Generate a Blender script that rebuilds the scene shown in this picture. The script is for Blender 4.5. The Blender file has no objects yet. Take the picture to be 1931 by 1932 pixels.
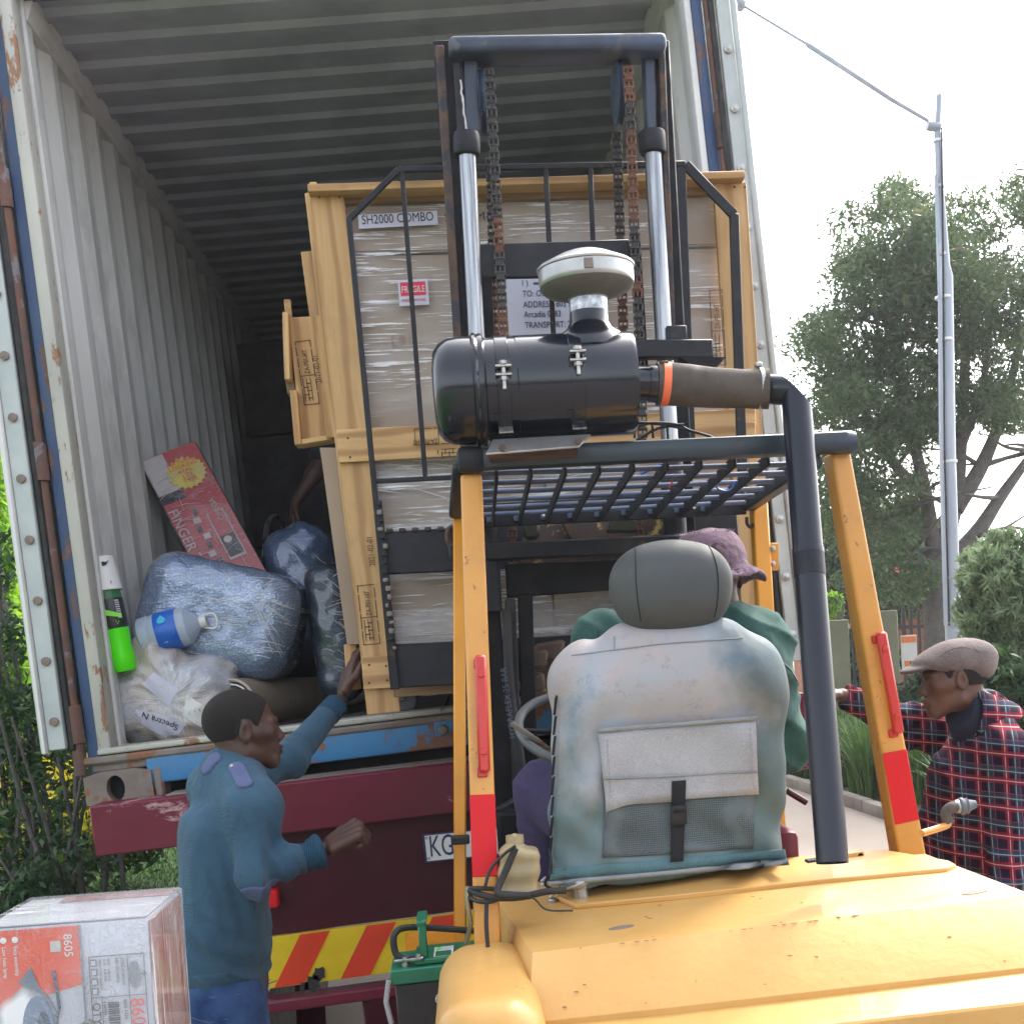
import bpy, bmesh, math, random
import numpy as np
from mathutils import Vector, Matrix, Euler
random.seed(7); rng = np.random.default_rng(7)
S = bpy.context.scene
R = math.radians

# ---------------------------------------------------------------- camera
# The lens axis is off the picture centre (the photograph is a crop), hence the shift.
F, CX, CY, ROLL, W0 = 2365., 1100., 1300., .06, 1931.
def _n(v): v = np.array(v, float); return v / np.linalg.norm(v)
_Y = _n((882 - CX, -(1225 - CY), -F))
_Z = np.array((-math.sin(ROLL), math.cos(ROLL), 0.)); _Z = _n(_Z - _Y * _Z.dot(_Y))
_X = np.cross(_Y, _Z)
CM = np.stack([_X, _Y, _Z]); CAM = np.array((0, 0, 1.85))
def P(u, v, y):
    d = CM @ np.array((u - CX, -(v - CY), -F)); return Vector(CAM + d * (y / d[1]))
def QZ(u, v, z):
    d = CM @ np.array((u - CX, -(v - CY), -F)); return Vector(CAM + d * ((z - CAM[2]) / d[2]))
cd = bpy.data.cameras.new('camera'); cam = bpy.data.objects.new('camera', cd)
S.collection.objects.link(cam); S.camera = cam
cam.matrix_world = Matrix([[*CM[0], 0], [*CM[1], 0], [*CM[2], 1.85], [0, 0, 0, 1]])
cd.sensor_width = 36; cd.sensor_fit = 'HORIZONTAL'; cd.lens = 36 * F / W0
cd.shift_x = (W0 / 2 - CX) / W0; cd.shift_y = (CY - W0 / 2) / W0
cd.clip_start = .05; cd.clip_end = 600
# ---------------------------------------------------------------- world, sun, exposure
wd = bpy.data.worlds.new('World'); S.world = wd; wd.use_nodes = True
nt = wd.node_tree; nt.nodes.clear()
sky = nt.nodes.new('ShaderNodeTexSky'); sky.sky_type = 'NISHITA'; sky.sun_disc = False
SUN_EL, SUN_AZ = R(48), R(42)       # azimuth clockwise from +Y: ahead and to the right, behind the trees
sky.sun_elevation = SUN_EL; sky.sun_rotation = SUN_AZ; sky.dust_density = 4; sky.air_density = 1.0
hs = nt.nodes.new('ShaderNodeHueSaturation'); hs.inputs['Saturation'].default_value = .36; hs.inputs['Value'].default_value = 1.75
bg = nt.nodes.new('ShaderNodeBackground'); bg.inputs['Strength'].default_value = .15
wo = nt.nodes.new('ShaderNodeOutputWorld')
nt.links.new(sky.outputs[0], hs.inputs['Color']); nt.links.new(hs.outputs[0], bg.inputs[0]); nt.links.new(bg.outputs[0], wo.inputs[0])
sl = bpy.data.lights.new('sun', 'SUN'); sun = bpy.data.objects.new('sun', sl); S.collection.objects.link(sun)
sl.energy = 1.5; sl.angle = R(12); sl.color = (1, .93, .82)
sd = Vector((math.sin(SUN_AZ) * math.cos(SUN_EL), math.cos(SUN_AZ) * math.cos(SUN_EL), math.sin(SUN_EL)))
sun.rotation_euler = sd.to_track_quat('Z', 'Y').to_euler(); sun.location = (5, -10, 15)
S.view_settings.view_transform = 'Standard'; S.view_settings.look = 'None'
S.view_settings.gamma = 1; S.view_settings.use_curve_mapping = False
S.view_settings.exposure = 1.38
S.render.engine = 'CYCLES'
S.cycles.max_bounces = 8; S.cycles.transparent_max_bounces = 16

# ---------------------------------------------------------------- objects
def wm(o):
    m = o.matrix_basis.copy()
    while o.parent: o = o.parent; m = o.matrix_basis @ m
    return m
def props(o, label=None, cat=None, group=None, kind=None):
    for k, v in (('label', label), ('category', cat), ('group', group), ('kind', kind)):
        if v: o[k] = v
    return o
def thing(name, label, cat, loc=(0, 0, 0), group=None, rot=(0, 0, 0)):
    o = bpy.data.objects.new(name, None); S.collection.objects.link(o); o.empty_display_size = .1
    o.location = loc; o.rotation_euler = rot
    return props(o, label, cat, group)
def link(name, me, mat=None, parent=None, M=None, smooth=False):
    o = bpy.data.objects.new(name, me); S.collection.objects.link(o)
    if mat is not None and len(me.materials) == 0:
        for m in (mat if isinstance(mat, (list, tuple)) else [mat]): me.materials.append(m)
    if smooth: me.polygons.foreach_set('use_smooth', [True] * len(me.polygons))
    M = M or Matrix()
    if parent is not None: o.parent = parent; M = wm(parent).inverted() @ M
    o.matrix_basis = M
    return o
def mesh(name, vs, fs):
    me = bpy.data.meshes.new(name); me.from_pydata([tuple(v) for v in vs], [], fs); me.update(); return me
def bm_mesh(name, bm, ang=None):
    bmesh.ops.recalc_face_normals(bm, faces=bm.faces)
    me = bpy.data.meshes.new(name); bm.to_mesh(me); bm.free()
    if ang: sharp(me, ang)
    return me
def sharp(me, deg=35):
    me.polygons.foreach_set('use_smooth', [True] * len(me.polygons))
    me.set_sharp_from_angle(angle=R(deg))
def frame(o, x, z):
    x = Vector(x).normalized(); z = Vector(z); z = (z - x * z.dot(x)).normalized(); y = z.cross(x)
    return Matrix(((x.x, y.x, z.x, o[0]), (x.y, y.y, z.y, o[1]), (x.z, y.z, z.z, o[2]), (0, 0, 0, 1)))
def bm_box(bm, sx, sy, sz, M=None, bev=0, seg=1):
    r = bmesh.ops.create_cube(bm, size=1, matrix=(M or Matrix()) @ Matrix.Diagonal((sx, sy, sz, 1)))
    if bev:
        es = list({e for v in r['verts'] for e in v.link_edges})
        bmesh.ops.bevel(bm, geom=es, offset=bev, segments=seg, profile=.5, affect='EDGES')
def box(name, M, sx, sy, sz, mat, parent, bev=.003, seg=1):
    bm = bmesh.new(); bm_box(bm, sx, sy, sz, None, bev, seg)
    return link(name, bm_mesh(name, bm, 40), mat, parent, M)
def abox(name, lo, hi, mat, parent, bev=.003, seg=1):
    lo, hi = Vector(lo), Vector(hi); c = (lo + hi) / 2; d = hi - lo
    return box(name, Matrix.Translation(c), abs(d.x), abs(d.y), abs(d.z), mat, parent, bev, seg)
def beam(name, a, b, w, t, nrm, mat, parent, bev=.003, seg=1):
    """a board from a to b: t thick along nrm, w wide across"""
    a, b = Vector(a), Vector(b)
    return box(name, frame((a + b) / 2, b - a, nrm), (b - a).length, w, t, mat, parent, bev, seg)
def rod(name, pts, r, mat, parent, n=12, cap=True, smooth=True):
    """tube through points; r a number or one per point"""
    me = tube_mesh(name, pts, r, n, cap)
    o = link(name, me, mat, parent); sharp(me, 50); return o
def tube_mesh(name, pts, r, n=12, cap=True):
    pts = [Vector(p) for p in pts]; rr = r if isinstance(r, (list, tuple)) else [r] * len(pts)
    vs, fs = [], []; up = None
    for i, p in enumerate(pts):
        d = (pts[min(i + 1, len(pts) - 1)] - pts[max(i - 1, 0)]).normalized()
        if up is None: up = Vector((0, 0, 1)) if abs(d.z) < .9 else Vector((1, 0, 0))
        up = (up - d * up.dot(d)).normalized(); s = d.cross(up)
        for k in range(n):
            a = 2 * math.pi * k / n; vs.append(p + (up * math.cos(a) + s * math.sin(a)) * rr[i])
    for i in range(len(pts) - 1):
        for k in range(n):
            a, b = i * n + k, i * n + (k + 1) % n; fs.append((a, b, b + n, a + n))
    if cap: fs += [tuple(range(n))[::-1], tuple(range((len(pts) - 1) * n, len(pts) * n))]
    return mesh(name, vs, fs)
def curve_pts(pts, k=6):
    """Catmull-Rom through points"""
    p = [Vector(q) for q in pts]; p = [2 * p[0] - p[1]] + p + [2 * p[-1] - p[-2]]; out = []
    for i in range(1, len(p) - 2):
        for j in range(k):
            t = j / k
            out.append(.5 * ((2 * p[i]) + (-p[i-1] + p[i+1]) * t + (2*p[i-1] - 5*p[i] + 4*p[i+1] - p[i+2]) * t*t + (-p[i-1] + 3*p[i] - 3*p[i+1] + p[i+2]) * t**3))
    return out + [p[-2]]
def lathe(name, prof, M, mat, parent, n=28, cap=True):
    """prof: (radius, height) along local X axis of frame M"""
    vs, fs = [], []
    for r, h in prof:
        for k in range(n):
            a = 2 * math.pi * k / n; vs.append((h, r * math.cos(a), r * math.sin(a)))
    for i in range(len(prof) - 1):
        for k in range(n):
            a, b = i * n + k, i * n + (k + 1) % n; fs.append((a, b, b + n, a + n))
    if cap: fs += [tuple(range(n))[::-1], tuple(range((len(prof) - 1) * n, len(prof) * n))]
    me = mesh(name, vs, fs); o = link(name, me, mat, parent, M); sharp(me, 35); return o
def prism(name, poly, M, t, mat, parent, bev=0):
    """polygon in local XY, extruded t along local Z (both ways)"""
    n = len(poly); vs = [(x, y, -t / 2) for x, y in poly] + [(x, y, t / 2) for x, y in poly]
    fs = [tuple(range(n))[::-1], tuple(range(n, 2 * n))] + [(i, (i + 1) % n, (i + 1) % n + n, i + n) for i in range(n)]
    if bev:
        bm = bmesh.new(); bm.from_mesh(mesh(name + '_raw', vs, fs))
        bmesh.ops.bevel(bm, geom=list(bm.edges), offset=bev, segments=1, affect='EDGES'); me = bm_mesh(name, bm, 40)
    else: me = mesh(name, vs, fs)
    return link(name, me, mat, parent, M)
def quadplate(name, a, b, c, d, t, mat, parent, bev=0):
    """flat plate on four corner points, t thick"""
    a, b, c, d = map(Vector, (a, b, c, d)); n = (b - a).cross(d - a).normalized() * t / 2
    vs = [q - n for q in (a, b, c, d)] + [q + n for q in (a, b, c, d)]
    ctr = sum(vs, Vector()) / 8; M = frame(ctr, b - a, n); I = M.inverted()
    me = mesh(name, [I @ v for v in vs], [(3, 2, 1, 0), (4, 5, 6, 7), (0, 1, 5, 4), (1, 2, 6, 5), (2, 3, 7, 6), (3, 0, 4, 7)])
    if bev:
        bm = bmesh.new(); bm.from_mesh(me); bmesh.ops.bevel(bm, geom=list(bm.edges), offset=bev, segments=1, affect='EDGES'); me = bm_mesh(name, bm, 40)
    return link(name, me, mat, parent, M)
def text(s, size, M, mat, parent, align='LEFT', name='lettering', sx=1.):
    c = bpy.data.curves.new(name, 'FONT'); c.body = s; c.size = size; c.align_x = align; c.extrude = .0004; c.resolution_u = 3
    o = bpy.data.objects.new('t', c); me = bpy.data.meshes.new_from_object(o); me.name = name
    bpy.data.objects.remove(o); bpy.data.curves.remove(c)
    return link(name, me, mat, parent, M @ Matrix.Diagonal((sx, 1, 1, 1)))
def np_mesh(name, V, faces4):
    me = bpy.data.meshes.new(name); V = np.asarray(V, np.float32); Fq = np.asarray(faces4, np.int32)
    k = Fq.shape[1]; me.vertices.add(len(V)); me.vertices.foreach_set('co', V.ravel())
    me.loops.add(Fq.size); me.loops.foreach_set('vertex_index', Fq.ravel())
    me.polygons.add(len(Fq)); me.polygons.foreach_set('loop_start', np.arange(0, Fq.size, k, dtype=np.int32))
    me.update(calc_edges=True); me.validate(); return me

# ---------------------------------------------------------------- signed-distance modelling (bodies, cloth, castings)
def _v(p): return np.array(p, np.float32)
def cone(p, a, b, ra, rb):
    a, b = _v(a), _v(b); ab = b - a; t = np.clip(((p - a) @ ab) / max(float(ab @ ab), 1e-9), 0, 1)
    return np.linalg.norm(p - a - t[:, None] * ab, axis=1) - (ra + (rb - ra) * t)
def ell(p, c, r, Rm=None):
    q = p - _v(c)
    if Rm is not None: q = q @ np.array(Rm, np.float32)
    r = _v(r); k0 = np.linalg.norm(q / r, axis=1); k1 = np.linalg.norm(q / (r * r), axis=1) + 1e-9
    return k0 * (k0 - 1) / k1
def sbox(p, c, h, rad, Rm=None):
    q = p - _v(c)
    if Rm is not None: q = q @ np.array(Rm, np.float32)
    q = np.abs(q) - (_v(h) - rad)
    return np.linalg.norm(np.maximum(q, 0), axis=1) + np.minimum(q.max(axis=1), 0) - rad
def smin(a, b, k):
    h = np.maximum(k - np.abs(a - b), 0) / k; return np.minimum(a, b) - h * h * k * .25
def smax(a, b, k): return -smin(-a, -b, k)
def uni(ds, k):
    d = ds[0]
    for e in ds[1:]: d = smin(d, e, k)
    return d
def sdf_mesh(name, f, lo, hi, h):
    """surface nets; f is evaluated only in blocks near the surface"""
    lo, hi = np.array(lo, float), np.array(hi, float); B = 12
    nb = np.maximum(np.ceil((hi - lo) / (h * B)).astype(int), 1); n = nb * B + 1
    cs = [lo[i] + (np.arange(nb[i]) + .5) * h * B for i in range(3)]
    G = np.stack(np.meshgrid(*cs, indexing='ij'), -1).reshape(-1, 3).astype(np.float32)
    d = f(G).reshape(nb); act = np.abs(d) < h * B * 1.25
    V = np.repeat(np.repeat(np.repeat(np.where(d > 0, 1., -1.).astype(np.float32), B, 0), B, 1), B, 2)
    V = np.pad(V, ((0, 1),) * 3, mode='edge')
    m = np.repeat(np.repeat(np.repeat(act, B, 0), B, 1), B, 2); M = np.zeros(n, bool)
    M[:-1, :-1, :-1] = m
    for ax in range(3):
        s = [slice(None)] * 3; t = [slice(None)] * 3; s[ax] = slice(1, None); t[ax] = slice(None, -1)
        mm = M.copy(); mm[tuple(s)] |= M[tuple(t)]; M = mm
    idx = np.argwhere(M); out = np.empty(len(idx), np.float32)
    for i in range(0, len(idx), 400000):
        out[i:i + 400000] = f((lo + idx[i:i + 400000] * h).astype(np.float32))
    V[M] = out; V[[0, -1]] = np.maximum(V[[0, -1]], 1e-3); V[:, [0, -1]] = np.maximum(V[:, [0, -1]], 1e-3); V[:, :, [0, -1]] = np.maximum(V[:, :, [0, -1]], 1e-3)
    s = V < 0
    c = np.zeros(np.array(n) - 1, np.int8)
    offs = [(i, j, k) for i in (0, 1) for j in (0, 1) for k in (0, 1)]
    sl_ = lambda o: tuple(slice(o[i], n[i] - 1 + o[i]) for i in range(3))
    for o in offs: c += s[sl_(o)]
    cells = np.argwhere((c > 0) & (c < 8)); cid = -np.ones(np.array(n) - 1, np.int32); cid[tuple(cells.T)] = np.arange(len(cells))
    acc = np.zeros((len(cells), 3)); cnt = np.zeros(len(cells))
    for a in offs:
        for ax in range(3):
            if a[ax]: continue
            b = list(a); b[ax] = 1
            va = V[tuple((cells + a).T)]; vb = V[tuple((cells + b).T)]; x = (va < 0) != (vb < 0)
            t = np.where(x, va / np.where(x, va - vb, 1), 0); p = np.array(a, float)[None] + t[:, None] * (np.array(b) - np.array(a))
            acc += np.where(x[:, None], p, 0); cnt += x
    verts = lo + (cells + acc / cnt[:, None]) * h
    fs = []
    for ax in range(3):
        u, w = (ax + 1) % 3, (ax + 2) % 3
        o = [0, 0, 0]; o[ax] = 1
        A = s[tuple(slice(0, n[i] - o[i]) for i in range(3))]; Bb = s[tuple(slice(o[i], n[i]) for i in range(3))]
        e = np.argwhere(A != Bb); e = e[(e[:, u] > 0) & (e[:, w] > 0) & (e[:, u] < n[u] - 1) & (e[:, w] < n[w] - 1)]
        ins = A[tuple(e.T)]; q = []
        for du, dw in ((0, 0), (1, 0), (1, 1), (0, 1)):
            g = e.copy(); g[:, u] -= du; g[:, w] -= dw; q.append(cid[tuple(g.T)])
        q = np.stack(q, 1); q[~ins] = q[~ins][:, ::-1]; fs.append(q)
    fs = np.concatenate(fs); fs = fs[(fs >= 0).all(1)]
    return np_mesh(name, verts, fs)
def sdf_obj(name, f, lo, hi, h, mat, parent=None, org=(0, 0, 0)):
    me = sdf_mesh(name, f, lo, hi, h); me.polygons.foreach_set('use_smooth', [True] * len(me.polygons))
    me.transform(Matrix.Translation(-Vector(org)))
    return link(name, me, mat, parent, Matrix.Translation(org))
def sn(p, f, ph=0.):     # cheap smooth noise from sines, for folds
    x, y, z = p[:, 0] * f + ph, p[:, 1] * f + ph * 1.7, p[:, 2] * f + ph * 2.3
    return (np.sin(x * 1.1 + 1.9 * np.sin(y * .7 + z * .5)) + np.sin(y * 1.3 + 1.7 * np.sin(z * .8 + x * .6)) + np.sin(z * 1.2 + 2.1 * np.sin(x * .9 + y * .4))) / 3
def rotM(ax, ang): return np.array(Matrix.Rotation(ang, 3, Vector(ax)), np.float32)
# ---------------------------------------------------------------- materials
class N:
    def __init__(s, name):
        s.m = bpy.data.materials.new(name); s.m.use_nodes = True; s.t = s.m.node_tree; s.t.nodes.clear()
        s.out = s.t.nodes.new('ShaderNodeOutputMaterial'); s.b = s.t.nodes.new('ShaderNodeBsdfPrincipled')
        s.t.links.new(s.b.outputs[0], s.out.inputs[0]); s.tc = s.t.nodes.new('ShaderNodeTexCoord')
    def nd(s, ty, **kw):
        n = s.t.nodes.new(ty)
        for k, v in kw.items():
            if k[0] == '_': setattr(n, k[1:], v)
            else: s.set(n.inputs[k], v)
        return n
    def set(s, inp, v):
        if hasattr(v, 'is_linked') or isinstance(v, bpy.types.NodeSocket): s.t.links.new(v, inp)
        elif isinstance(v, (tuple, list)) and len(v) == 3 and inp.type == 'RGBA': inp.default_value = (*v, 1)
        else: inp.default_value = v
    def co(s, sc=(1, 1, 1), rnd=False, rot=(0, 0, 0)):
        m = s.nd('ShaderNodeMapping', Vector=s.tc.outputs['Object'], Scale=sc, Rotation=rot)
        if rnd:
            oi = s.nd('ShaderNodeObjectInfo'); mm = s.nd('ShaderNodeMath', _operation='MULTIPLY'); s.set(mm.inputs[0], oi.outputs['Random']); mm.inputs[1].default_value = 37.
            c = s.nd('ShaderNodeCombineXYZ'); s.set(c.inputs[0], mm.outputs[0]); s.set(c.inputs[1], mm.outputs[0]); s.set(m.inputs['Location'], c.outputs[0])
        return m.outputs[0]
    def noise(s, scale, det=4, vec=None, rough=.55, dist=0):
        return s.nd('ShaderNodeTexNoise', Scale=scale, Detail=det, Roughness=rough, Distortion=dist, Vector=vec or s.tc.outputs['Object']).outputs[0]
    def ramp(s, v, a, b, ca=0., cb=1.):
        r = s.nd('ShaderNodeMapRange', Value=v); r.inputs['From Min'].default_value = a; r.inputs['From Max'].default_value = b
        r.inputs['To Min'].default_value = ca; r.inputs['To Max'].default_value = cb; return r.outputs[0]
    def mix(s, f, a, b):
        m = s.nd('ShaderNodeMix', _data_type='RGBA'); s.set(m.inputs[0], f); s.set(m.inputs[6], a); s.set(m.inputs[7], b); return m.outputs[2]
    def math(s, op, a, b=0.):
        m = s.nd('ShaderNodeMath', _operation=op); s.set(m.inputs[0], a); s.set(m.inputs[1], b); return m.outputs[0]
    def bump(s, h, strength=.3, dist=.002, prev=None):
        b = s.nd('ShaderNodeBump', Strength=strength, Distance=dist, Height=h)
        if prev is not None: s.set(b.inputs['Normal'], prev)
        s.set(s.b.inputs['Normal'], b.outputs[0]); return b.outputs[0]
    def fin(s, col=None, rough=None, metal=None, **kw):
        if col is not None: s.set(s.b.inputs['Base Color'], col)
        if rough is not None: s.set(s.b.inputs['Roughness'], rough)
        if metal is not None: s.set(s.b.inputs['Metallic'], metal)
        for k, v in kw.items(): s.set(s.b.inputs[k.replace('_', ' ')], v)
        return s.m
def paint(name, col, col2=None, rough=.45, metal=0, sc=6, wear=None, wc=(.12, .05, .025), wsc=9, bump=.25, bsc=120, coat=0, dirt=.0, spec=.5, str=(1, 1, 1), bd=.002):
    """painted or plain surface: two tones, optional worn/rusty patches (wear = threshold), fine relief"""
    n = N(name); v = n.co(str); c = col
    if col2: c = n.mix(n.ramp(n.noise(sc, 5, v), .35, .65), col, col2)
    r = rough; m = metal
    if dirt: c = n.mix(n.ramp(n.noise(sc * 2.3, 6, v, .7), .5, .8, 0, dirt), c, (.10, .08, .06))
    if wear is not None:
        f = n.ramp(n.noise(wsc, 8, v, .68, .4), wear, wear + .035)
        f2 = n.noise(60, 4); rc = n.mix(f2, wc, tuple(min(1, x * 2.2) for x in wc)); c = n.mix(f, c, rc)
        r = n.ramp(f, 0, 1, rough, .85)
        if metal: m = n.ramp(f, 0, 1, metal, 0)
    r2 = n.noise(sc * 3, 3, v)
    if not hasattr(r, 'is_linked'): r = n.ramp(r2, .3, .7, max(.02, r * .8), min(1, r * 1.2))
    if bump: n.bump(n.noise(bsc, 4, v), bump, bd)
    return n.fin(c, r, m, Coat_Weight=coat, Specular_IOR_Level=spec)
m_black = paint('black_steel_paint', (.007, .008, .012), (.014, .016, .022), .5, spec=.3, sc=5, wear=.66, wc=(.05, .03, .02), bump=.3, bsc=60, dirt=.25)
m_black2 = paint('black_steel_dark', (.004, .0045, .006), (.008, .009, .012), .6, spec=.2, bump=.2, dirt=.2)
m_blackw = paint('worn_blue_black', (.020, .028, .046), (.04, .06, .11), .45, sc=6, wear=.60, wc=(.06, .06, .07), bump=.5, bsc=40)
m_rust = paint('rusty_steel', (.10, .055, .035), (.045, .03, .025), .8, sc=14, wear=.5, wc=(.02, .02, .025), bump=.6, bsc=80, bd=.004)
m_rustrod = paint('rusty_rod', (.16, .075, .05), (.09, .06, .055), .8, sc=7, wear=.56, wc=(.11, .10, .11), bump=.5)
m_yel = paint('orange_yellow_paint', (.60, .29, .06), (.53, .24, .042), .42, sc=3, wear=.635, wc=(.12, .06, .04), wsc=34, bump=.2, bsc=45, coat=.1, dirt=.25)
m_yels = paint('orange_yellow_side', (.70, .29, .015), (.60, .235, .012), .4, sc=5, wear=.72, wc=(.10, .05, .03), wsc=16, bump=.15, bsc=50, dirt=.15)
m_cw = paint('counterweight_paint', (.60, .345, .105), (.53, .285, .075), .45, sc=2.2, wear=.665, wc=(.24, .12, .05), wsc=30, bump=.45, bsc=32, coat=.15, dirt=.16, bd=.003)
m_red = paint('red_plastic', (.50, .03, .022), (.43, .026, .02), .4, bump=.1)
m_chrome = paint('chrome_rod', (.44, .45, .46), (.13, .14, .16), .3, metal=1, sc=3, str=(18, 18, .6), bump=.1)
m_zinc = paint('zinc_bolt', (.45, .44, .42), (.3, .29, .27), .4, metal=.9, sc=60, bump=.2)
m_alu = paint('pressed_metal', (.46, .46, .45), (.30, .30, .30), .33, metal=.85, sc=9, wear=.68, wc=(.25, .18, .12), wsc=11, bump=.15)
m_pipe = paint('blue_black_pipe', (.007, .009, .018), (.011, .014, .026), .30, sc=5, wear=.68, wc=(.05, .045, .04), coat=.15, spec=.35, bump=.12, bsc=25, str=(1, 1, .3))
m_gloss = paint('gloss_black_can', (.004, .006, .011), (.007, .010, .018), .2, sc=4, coat=.35, spec=.4, bump=.08, bsc=14, dirt=.12)
m_hose = paint('hose_rubber', (.095, .075, .062), (.06, .048, .04), .85, sc=11, bump=.5, bsc=150)
m_rub = paint('black_rubber', (.012, .012, .013), (.02, .02, .021), .7, bump=.3)
m_teal = paint('guard_paint', (.018, .034, .045), (.012, .02, .028), .4, sc=4, wear=.69, wc=(.05, .035, .03), bump=.3, bsc=50)
m_rodl = paint('guard_rod_paint', (.10, .13, .20), (.05, .07, .12), .35, sc=9, bump=.2)
m_chain = paint('greased_chain', (.075, .07, .068), (.035, .033, .034), .42, metal=.7, sc=20, wear=.60, wc=(.14, .05, .025), wsc=7, bump=.3)
m_chainr = paint('rusty_chain', (.17, .07, .04), (.08, .04, .03), .75, sc=20, wear=.60, wc=(.05, .045, .045), bump=.4)
m_wall = paint('container_white', (.66, .66, .64), (.55, .555, .54), .55, sc=3, wear=.67, wc=(.20, .16, .13), wsc=6, bump=.3, bsc=14, bd=.006, dirt=.5, str=(1, 1, .35))
m_roof = paint('container_roof_grey', (.36, .38, .42), (.25, .265, .30), .6, sc=2.2, wear=.69, wc=(.2, .15, .12), bump=.15, dirt=.2)
m_post = paint('cream_post', (.46, .45, .40), (.36, .36, .33), .5, sc=6, wear=.56, wc=(.17, .09, .055), wsc=12, bump=.3, str=(1, 1, .4))
m_blue = paint('container_blue', (.045, .21, .44), (.035, .16, .36), .5, sc=5, wear=.505, wc=(.13, .06, .035), wsc=5, bump=.4, dirt=.35)
m_blued = paint('faded_blue_post', (.03, .07, .17), (.05, .10, .20), .5, sc=7, wear=.53, wc=(.12, .07, .05), wsc=8, bump=.4, str=(1, 1, .3))
m_cast = paint('rusty_casting', (.16, .12, .10), (.21, .185, .165), .75, sc=10, wear=.55, wc=(.14, .065, .035), wsc=9, bump=.5)
m_gasket = paint('door_gasket', (.46, .50, .49), (.38, .42, .42), .5, sc=7, wear=.70, wc=(.15, .09, .07), bump=.2)
m_floor = paint('container_floor', (.055, .05, .045), (.03, .03, .032), .7, sc=9, bump=.4, dirt=.3)
m_maroon = paint('maroon_beam', (.15, .014, .034), (.10, .009, .022), .45, spec=.3, sc=3, wear=.615, wc=(.28, .18, .19), wsc=5, bump=.15, dirt=.25, str=(.5, 1, 1))
m_mdark = paint('maroon_dark_panel', (.055, .004, .012), (.036, .003, .009), .4, sc=3, bump=.08, dirt=.1, spec=.3)
m_white = paint('white_paper', (.55, .55, .66), (.50, .50, .60), .5, bump=.1)
m_whitep = paint('white_plastic', (.66, .66, .65), (.6, .6, .59), .4, bump=.1)
m_ink = paint('black_ink', (.015, .015, .02), None, .6, bump=0)
m_inkb = paint('navy_ink', (.02, .025, .09), None, .5, bump=0)
m_inkr = paint('red_ink', (.62, .06, .05), None, .5, bump=0)
m_redl = paint('label_red', (.62, .02, .06), None, .5, bump=0)
m_stamp = paint('burnt_stamp', (.05, .03, .018), (.09, .05, .03), .8, bump=0)
m_orange = paint('orange_clamp', (.80, .16, .06), None, .5, bump=.1)
m_skin = None
def wood(name, a, b, c):
    n = N(name); v = n.co((1.2, 16, 16), True); g = n.noise(2.2, 6, v, .6, 1.2); col = n.mix(n.ramp(g, .3, .7), a, b)
    v2 = n.co((1, 3.2, 3.2), True); w = n.nd('ShaderNodeTexWave', Scale=1.6, Distortion=5, Detail=3, Vector=v2, _bands_direction='Y'); w.inputs['Detail Scale'].default_value = .8
    col = n.mix(n.ramp(w.outputs['Fac'], .5, .95, 0, .8), col, c)
    kn = n.nd('ShaderNodeTexVoronoi', Scale=2.6, Vector=n.co((1, 2.2, 2.2), True)); col = n.mix(n.ramp(kn.outputs['Distance'], .05, .09, .75, 0), col, (.16, .07, .03))
    oi = n.nd('ShaderNodeObjectInfo'); col = n.mix(n.ramp(oi.outputs['Random'], 0, 1, 0, .35), col, tuple(x * .7 for x in b))
    col = n.mix(n.ramp(n.noise(4, 6, n.co((.6, 1, 1), True), .7), .58, .75, 0, .35), col, (.16, .12, .08)); n.bump(g, .4, .0015); return n.fin(col, .68)
m_wood = wood('pine', (.62, .40, .185), (.50, .295, .12), (.32, .165, .06))
m_woodd = wood('pine_dark', (.30, .19, .09), (.22, .14, .07), (.12, .08, .04))
def carton():
    n = N('carton'); c = n.mix(n.ramp(n.noise(3, 5), .35, .65), (.33, .25, .18), (.27, .205, .15)); n.bump(n.noise(20, 3), .2, .003); return n.fin(c, .75)
m_carton = carton()
m_dkcart = paint('shade_carton_board', (.020, .018, .018), (.012, .011, .012), .8, sc=4, bump=.2)
def film(name, ang, dens=.55, tint=(.8, .8, .82)):
    """stretch film: mostly clear, with pulled bright wrinkles"""
    n = N(name); v = n.co((2.2, 1, 46), True, (0, ang, 0)); g = n.noise(1.3, 5, v, .62, .25)
    v2 = n.co((1.6, 1, 1.6), True); big = n.noise(2.2, 3, v2); g2 = n.noise(2.6, 3, n.co((1.5, 1, 60), True, (0, ang * .6 + .03, 0)), .5)
    line = n.math('MULTIPLY', n.math('MAXIMUM', n.ramp(g, .57, .62), n.ramp(g2, .60, .64)), n.ramp(big, .38, .55, .12, 1))
    a = n.math('MAXIMUM', n.math('MULTIPLY', line, .85), n.ramp(n.noise(3, 3, n.co((1, 1, 3), True)), .35, .65, .06, .26))
    n.bump(g, .9, .004); n.fin(tint, .16, 0, Alpha=a, Specular_IOR_Level=.9); return n.m
m_film = film('stretch_film', 0.02); m_film2 = film('stretch_film_diagonal', .5)
m_film_r = paint('film_highlight', (.60, .60, .61), None, .25, bump=0)  # pale colour paints in the glint on pulled film folds
def crinkle(n, scale, w=.02, vec=None, dist=1.):
    """thin branching bright lines, as on pulled clear film"""
    a = n.noise(scale, 4, vec, .6, dist); b = n.noise(scale * 1.9, 3, vec, .6, dist)
    la = n.ramp(n.math('ABSOLUTE', n.math('SUBTRACT', a, .5)), 0, w, 1, 0); lb_ = n.ramp(n.math('ABSOLUTE', n.math('SUBTRACT', b, .5)), 0, w * .8, 1, 0)
    return n.math('MAXIMUM', la, lb_)
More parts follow.
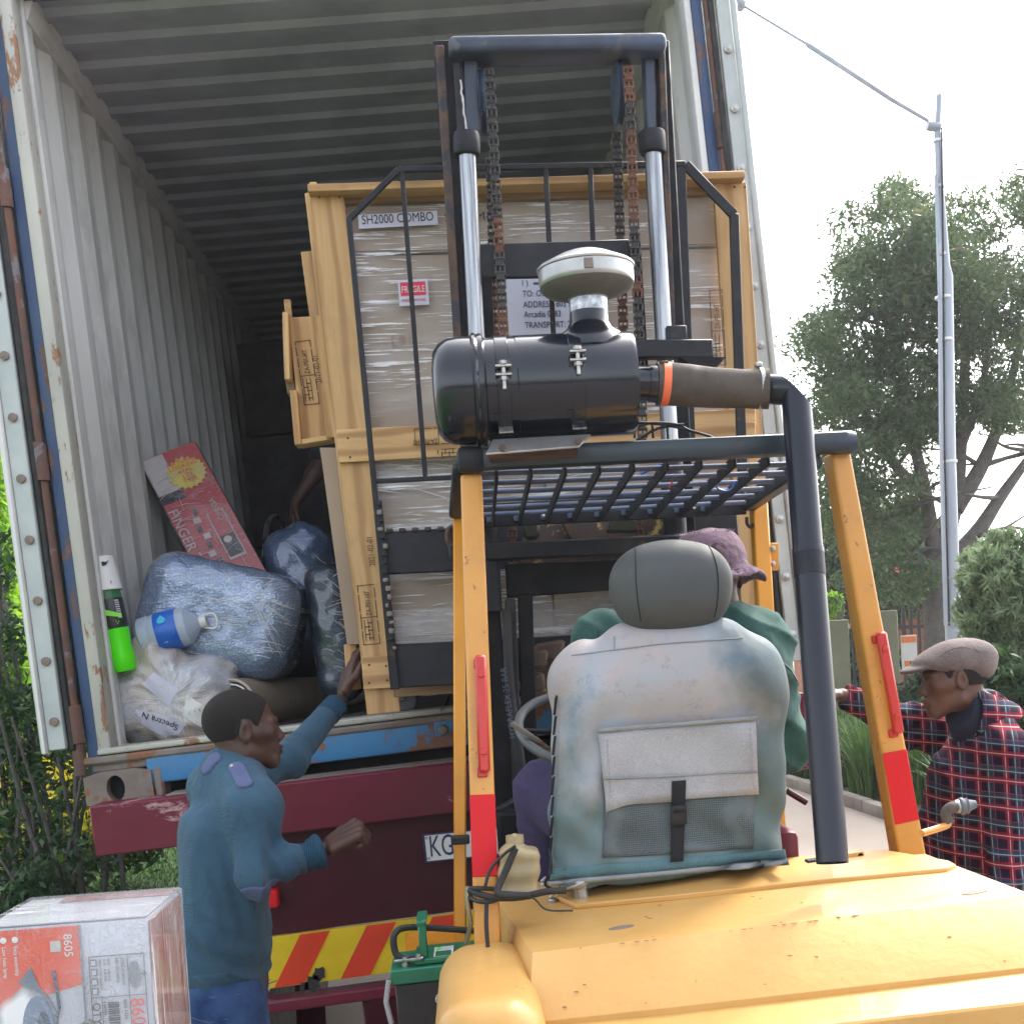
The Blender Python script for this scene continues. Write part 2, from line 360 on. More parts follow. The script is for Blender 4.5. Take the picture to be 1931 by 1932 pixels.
def wrapmat(name, base, base2, bs=70, amt=.7):
    """plastic-wrapped bubble foil"""
    n = N(name); vo = n.nd('ShaderNodeTexVoronoi', Scale=bs); cr = n.noise(9, 7, None, .7, 1.2); v = n.co((3, 3, 22)); st = n.noise(2.5, 5, v, .6, .8)
    c = n.mix(n.ramp(n.noise(2, 2), .35, .65), base, base2); c = n.mix(n.ramp(vo.outputs['Distance'], .15, .45, .5, 0), c, tuple(x * 2.4 for x in base2)); c = n.mix(n.ramp(st, .60, .66, 0, amt * .5), c, (.5, .54, .62))
    c = n.mix(n.ramp(cr, .62, .68, 0, amt * .3), c, (.6, .62, .68)); fl = n.math('MULTIPLY', crinkle(n, 2.4, .007, n.co((1., 1, 3.5), False, (0, .4, 0)), .9), n.ramp(n.noise(3, 2), .45, .6)); c = n.mix(n.math('MULTIPLY', fl, amt * .7), c, (.6, .63, .7))
    b = n.bump(vo.outputs['Distance'], .4, .004); b = n.bump(cr, .25, .008, b); n.bump(st, .7, .006, b)
    return n.fin(c, .16, .35, Coat_Weight=1.)
m_bub = wrapmat('bubble_wrap_silver', (.14, .20, .33), (.20, .26, .38), 62); m_bub2 = wrapmat('bubble_wrap_blue', (.05, .09, .19), (.09, .13, .22), 70, .12); m_bub3 = wrapmat('bubble_wrap_dark', (.03, .045, .065), (.05, .07, .10), 75, .12)
def foil_box(name, c1):
    n = N(name); v = n.co((1, 1, 1)); cr = n.noise(26, 8, v, .75, 1.6); c = n.mix(n.ramp(cr, .60, .68, 0, .35), c1, (.55, .53, .55)); fl = n.math('MULTIPLY', crinkle(n, 11, .025, n.co((1.5, .8, 1)), 1.2), n.ramp(n.noise(5, 2), .4, .6)); c = n.mix(n.math('MULTIPLY', fl, .5), c, (.62, .60, .64)); b = n.bump(cr, .7, .006); n.bump(fl, .6, .003, b); return n.fin(c, .22, 0, Coat_Weight=.7)
m_rbox = foil_box('wrapped_red_card', (.42, .075, .085)); m_rboxw = foil_box('wrapped_white_print', (.50, .47, .47)); m_rboxy = foil_box('wrapped_yellow_print', (.62, .52, .12)); m_rboxk = foil_box('wrapped_black_print', (.035, .035, .045)); m_rboxd = foil_box('wrapped_dark_side', (.05, .045, .05))
m_card_w = foil_box('wrapped_white_card', (.46, .48, .56)); m_card_r = foil_box('wrapped_orange_card', (.66, .07, .035)); m_card_g = foil_box('wrapped_grey_top', (.42, .42, .46)); m_card_s = foil_box('wrapped_maroon_side', (.28, .12, .11))
m_lampl = foil_box('printed_lamp_pale', (.22, .26, .36)); m_lampg = foil_box('printed_lamp_grey', (.13, .155, .22)); m_lampd = foil_box('printed_lamp_dark', (.09, .085, .09))
def bag():
    n = N('clear_bag'); cr = n.noise(7, 8, None, .7, 2.2); c = n.mix(n.ramp(n.noise(5, 4), .4, .6), (.52, .45, .39), (.50, .52, .58)); fl = n.math('MULTIPLY', crinkle(n, 4, .012, None, 2.), n.ramp(n.noise(4, 2), .42, .6)); c = n.mix(n.math('MULTIPLY', fl, .8), c, (.7, .72, .8)); c = n.mix(n.ramp(cr, .60, .66, 0, .6), c, (.70, .72, .8)); c = n.mix(n.ramp(n.noise(11, 5), .62, .7, 0, .5), c, (.25, .2, .18))
    n.bump(cr, 1., .02); return n.fin(c, .2, 0, Coat_Weight=.7)
m_bag = bag()
def knit():
    n = N('blue_knit'); w = n.nd('ShaderNodeTexWave', Scale=70, Distortion=1.5, Detail=1, Vector=n.co((.7, .7, 1)), _bands_direction='Z'); w2 = n.nd('ShaderNodeTexWave', Scale=140, Distortion=2, Detail=1, Vector=n.co((1, 1, .4)), _bands_direction='DIAGONAL')
    c = n.mix(n.ramp(n.noise(7, 5), .35, .65), (.050, .105, .155), (.036, .080, .125)); c = n.mix(n.ramp(w2.outputs['Fac'], .1, .9, 0, .22), c, (.018, .05, .09)); c = n.mix(n.ramp(n.noise(260, 2), .6, .75, 0, .35), c, (.08, .16, .24))
    b = n.bump(w2.outputs['Fac'], .35, .002); b = n.bump(n.noise(9, 5, None, .55, .8), .8, .018, b); return n.fin(c, .95, 0, Sheen_Weight=.08, Specular_IOR_Level=.2)
m_knit = knit()
def rib():
    n = N('ribbed_knit'); w = n.nd('ShaderNodeTexWave', Scale=60, Distortion=.4, Vector=n.co(), _bands_direction='X'); n.bump(w.outputs['Fac'], .8, .003)
    return n.fin(n.mix(w.outputs['Fac'], (.015, .045, .085), (.035, .095, .155)), .95, 0, Specular_IOR_Level=.2)
m_rib = rib()
def cloth(name, c1, c2, bsc=25, bs=.35, rough=.9, weave=300, dirt=0):
    n = N(name); c = n.mix(n.ramp(n.noise(9, 5), .35, .65), c1, c2); c = n.mix(n.ramp(n.noise(weave, 2), .4, .7, 0, .3), c, tuple(min(1, x * 1.7) for x in c1))
    if dirt: c = n.mix(n.ramp(n.noise(5, 7, None, .7), .52, .75, 0, dirt), c, (.12, .11, .1))
    b = n.bump(n.noise(bsc, 5), bs, .006); n.bump(n.noise(weave, 2), .25, .001, b); return n.fin(c, rough, 0, Sheen_Weight=.05, Specular_IOR_Level=.25)
m_patch = cloth('lilac_patch', (.085, .105, .20), (.07, .09, .17)); m_jeans = cloth('denim', (.010, .030, .10), (.05, .10, .21), 26, .9); m_green = cloth('green_drill', (.032, .088, .078), (.024, .068, .060), 12, 1.); m_purple = cloth('purple_navy', (.045, .035, .085), (.035, .028, .07), 10, .4)
m_hat = cloth('mauve_hat', (.21, .135, .18), (.15, .10, .13), 45, 1.); m_navy = cloth('navy_collar', (.012, .016, .035), (.018, .022, .045)); m_tweed = cloth('tweed', (.10, .078, .075), (.20, .165, .16), 150, .9, .95, 260)
m_hrest = paint('grey_headrest', (.060, .068, .070), (.046, .052, .056), .6, sc=5, wear=.685, wc=(.11, .11, .12), wsc=9, bump=.3, bsc=300, dirt=.3); m_flap = cloth('grey_flap', (.33, .34, .37), (.28, .29, .31), 9, .45, .75, 300, .35); m_hem = cloth('teal_hem', (.085, .165, .185), (.065, .125, .14), 10, .4, .75, 300, .3); m_edge = cloth('grey_piping', (.25, .27, .28), (.2, .21, .22))
m_strap = cloth('black_webbing', (.012, .012, .014), (.02, .02, .022)); m_dkcloth = cloth('dark_cloth', (.02, .02, .025), (.03, .03, .035))
m_carpet = cloth('carpet_backing', (.20, .165, .13), (.24, .20, .16), 40, .3, .95, 200)
def cover():
    n = N('stained_seat_cover'); v = n.co((1, .4, 1)); g = n.co((1, 1, 1))
    z = n.nd('ShaderNodeSeparateXYZ', Vector=n.tc.outputs['Object'])
    a = n.noise(5.2, 7, v, .62, .8); b = n.noise(3.4, 6, n.co((1, 1, 1), False, (0, .7, .3)), .58, 1.)
    c = n.mix(n.ramp(a, .42, .58), (.36, .325, .325), (.31, .335, .37)); c = n.mix(n.ramp(b, .51, .64, 0, .85), c, (.10, .20, .30))
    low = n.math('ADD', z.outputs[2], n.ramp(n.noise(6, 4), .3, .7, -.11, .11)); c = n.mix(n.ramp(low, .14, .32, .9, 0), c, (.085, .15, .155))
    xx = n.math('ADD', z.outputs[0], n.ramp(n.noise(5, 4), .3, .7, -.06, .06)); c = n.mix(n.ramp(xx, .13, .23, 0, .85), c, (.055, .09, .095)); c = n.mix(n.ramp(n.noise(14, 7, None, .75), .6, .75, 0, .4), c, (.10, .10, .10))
    c = n.mix(n.math('MULTIPLY', crinkle(n, 6, .006, None, .8), n.ramp(n.noise(8, 3), .5, .62, 0, .35)), c, (.07, .07, .075)); bb = n.bump(n.noise(5, 4, None, .5, .5), .45, .02); n.bump(n.noise(350, 2), .2, .001, bb); return n.fin(c, .65, 0)
m_cover = cover()
def meshnet():
    n = N('pocket_netting'); vo = n.nd('ShaderNodeTexVoronoi', Scale=210, _feature='F1', Randomness=.15, Vector=n.co((1, .2, 1)))
    c = n.mix(n.ramp(vo.outputs['Distance'], .30, .42), (.012, .02, .022), (.085, .11, .12)); n.bump(vo.outputs['Distance'], .4, .002); return n.fin(c, .6)
m_net = meshnet()
def plaid():
    n = N('tartan_flannel'); s = n.nd('ShaderNodeSeparateXYZ', Vector=n.tc.outputs['Object']); wob = n.ramp(n.noise(5, 2), .2, .8, -.004, .004)
    a = n.math('ADD', n.math('ADD', s.outputs[0], n.math('MULTIPLY', s.outputs[1], -.35)), wob); b = n.math('ADD', s.outputs[2], n.math('ADD', wob, n.math('MULTIPLY', s.outputs[0], .12)))
    def st(x, per, off, wd):
        f = n.math('FRACT', n.math('ADD', n.math('DIVIDE', x, per), off + 50)); return n.math('LESS_THAN', n.math('ABSOLUTE', n.math('SUBTRACT', f, .5)), wd)
    c = (.012, .008, .02)
    for x in (a, b):
        c = n.mix(n.math('MULTIPLY', st(x, .080, .0, .13), .5), c, (.02, .05, .085))
        c = n.mix(n.math('MULTIPLY', st(x, .080, .42, .115), .62), c, (.21, .010, .022))
        c = n.mix(n.math('MULTIPLY', st(x, .080, .42, .016), .8), c, (.42, .33, .33))
        c = n.mix(n.math('MULTIPLY', st(x, .080, .06, .018), .6), c, (.30, .32, .28)); c = n.mix(n.math('MULTIPLY', st(x, .080, -.12, .014), .5), c, (.30, .04, .07))
    b2 = n.bump(n.noise(14, 5), .5, .008); n.bump(n.noise(320, 2), .3, .001, b2); return n.fin(c, .95, 0, Specular_IOR_Level=.12)
m_plaid = plaid()
def skin(name, c1, c2):
    n = N(name); c = n.mix(n.ramp(n.noise(14, 4), .35, .65), c1, c2); b = n.bump(n.noise(160, 4, None, .7), .35, .0015); n.bump(n.noise(35, 3), .3, .003, b)
    return n.fin(c, n.ramp(n.noise(60, 4), .3, .7, .42, .62), 0, Subsurface_Weight=.06, Subsurface_Radius=(.02, .008, .005), Specular_IOR_Level=.45)
m_skin = skin('dark_brown_skin', (.075, .034, .023), (.052, .023, .016)); m_skin2 = skin('brown_skin', (.115, .052, .034), (.082, .037, .024)); m_nail = skin('nail', (.32, .19, .15), (.28, .16, .13))
def hairm():
    n = N('cropped_hair'); v = n.nd('ShaderNodeTexVoronoi', Scale=135); c = n.mix(n.ramp(v.outputs['Distance'], .1, .6), (.003, .003, .003), (.030, .022, .018)); c = n.mix(n.ramp(n.noise(90, 4), .55, .7, 0, .6), c, (.05, .03, .022)); n.bump(v.outputs['Distance'], 1., .012); return n.fin(c, .85)
m_hair = hairm()
m_eye = paint('eye_white', (.6, .58, .55), None, .2, bump=0)
def clear(name, col, rough=.06, tr=.85):
    n = N(name); return n.fin(col, rough, 0, Transmission_Weight=tr, IOR=1.33)
m_soda = clear('green_soda', (.09, .78, .01), .12, .0); m_sodag = clear('green_plastic', (.25, .75, .35), .05, .93); m_pet = clear('clear_plastic', (.68, .79, .95), .06, .5); m_can = paint('yellowed_plastic', (.36, .29, .16), (.28, .22, .12), .4, sc=8, bump=.2, dirt=.3)
m_lblb = paint('blue_label', (.01, .12, .55), (.012, .10, .45), .35, bump=.05); m_lblk = paint('black_label', (.015, .02, .015), None, .35, bump=.05); m_lblg = paint('lime_print', (.22, .75, .05), None, .4, bump=0); m_cyan = paint('cyan_print', (.05, .45, .65), None, .4, bump=0)
m_batg = paint('battery_green', (.008, .15, .075), (.006, .12, .06), .35, bump=.1, dirt=.15); m_batk = paint('battery_case', (.012, .012, .014), None, .5, bump=.2, dirt=.3)
def reflector():
    n = N('red_reflector'); v = n.nd('ShaderNodeTexVoronoi', Scale=260); n.bump(v.outputs['Distance'], .4, .001); return n.fin(n.mix(v.outputs['Distance'], (.66, .005, .012), (.50, .004, .010)), .35, 0, Specular_IOR_Level=.3)
m_refl = reflector()
m_chr = paint('chevron_red', (.62, .045, .012), (.55, .035, .01), .35, sc=8, bump=.3, bsc=90, dirt=.2); m_chy = paint('chevron_yellow', (.66, .47, .010), (.58, .40, .008), .35, sc=8, wear=.64, wc=(.1, .08, .04), bump=.3, bsc=90, dirt=.2)
m_grease = paint('greasy_rust', (.09, .05, .035), (.05, .035, .03), .6, sc=9, wear=.60, wc=(.30, .22, .07), wsc=14, bump=.6)
# outdoors
def leaf(name, a, b, c, tr=.25):
    n = N(name); g = n.nd('ShaderNodeNewGeometry'); r = g.outputs['Random Per Island']; col = n.mix(r, a, b); col = n.mix(n.ramp(r, .86, .98), col, c)
    n.fin(col, .5, 0, Specular_IOR_Level=.35); t = n.nd('ShaderNodeBsdfTranslucent', Color=col); ms = n.nd('ShaderNodeMixShader'); ms.inputs[0].default_value = tr
    n.t.links.new(n.b.outputs[0], ms.inputs[1]); n.t.links.new(t.outputs[0], ms.inputs[2]); n.t.links.new(ms.outputs[0], n.out.inputs[0]); return n.m
m_leaf = leaf('tree_leaf', (.055, .095, .045), (.10, .15, .065), (.17, .16, .08), .5); m_leafd = leaf('hedge_leaf', (.018, .05, .018), (.04, .09, .028), (.10, .17, .03), .3); m_cyp = leaf('cypress_leaf', (.16, .36, .02), (.30, .52, .035), (.42, .58, .06), .45); m_shrub = leaf('light_shrub_leaf', (.13, .20, .10), (.21, .29, .15), (.28, .30, .20), .45)
m_flow = leaf('yellow_flower', (.75, .62, .02), (.62, .55, .03), (.8, .75, .1)); m_blade = leaf('strap_leaf', (.05, .12, .02), (.09, .19, .035), (.2, .26, .08), .3); m_bark = paint('bark', (.085, .075, .07), (.13, .115, .105), .9, sc=14, bump=.8, bsc=30, bd=.01)
m_lawn = paint('lawn_soil', (.07, .14, .025), (.045, .10, .018), .95, sc=2, bump=.5, bsc=60)
def gravel():
    n = N('exposed_aggregate'); v = n.nd('ShaderNodeTexVoronoi', Scale=22); sp2 = n.nd('ShaderNodeSeparateColor', Color=v.outputs['Color']); c = n.mix(sp2.outputs[0], (.34, .28, .23), (.12, .10, .09)); c = n.mix(n.ramp(n.noise(.6, 4), .4, .65, 0, .35), c, (.18, .14, .11)); n.bump(v.outputs['Distance'], .8, .01); return n.fin(c, .9)
m_grav = gravel(); m_kerb = paint('kerb_stone', (.22, .19, .16), (.16, .14, .12), .9, sc=5, bump=.6); m_pole = paint('galvanised_pole', (.34, .37, .42), (.27, .30, .35), .45, metal=.3, sc=6, bump=.2, str=(1, 1, .2)); m_brick = paint('orange_brick', (.40, .15, .085), (.30, .11, .06), .85, sc=9, bump=.5); m_oliv = paint('olive_wall', (.22, .225, .15), (.18, .185, .125), .8, sc=3, bump=.3); m_sal = paint('salmon_wall', (.48, .28, .17), (.42, .24, .15), .85, sc=2, bump=.3)
m_roofb = paint('pale_blue_roof', (.42, .52, .64), (.36, .46, .58), .5, bump=.1); m_fence = paint('dark_fence', (.03, .028, .028), (.045, .04, .038), .6, bump=.2); m_orsign = paint('orange_sign', (.75, .20, .05), None, .6, bump=0)
m_cap = paint('lamp_glass', (.62, .62, .55), None, .3, bump=0)
# ---------------------------------------------------------------- shipping container (leans a little to the left on its trailer)
CO = thing('shipping_container', 'white-lined corrugated shipping container with blue sill, its doors folded open on the trailer', 'shipping container', (-1.268, 4.6, 1.57), rot=(0, -.060, 0))
CMx = wm(CO)
def L(x, y, z): return CMx @ Vector((x, y, z))
def cbox(name, lo, hi, mat, bev=.004, parent=None, seg=1):
    lo, hi = Vector(lo), Vector(hi); d = hi - lo
    return box(name, CMx @ Matrix.Translation((lo + hi) / 2), abs(d.x), abs(d.y), abs(d.z), mat, parent or CO, bev, seg)
CW, CH, CL = 2.345, 2.70, 11.9
def corrugated(name, prof_len, other0, other1, pitch, depth, mapf, mat, t=.003, fr=(.25, .5, .75)):
    """trapezoid sheet: runs along prof_len, extruded between other0 and other1"""
    xs = []; x = 0; f1, f2, f3 = fr
    while x < prof_len: xs += [(x, 0), (x + f1 * pitch, 0), (x + f2 * pitch, depth), (x + f3 * pitch, depth)]; x += pitch
    vs, fs = [], []
    for a, d in xs: vs += [mapf(a, d, other0), mapf(a, d, other1), mapf(a, d - t, other0), mapf(a, d - t, other1)]
    for i in range(len(xs) - 1):
        j = 4 * i; fs += [(j, j + 4, j + 5, j + 1), (j + 2, j + 3, j + 7, j + 6)]
    me = mesh(name, vs, fs); return link(name, me, mat, CO, CMx)
# walls: the sheet's troughs alternate inwards and outwards
corrugated('side_wall', CL, .0, CH - .09, .278, -.030, lambda a, d, o: Vector((-.005 + d, a + .09, o)), m_wall)
corrugated('side_wall', CL, .0, CH - .09, .278, .036, lambda a, d, o: Vector((CW + .005 + d, a + .09, o)), m_wall)
corrugated('roof', CL, -.03, CW + .03, .209, .020, lambda a, d, o: Vector((o, a + .09, CH - d)), m_roof, .003, (.52, .64, .88))
corrugated('end_wall', CW, .0, CH, .25, .03, lambda a, d, o: Vector((a, CL + d, o)), m_wall)
for s in (0, 1):      # chamfered top rails
    prism('top_rail', [(0, 0), (.03, .08), (.03, .09), (-.05, .09), (-.05, 0)] if s == 0 else [(0, 0), (-.03, .08), (-.03, .09), (.05, .09), (.05, 0)],
          CMx @ frame((.0 if s == 0 else CW, CL / 2 + .05, CH - .09), (1, 0, 0), (0, -1, 0)), CL - .1, m_wall, CO)
    x0, x1 = (-.10, .0) if s == 0 else (CW, CW + .10)
for k in range(8): cbox('floor_board', (.005 + k * CW / 8, .10, -.03), (k * CW / 8 + CW / 8 - .002, CL - .02, 0), m_floor, .002)
# front frame
cbox('corner_post', (-.060, -.02, -.02), (-.012, .085, CH + .1), m_post, .012, seg=2)
cbox('corner_post', (-.104, .005, -.12), (-.058, .15, CH + .1), m_blued, .006)
cbox('corner_post', (CW - .004, -.01, -.02), (CW + .022, .085, CH + .1), m_wall, .008, seg=2)
cbox('corner_post', (CW + .021, .005, -.12), (CW + .07, .15, CH + .1), m_blued, .006)
cbox('door_header', (-.12, -.0, CH - .022), (CW + .12, .12, CH + .25), m_blued, .008)
cbox('post_return', (-.035, .080, 0), (-.002, .098, CH - .02), m_wall, .002); cbox('post_return', (CW + .002, .080, 0), (CW + .035, .098, CH - .02), m_wall, .002)
# sill: cream lip, blue beam with worn edges
cbox('threshold', (-.06, -.03, -.018), (CW + .04, .12, .004), m_post, .006)
cbox('sill_beam', (.10, -.026, -.142), (CW - .1, .10, -.022), m_blue, .012, seg=2)
cbox('sill_lip', (-.115, -.034, -.05), (CW + .06, .0, -.022), m_cast, .008)
for x in (1.16, 1.235): lathe('bolt', [(.02, 0), (.02, .02), (.014, .03), (.0, .03)], CMx @ frame((x, -.026, -.075), (0, -1, 0), (0, 0, 1)), m_cast, CO, 10)
cbox('lock_bracket', (1.13, -.036, -.10), (1.265, -.026, -.045), m_blue, .004)
# underside: cross beam, blackened as shade behind the fork pockets; bottom side rails
cbox('dark_backing_beam', (-.05, .12, -.225), (CW + .05, .16, -.025), m_black2, .003)
for s_ in (0, 1):
    x_ = -.09 if s_ == 0 else CW + .02
    cbox('bottom_rail', (x_, .16, -.16), (x_ + .07, CL, -.02), m_blued, .004); cbox('sill_end', (-.09 if s_ == 0 else CW - .14, -.01, -.079), (.14 if s_ == 0 else CW + .06, .10, -.045), m_cast, .004)
# corner castings with oval holes
def casting(x0, s):
    bm = bmesh.new(); w, h, d = .235, .125, .18; n = 16
    outer = [(w * .5 * (1 if abs(math.cos(a)) < 0 else 1), 0) for a in (0,)]
    ring_o, ring_i = [], []
    for k in range(n):
        a = 2 * math.pi * k / n + .0001; cx, cy = math.cos(a), math.sin(a); m = max(abs(cx) / (w / 2), abs(cy) / (h / 2))
        ring_o.append((cx / m, cy / m)); ox = .032 * cx - s * .01; oy = .046 * cy + (.0 if 1 else 0); ring_i.append((ox, math.copysign(min(abs(oy), .05), oy)))
    def add(r, y): return [bm.verts.new((x, y, z)) for x, z in r]
    A, B, C_, D_ = add(ring_o, 0), add(ring_i, 0), add(ring_i, .05), add(ring_o, d)
    for a, b in ((A, B), (B, C_), (D_, A)):
        for k in range(n): bm.faces.new((a[k], a[(k + 1) % n], b[(k + 1) % n], b[k]))
    bm.faces.new(D_)
    bmesh.ops.recalc_face_normals(bm, faces=bm.faces)
    me = bm_mesh('corner_casting', bm, 40); o = link('corner_casting', me, m_cast, CO, CMx @ Matrix.Translation((x0, -.035, -.140)))
    cbox('casting_recess', (x0 - .05, .016, -.19), (x0 + .05, .02, -.09), m_black2, 0)
casting(.0, 1); casting(CW - .0, -1)
cbox('pocket_lug', (.118, -.03, -.205), (.155, .08, -.08), m_cast, .01)
# hinge pin bars and hinge sleeves
for s in (0, 1):
    x = -.126 if s == 0 else CW + .078; r = .022 if s == 0 else .014
    rod('hinge_bar', [L(x, -.02, -.08), L(x, -.02, CH + .1)], r, m_rustrod, CO, 10)
    for z in (.10, 1.03, 1.98, 2.55): rod('hinge_sleeve', [L(x, -.02, z - .07), L(x, -.02, z - .066), L(x, -.02, z + .066), L(x, -.02, z + .07)], [r * .9, r * 1.4, r * 1.4, r * .9], m_rust if s else m_rustrod, CO, 10)
# doors swung right round against the outside of the walls; we see their edges
def door(s):
    xi = -.152 if s == 0 else CW + .105; w = -.062 if s == 0 else .05; yf = -.06
    d = cbox('door', (xi, yf + .02, .03), (xi + w * .85, 1.1, CH + .02), m_gasket, .004)
    cbox('edge_strip', (xi, yf, .02), (xi + w, yf + .022, CH + .03), m_gasket, .004, d)
    xo = xi + w
    cbox('seal', (xo, yf - .014, .01), (xo + math.copysign(.022, w), yf + .05, CH + .04), m_whitep if s == 0 else m_gasket, .006, d)
    cbox('seal', (xi - math.copysign(.028, w), yf + .01, .01), (xi - math.copysign(.003, w), yf + .03, CH + .04), m_rub, .006, d)
    z = .12
    while z < CH:
        lathe('rivet', [(.0, -.012), (.016, -.008), (.016, 0)], CMx @ frame((xi + w * .45, yf - .001, z), (0, 1, 0), (0, 0, 1)), m_cast if s == 0 else m_zinc, d, 10); z += .213
    for k in range(6):
        cbox('door_rib', (xo - math.copysign(.004, w), .1 + k * .165, .1), (xo + math.copysign(.02, w), .18 + k * .165, CH - .1), m_blued, .004, d)
door(0); door(1)

# ---------------------------------------------------------------- trailer under it
TR = thing('truck_trailer', 'maroon trailer carrying the container, with red and yellow chevron tail board', 'truck trailer', (-.1, 4.5, 0), rot=(0, -.055, 0))
TM = wm(TR) @ Matrix.Translation((.1, -4.5, 0))
def tbox(name, lo, hi, mat, bev=.004, parent=None):
    lo, hi = Vector(lo), Vector(hi); d = hi - lo
    return box(name, TM @ Matrix.Translation((lo + hi) / 2), abs(d.x), abs(d.y), abs(d.z), mat, parent or TR, bev)
def TP(u, v, y): return P(u, v, y)
# tail beam and panel placed on the photo's edges
zt = lambda a: (TM.inverted() @ a).z
B0, B1 = TM.inverted() @ P(172, 1520, 4.45), TM.inverted() @ P(180, 1615, 4.45)
tbox('tail_beam', (B0.x, 4.42, B1.z), (1.30, 4.56, B0.z), m_maroon, .006)
tbox('tail_beam_cap', (B0.x + .25, 4.46, B0.z), (1.29, 4.60, B0.z + .006), m_cast, .002)
q = TM.inverted() @ P(520, 1766, 4.50); q2 = TM.inverted() @ P(533, 1578, 4.5)
tbox('tail_panel', (-.98, 4.52, q.z), (1.05, 4.545, q2.z + .10), m_mdark, .003)
c0 = TM.inverted() @ P(520, 1769, 4.49); c1 = TM.inverted() @ P(520, 1866, 4.49); pB = TM.inverted() @ P(700, 1900, 4.5)
cb = tbox('chevron_board', (-.74, 4.505, c1.z), (.95, 4.53, c0.z), m_chy, .002)
h = c0.z - c1.z; x = -.66
while x < .9:      # red diagonals stuck on the yellow board
    w = .105; a = h * .62
    prism('stripe', [(x - a / 2, -h / 2 + .002), (x + w - a / 2, -h / 2 + .002), (x + w + a / 2, h / 2 - .002), (x + a / 2, h / 2 - .002)], TM @ frame((0, 4.5035, (c0.z + c1.z) / 2), (1, 0, 0), (0, -1, 0)), .002, m_chr, cb); x += .235
for (u, v, r_) in ((590, 1856, .036), (602, 1838, .03), (574, 1862, .022)):    # burnt black stain, raised flake of tar
    c_ = P(u, v, 4.4995); prism('tar_patch', [(r_ * (.6 + .5 * ((k * 7) % 5) / 5) * math.cos(k * .524), r_ * (.6 + .5 * ((k * 7) % 5) / 5) * math.sin(k * .524)) for k in range(12)], frame(c_, (1, 0, 0), (0, -1, 0)), .003, m_rub, cb)
tbox('under_rail', (-.95, 4.50, c1.z - .09), (1.0, 4.6, c1.z - .045), m_maroon, .008)
for xx in (-.42, .0, .5): tbox('rail_stay', (xx, 4.52, .15), (xx + .16, 4.58, c1.z - .09), m_mdark, .006)
for xx in (-.75, .62): tbox('chassis_beam', (xx, 4.6, B0.z - .45), (xx + .12, 15.5, B0.z - .01), m_mdark, .008)
for yy in (6, 8, 10, 12, 14): tbox('cross_member', (B0.x + .02, yy, B0.z - .16), (1.28, yy + .1, B0.z - .02), m_mdark, .006)
tbox('landing_post', (-1.16, 6.2, .2), (-1.08, 6.28, B1.z + .05), m_teal, .006)
for (sx) in (-1.22, .78):      # mudguards and wheels
    pts = [(math.cos(a) * .62, math.sin(a) * .62) for a in np.linspace(R(160), R(15), 14)]; pin = [(x * .975, y * .975) for x, y in pts[::-1]]
    prism('mudguard', pts + pin, TM @ frame((sx + .22, 5.35, .50), (0, -1, 0), (1, 0, 0)), .5, m_mdark, TR)
    for yy in (5.35, 6.65):
        w_ = lathe('wheel', [(.20, -.14), (.47, -.14), (.52, -.10), (.52, .10), (.47, .14), (.20, .14)], TM @ frame((sx + .22, yy, .52), (1, 0, 0), (0, 0, 1)), m_rub, TR, 32)
        lathe('rim', [(.0, -.12), (.10, -.12), (.19, -.15), (.205, -.15)], TM @ frame((sx + .22, yy, .52), (1, 0, 0), (0, 0, 1)), m_zinc, w_, 24, False)
# number plate
pl = P(796, 1574, 4.47), P(1010, 1552, 4.47), P(1012, 1606, 4.47), P(802, 1628, 4.47)
npl = quadplate('number_plate', pl[3], pl[2], pl[1], pl[0], .004, m_inkb, TR, .001)
f_ = lambda s, t, d=0: (pl[3].lerp(pl[2], s)).lerp(pl[0].lerp(pl[1], s), t) + Vector((0, -.003 - d, 0))
quadplate('plate_face', f_(.02, .06), f_(.98, .06), f_(.98, .94), f_(.02, .94), .002, m_whitep, npl)
text('KG', .108, frame(f_(.045, .20, .002), pl[2] - pl[3], (0, -1, 0)), m_inkb, npl, sx=.60)
for s_ in (.035,):
    for t_ in (.15, .86): lathe('screw', [(.006, 0), (.004, .003), (0, .003)], frame(f_(s_, t_, .001), (0, -1, 0), (0, 0, 1)), m_zinc, npl, 8)
qq = P(1494, 1380, 4.36); abox('tail_lamp_bracket', (qq.x, 4.34, 1.44), (qq.x + .045, 4.42, 1.63), m_maroon, TR)
tl = P(521, 1600 + 95, 4.49); abox('tail_lamp', (tl.x - .03, 4.47, tl.z - .03), (tl.x + .008, 4.518, tl.z + .035), m_refl, TR, .006)

# ---------------------------------------------------------------- crate
CR = thing('wooden_crate', 'tall pine-framed crate of film-wrapped cartons on the forklift at the container mouth', 'crate', P(700, 1345, 4.5))
YF = 4.06; KS = .872
def cp(u, v, d=0): return P(u, v, YF + d)
FN = Vector((0, -1, 0))
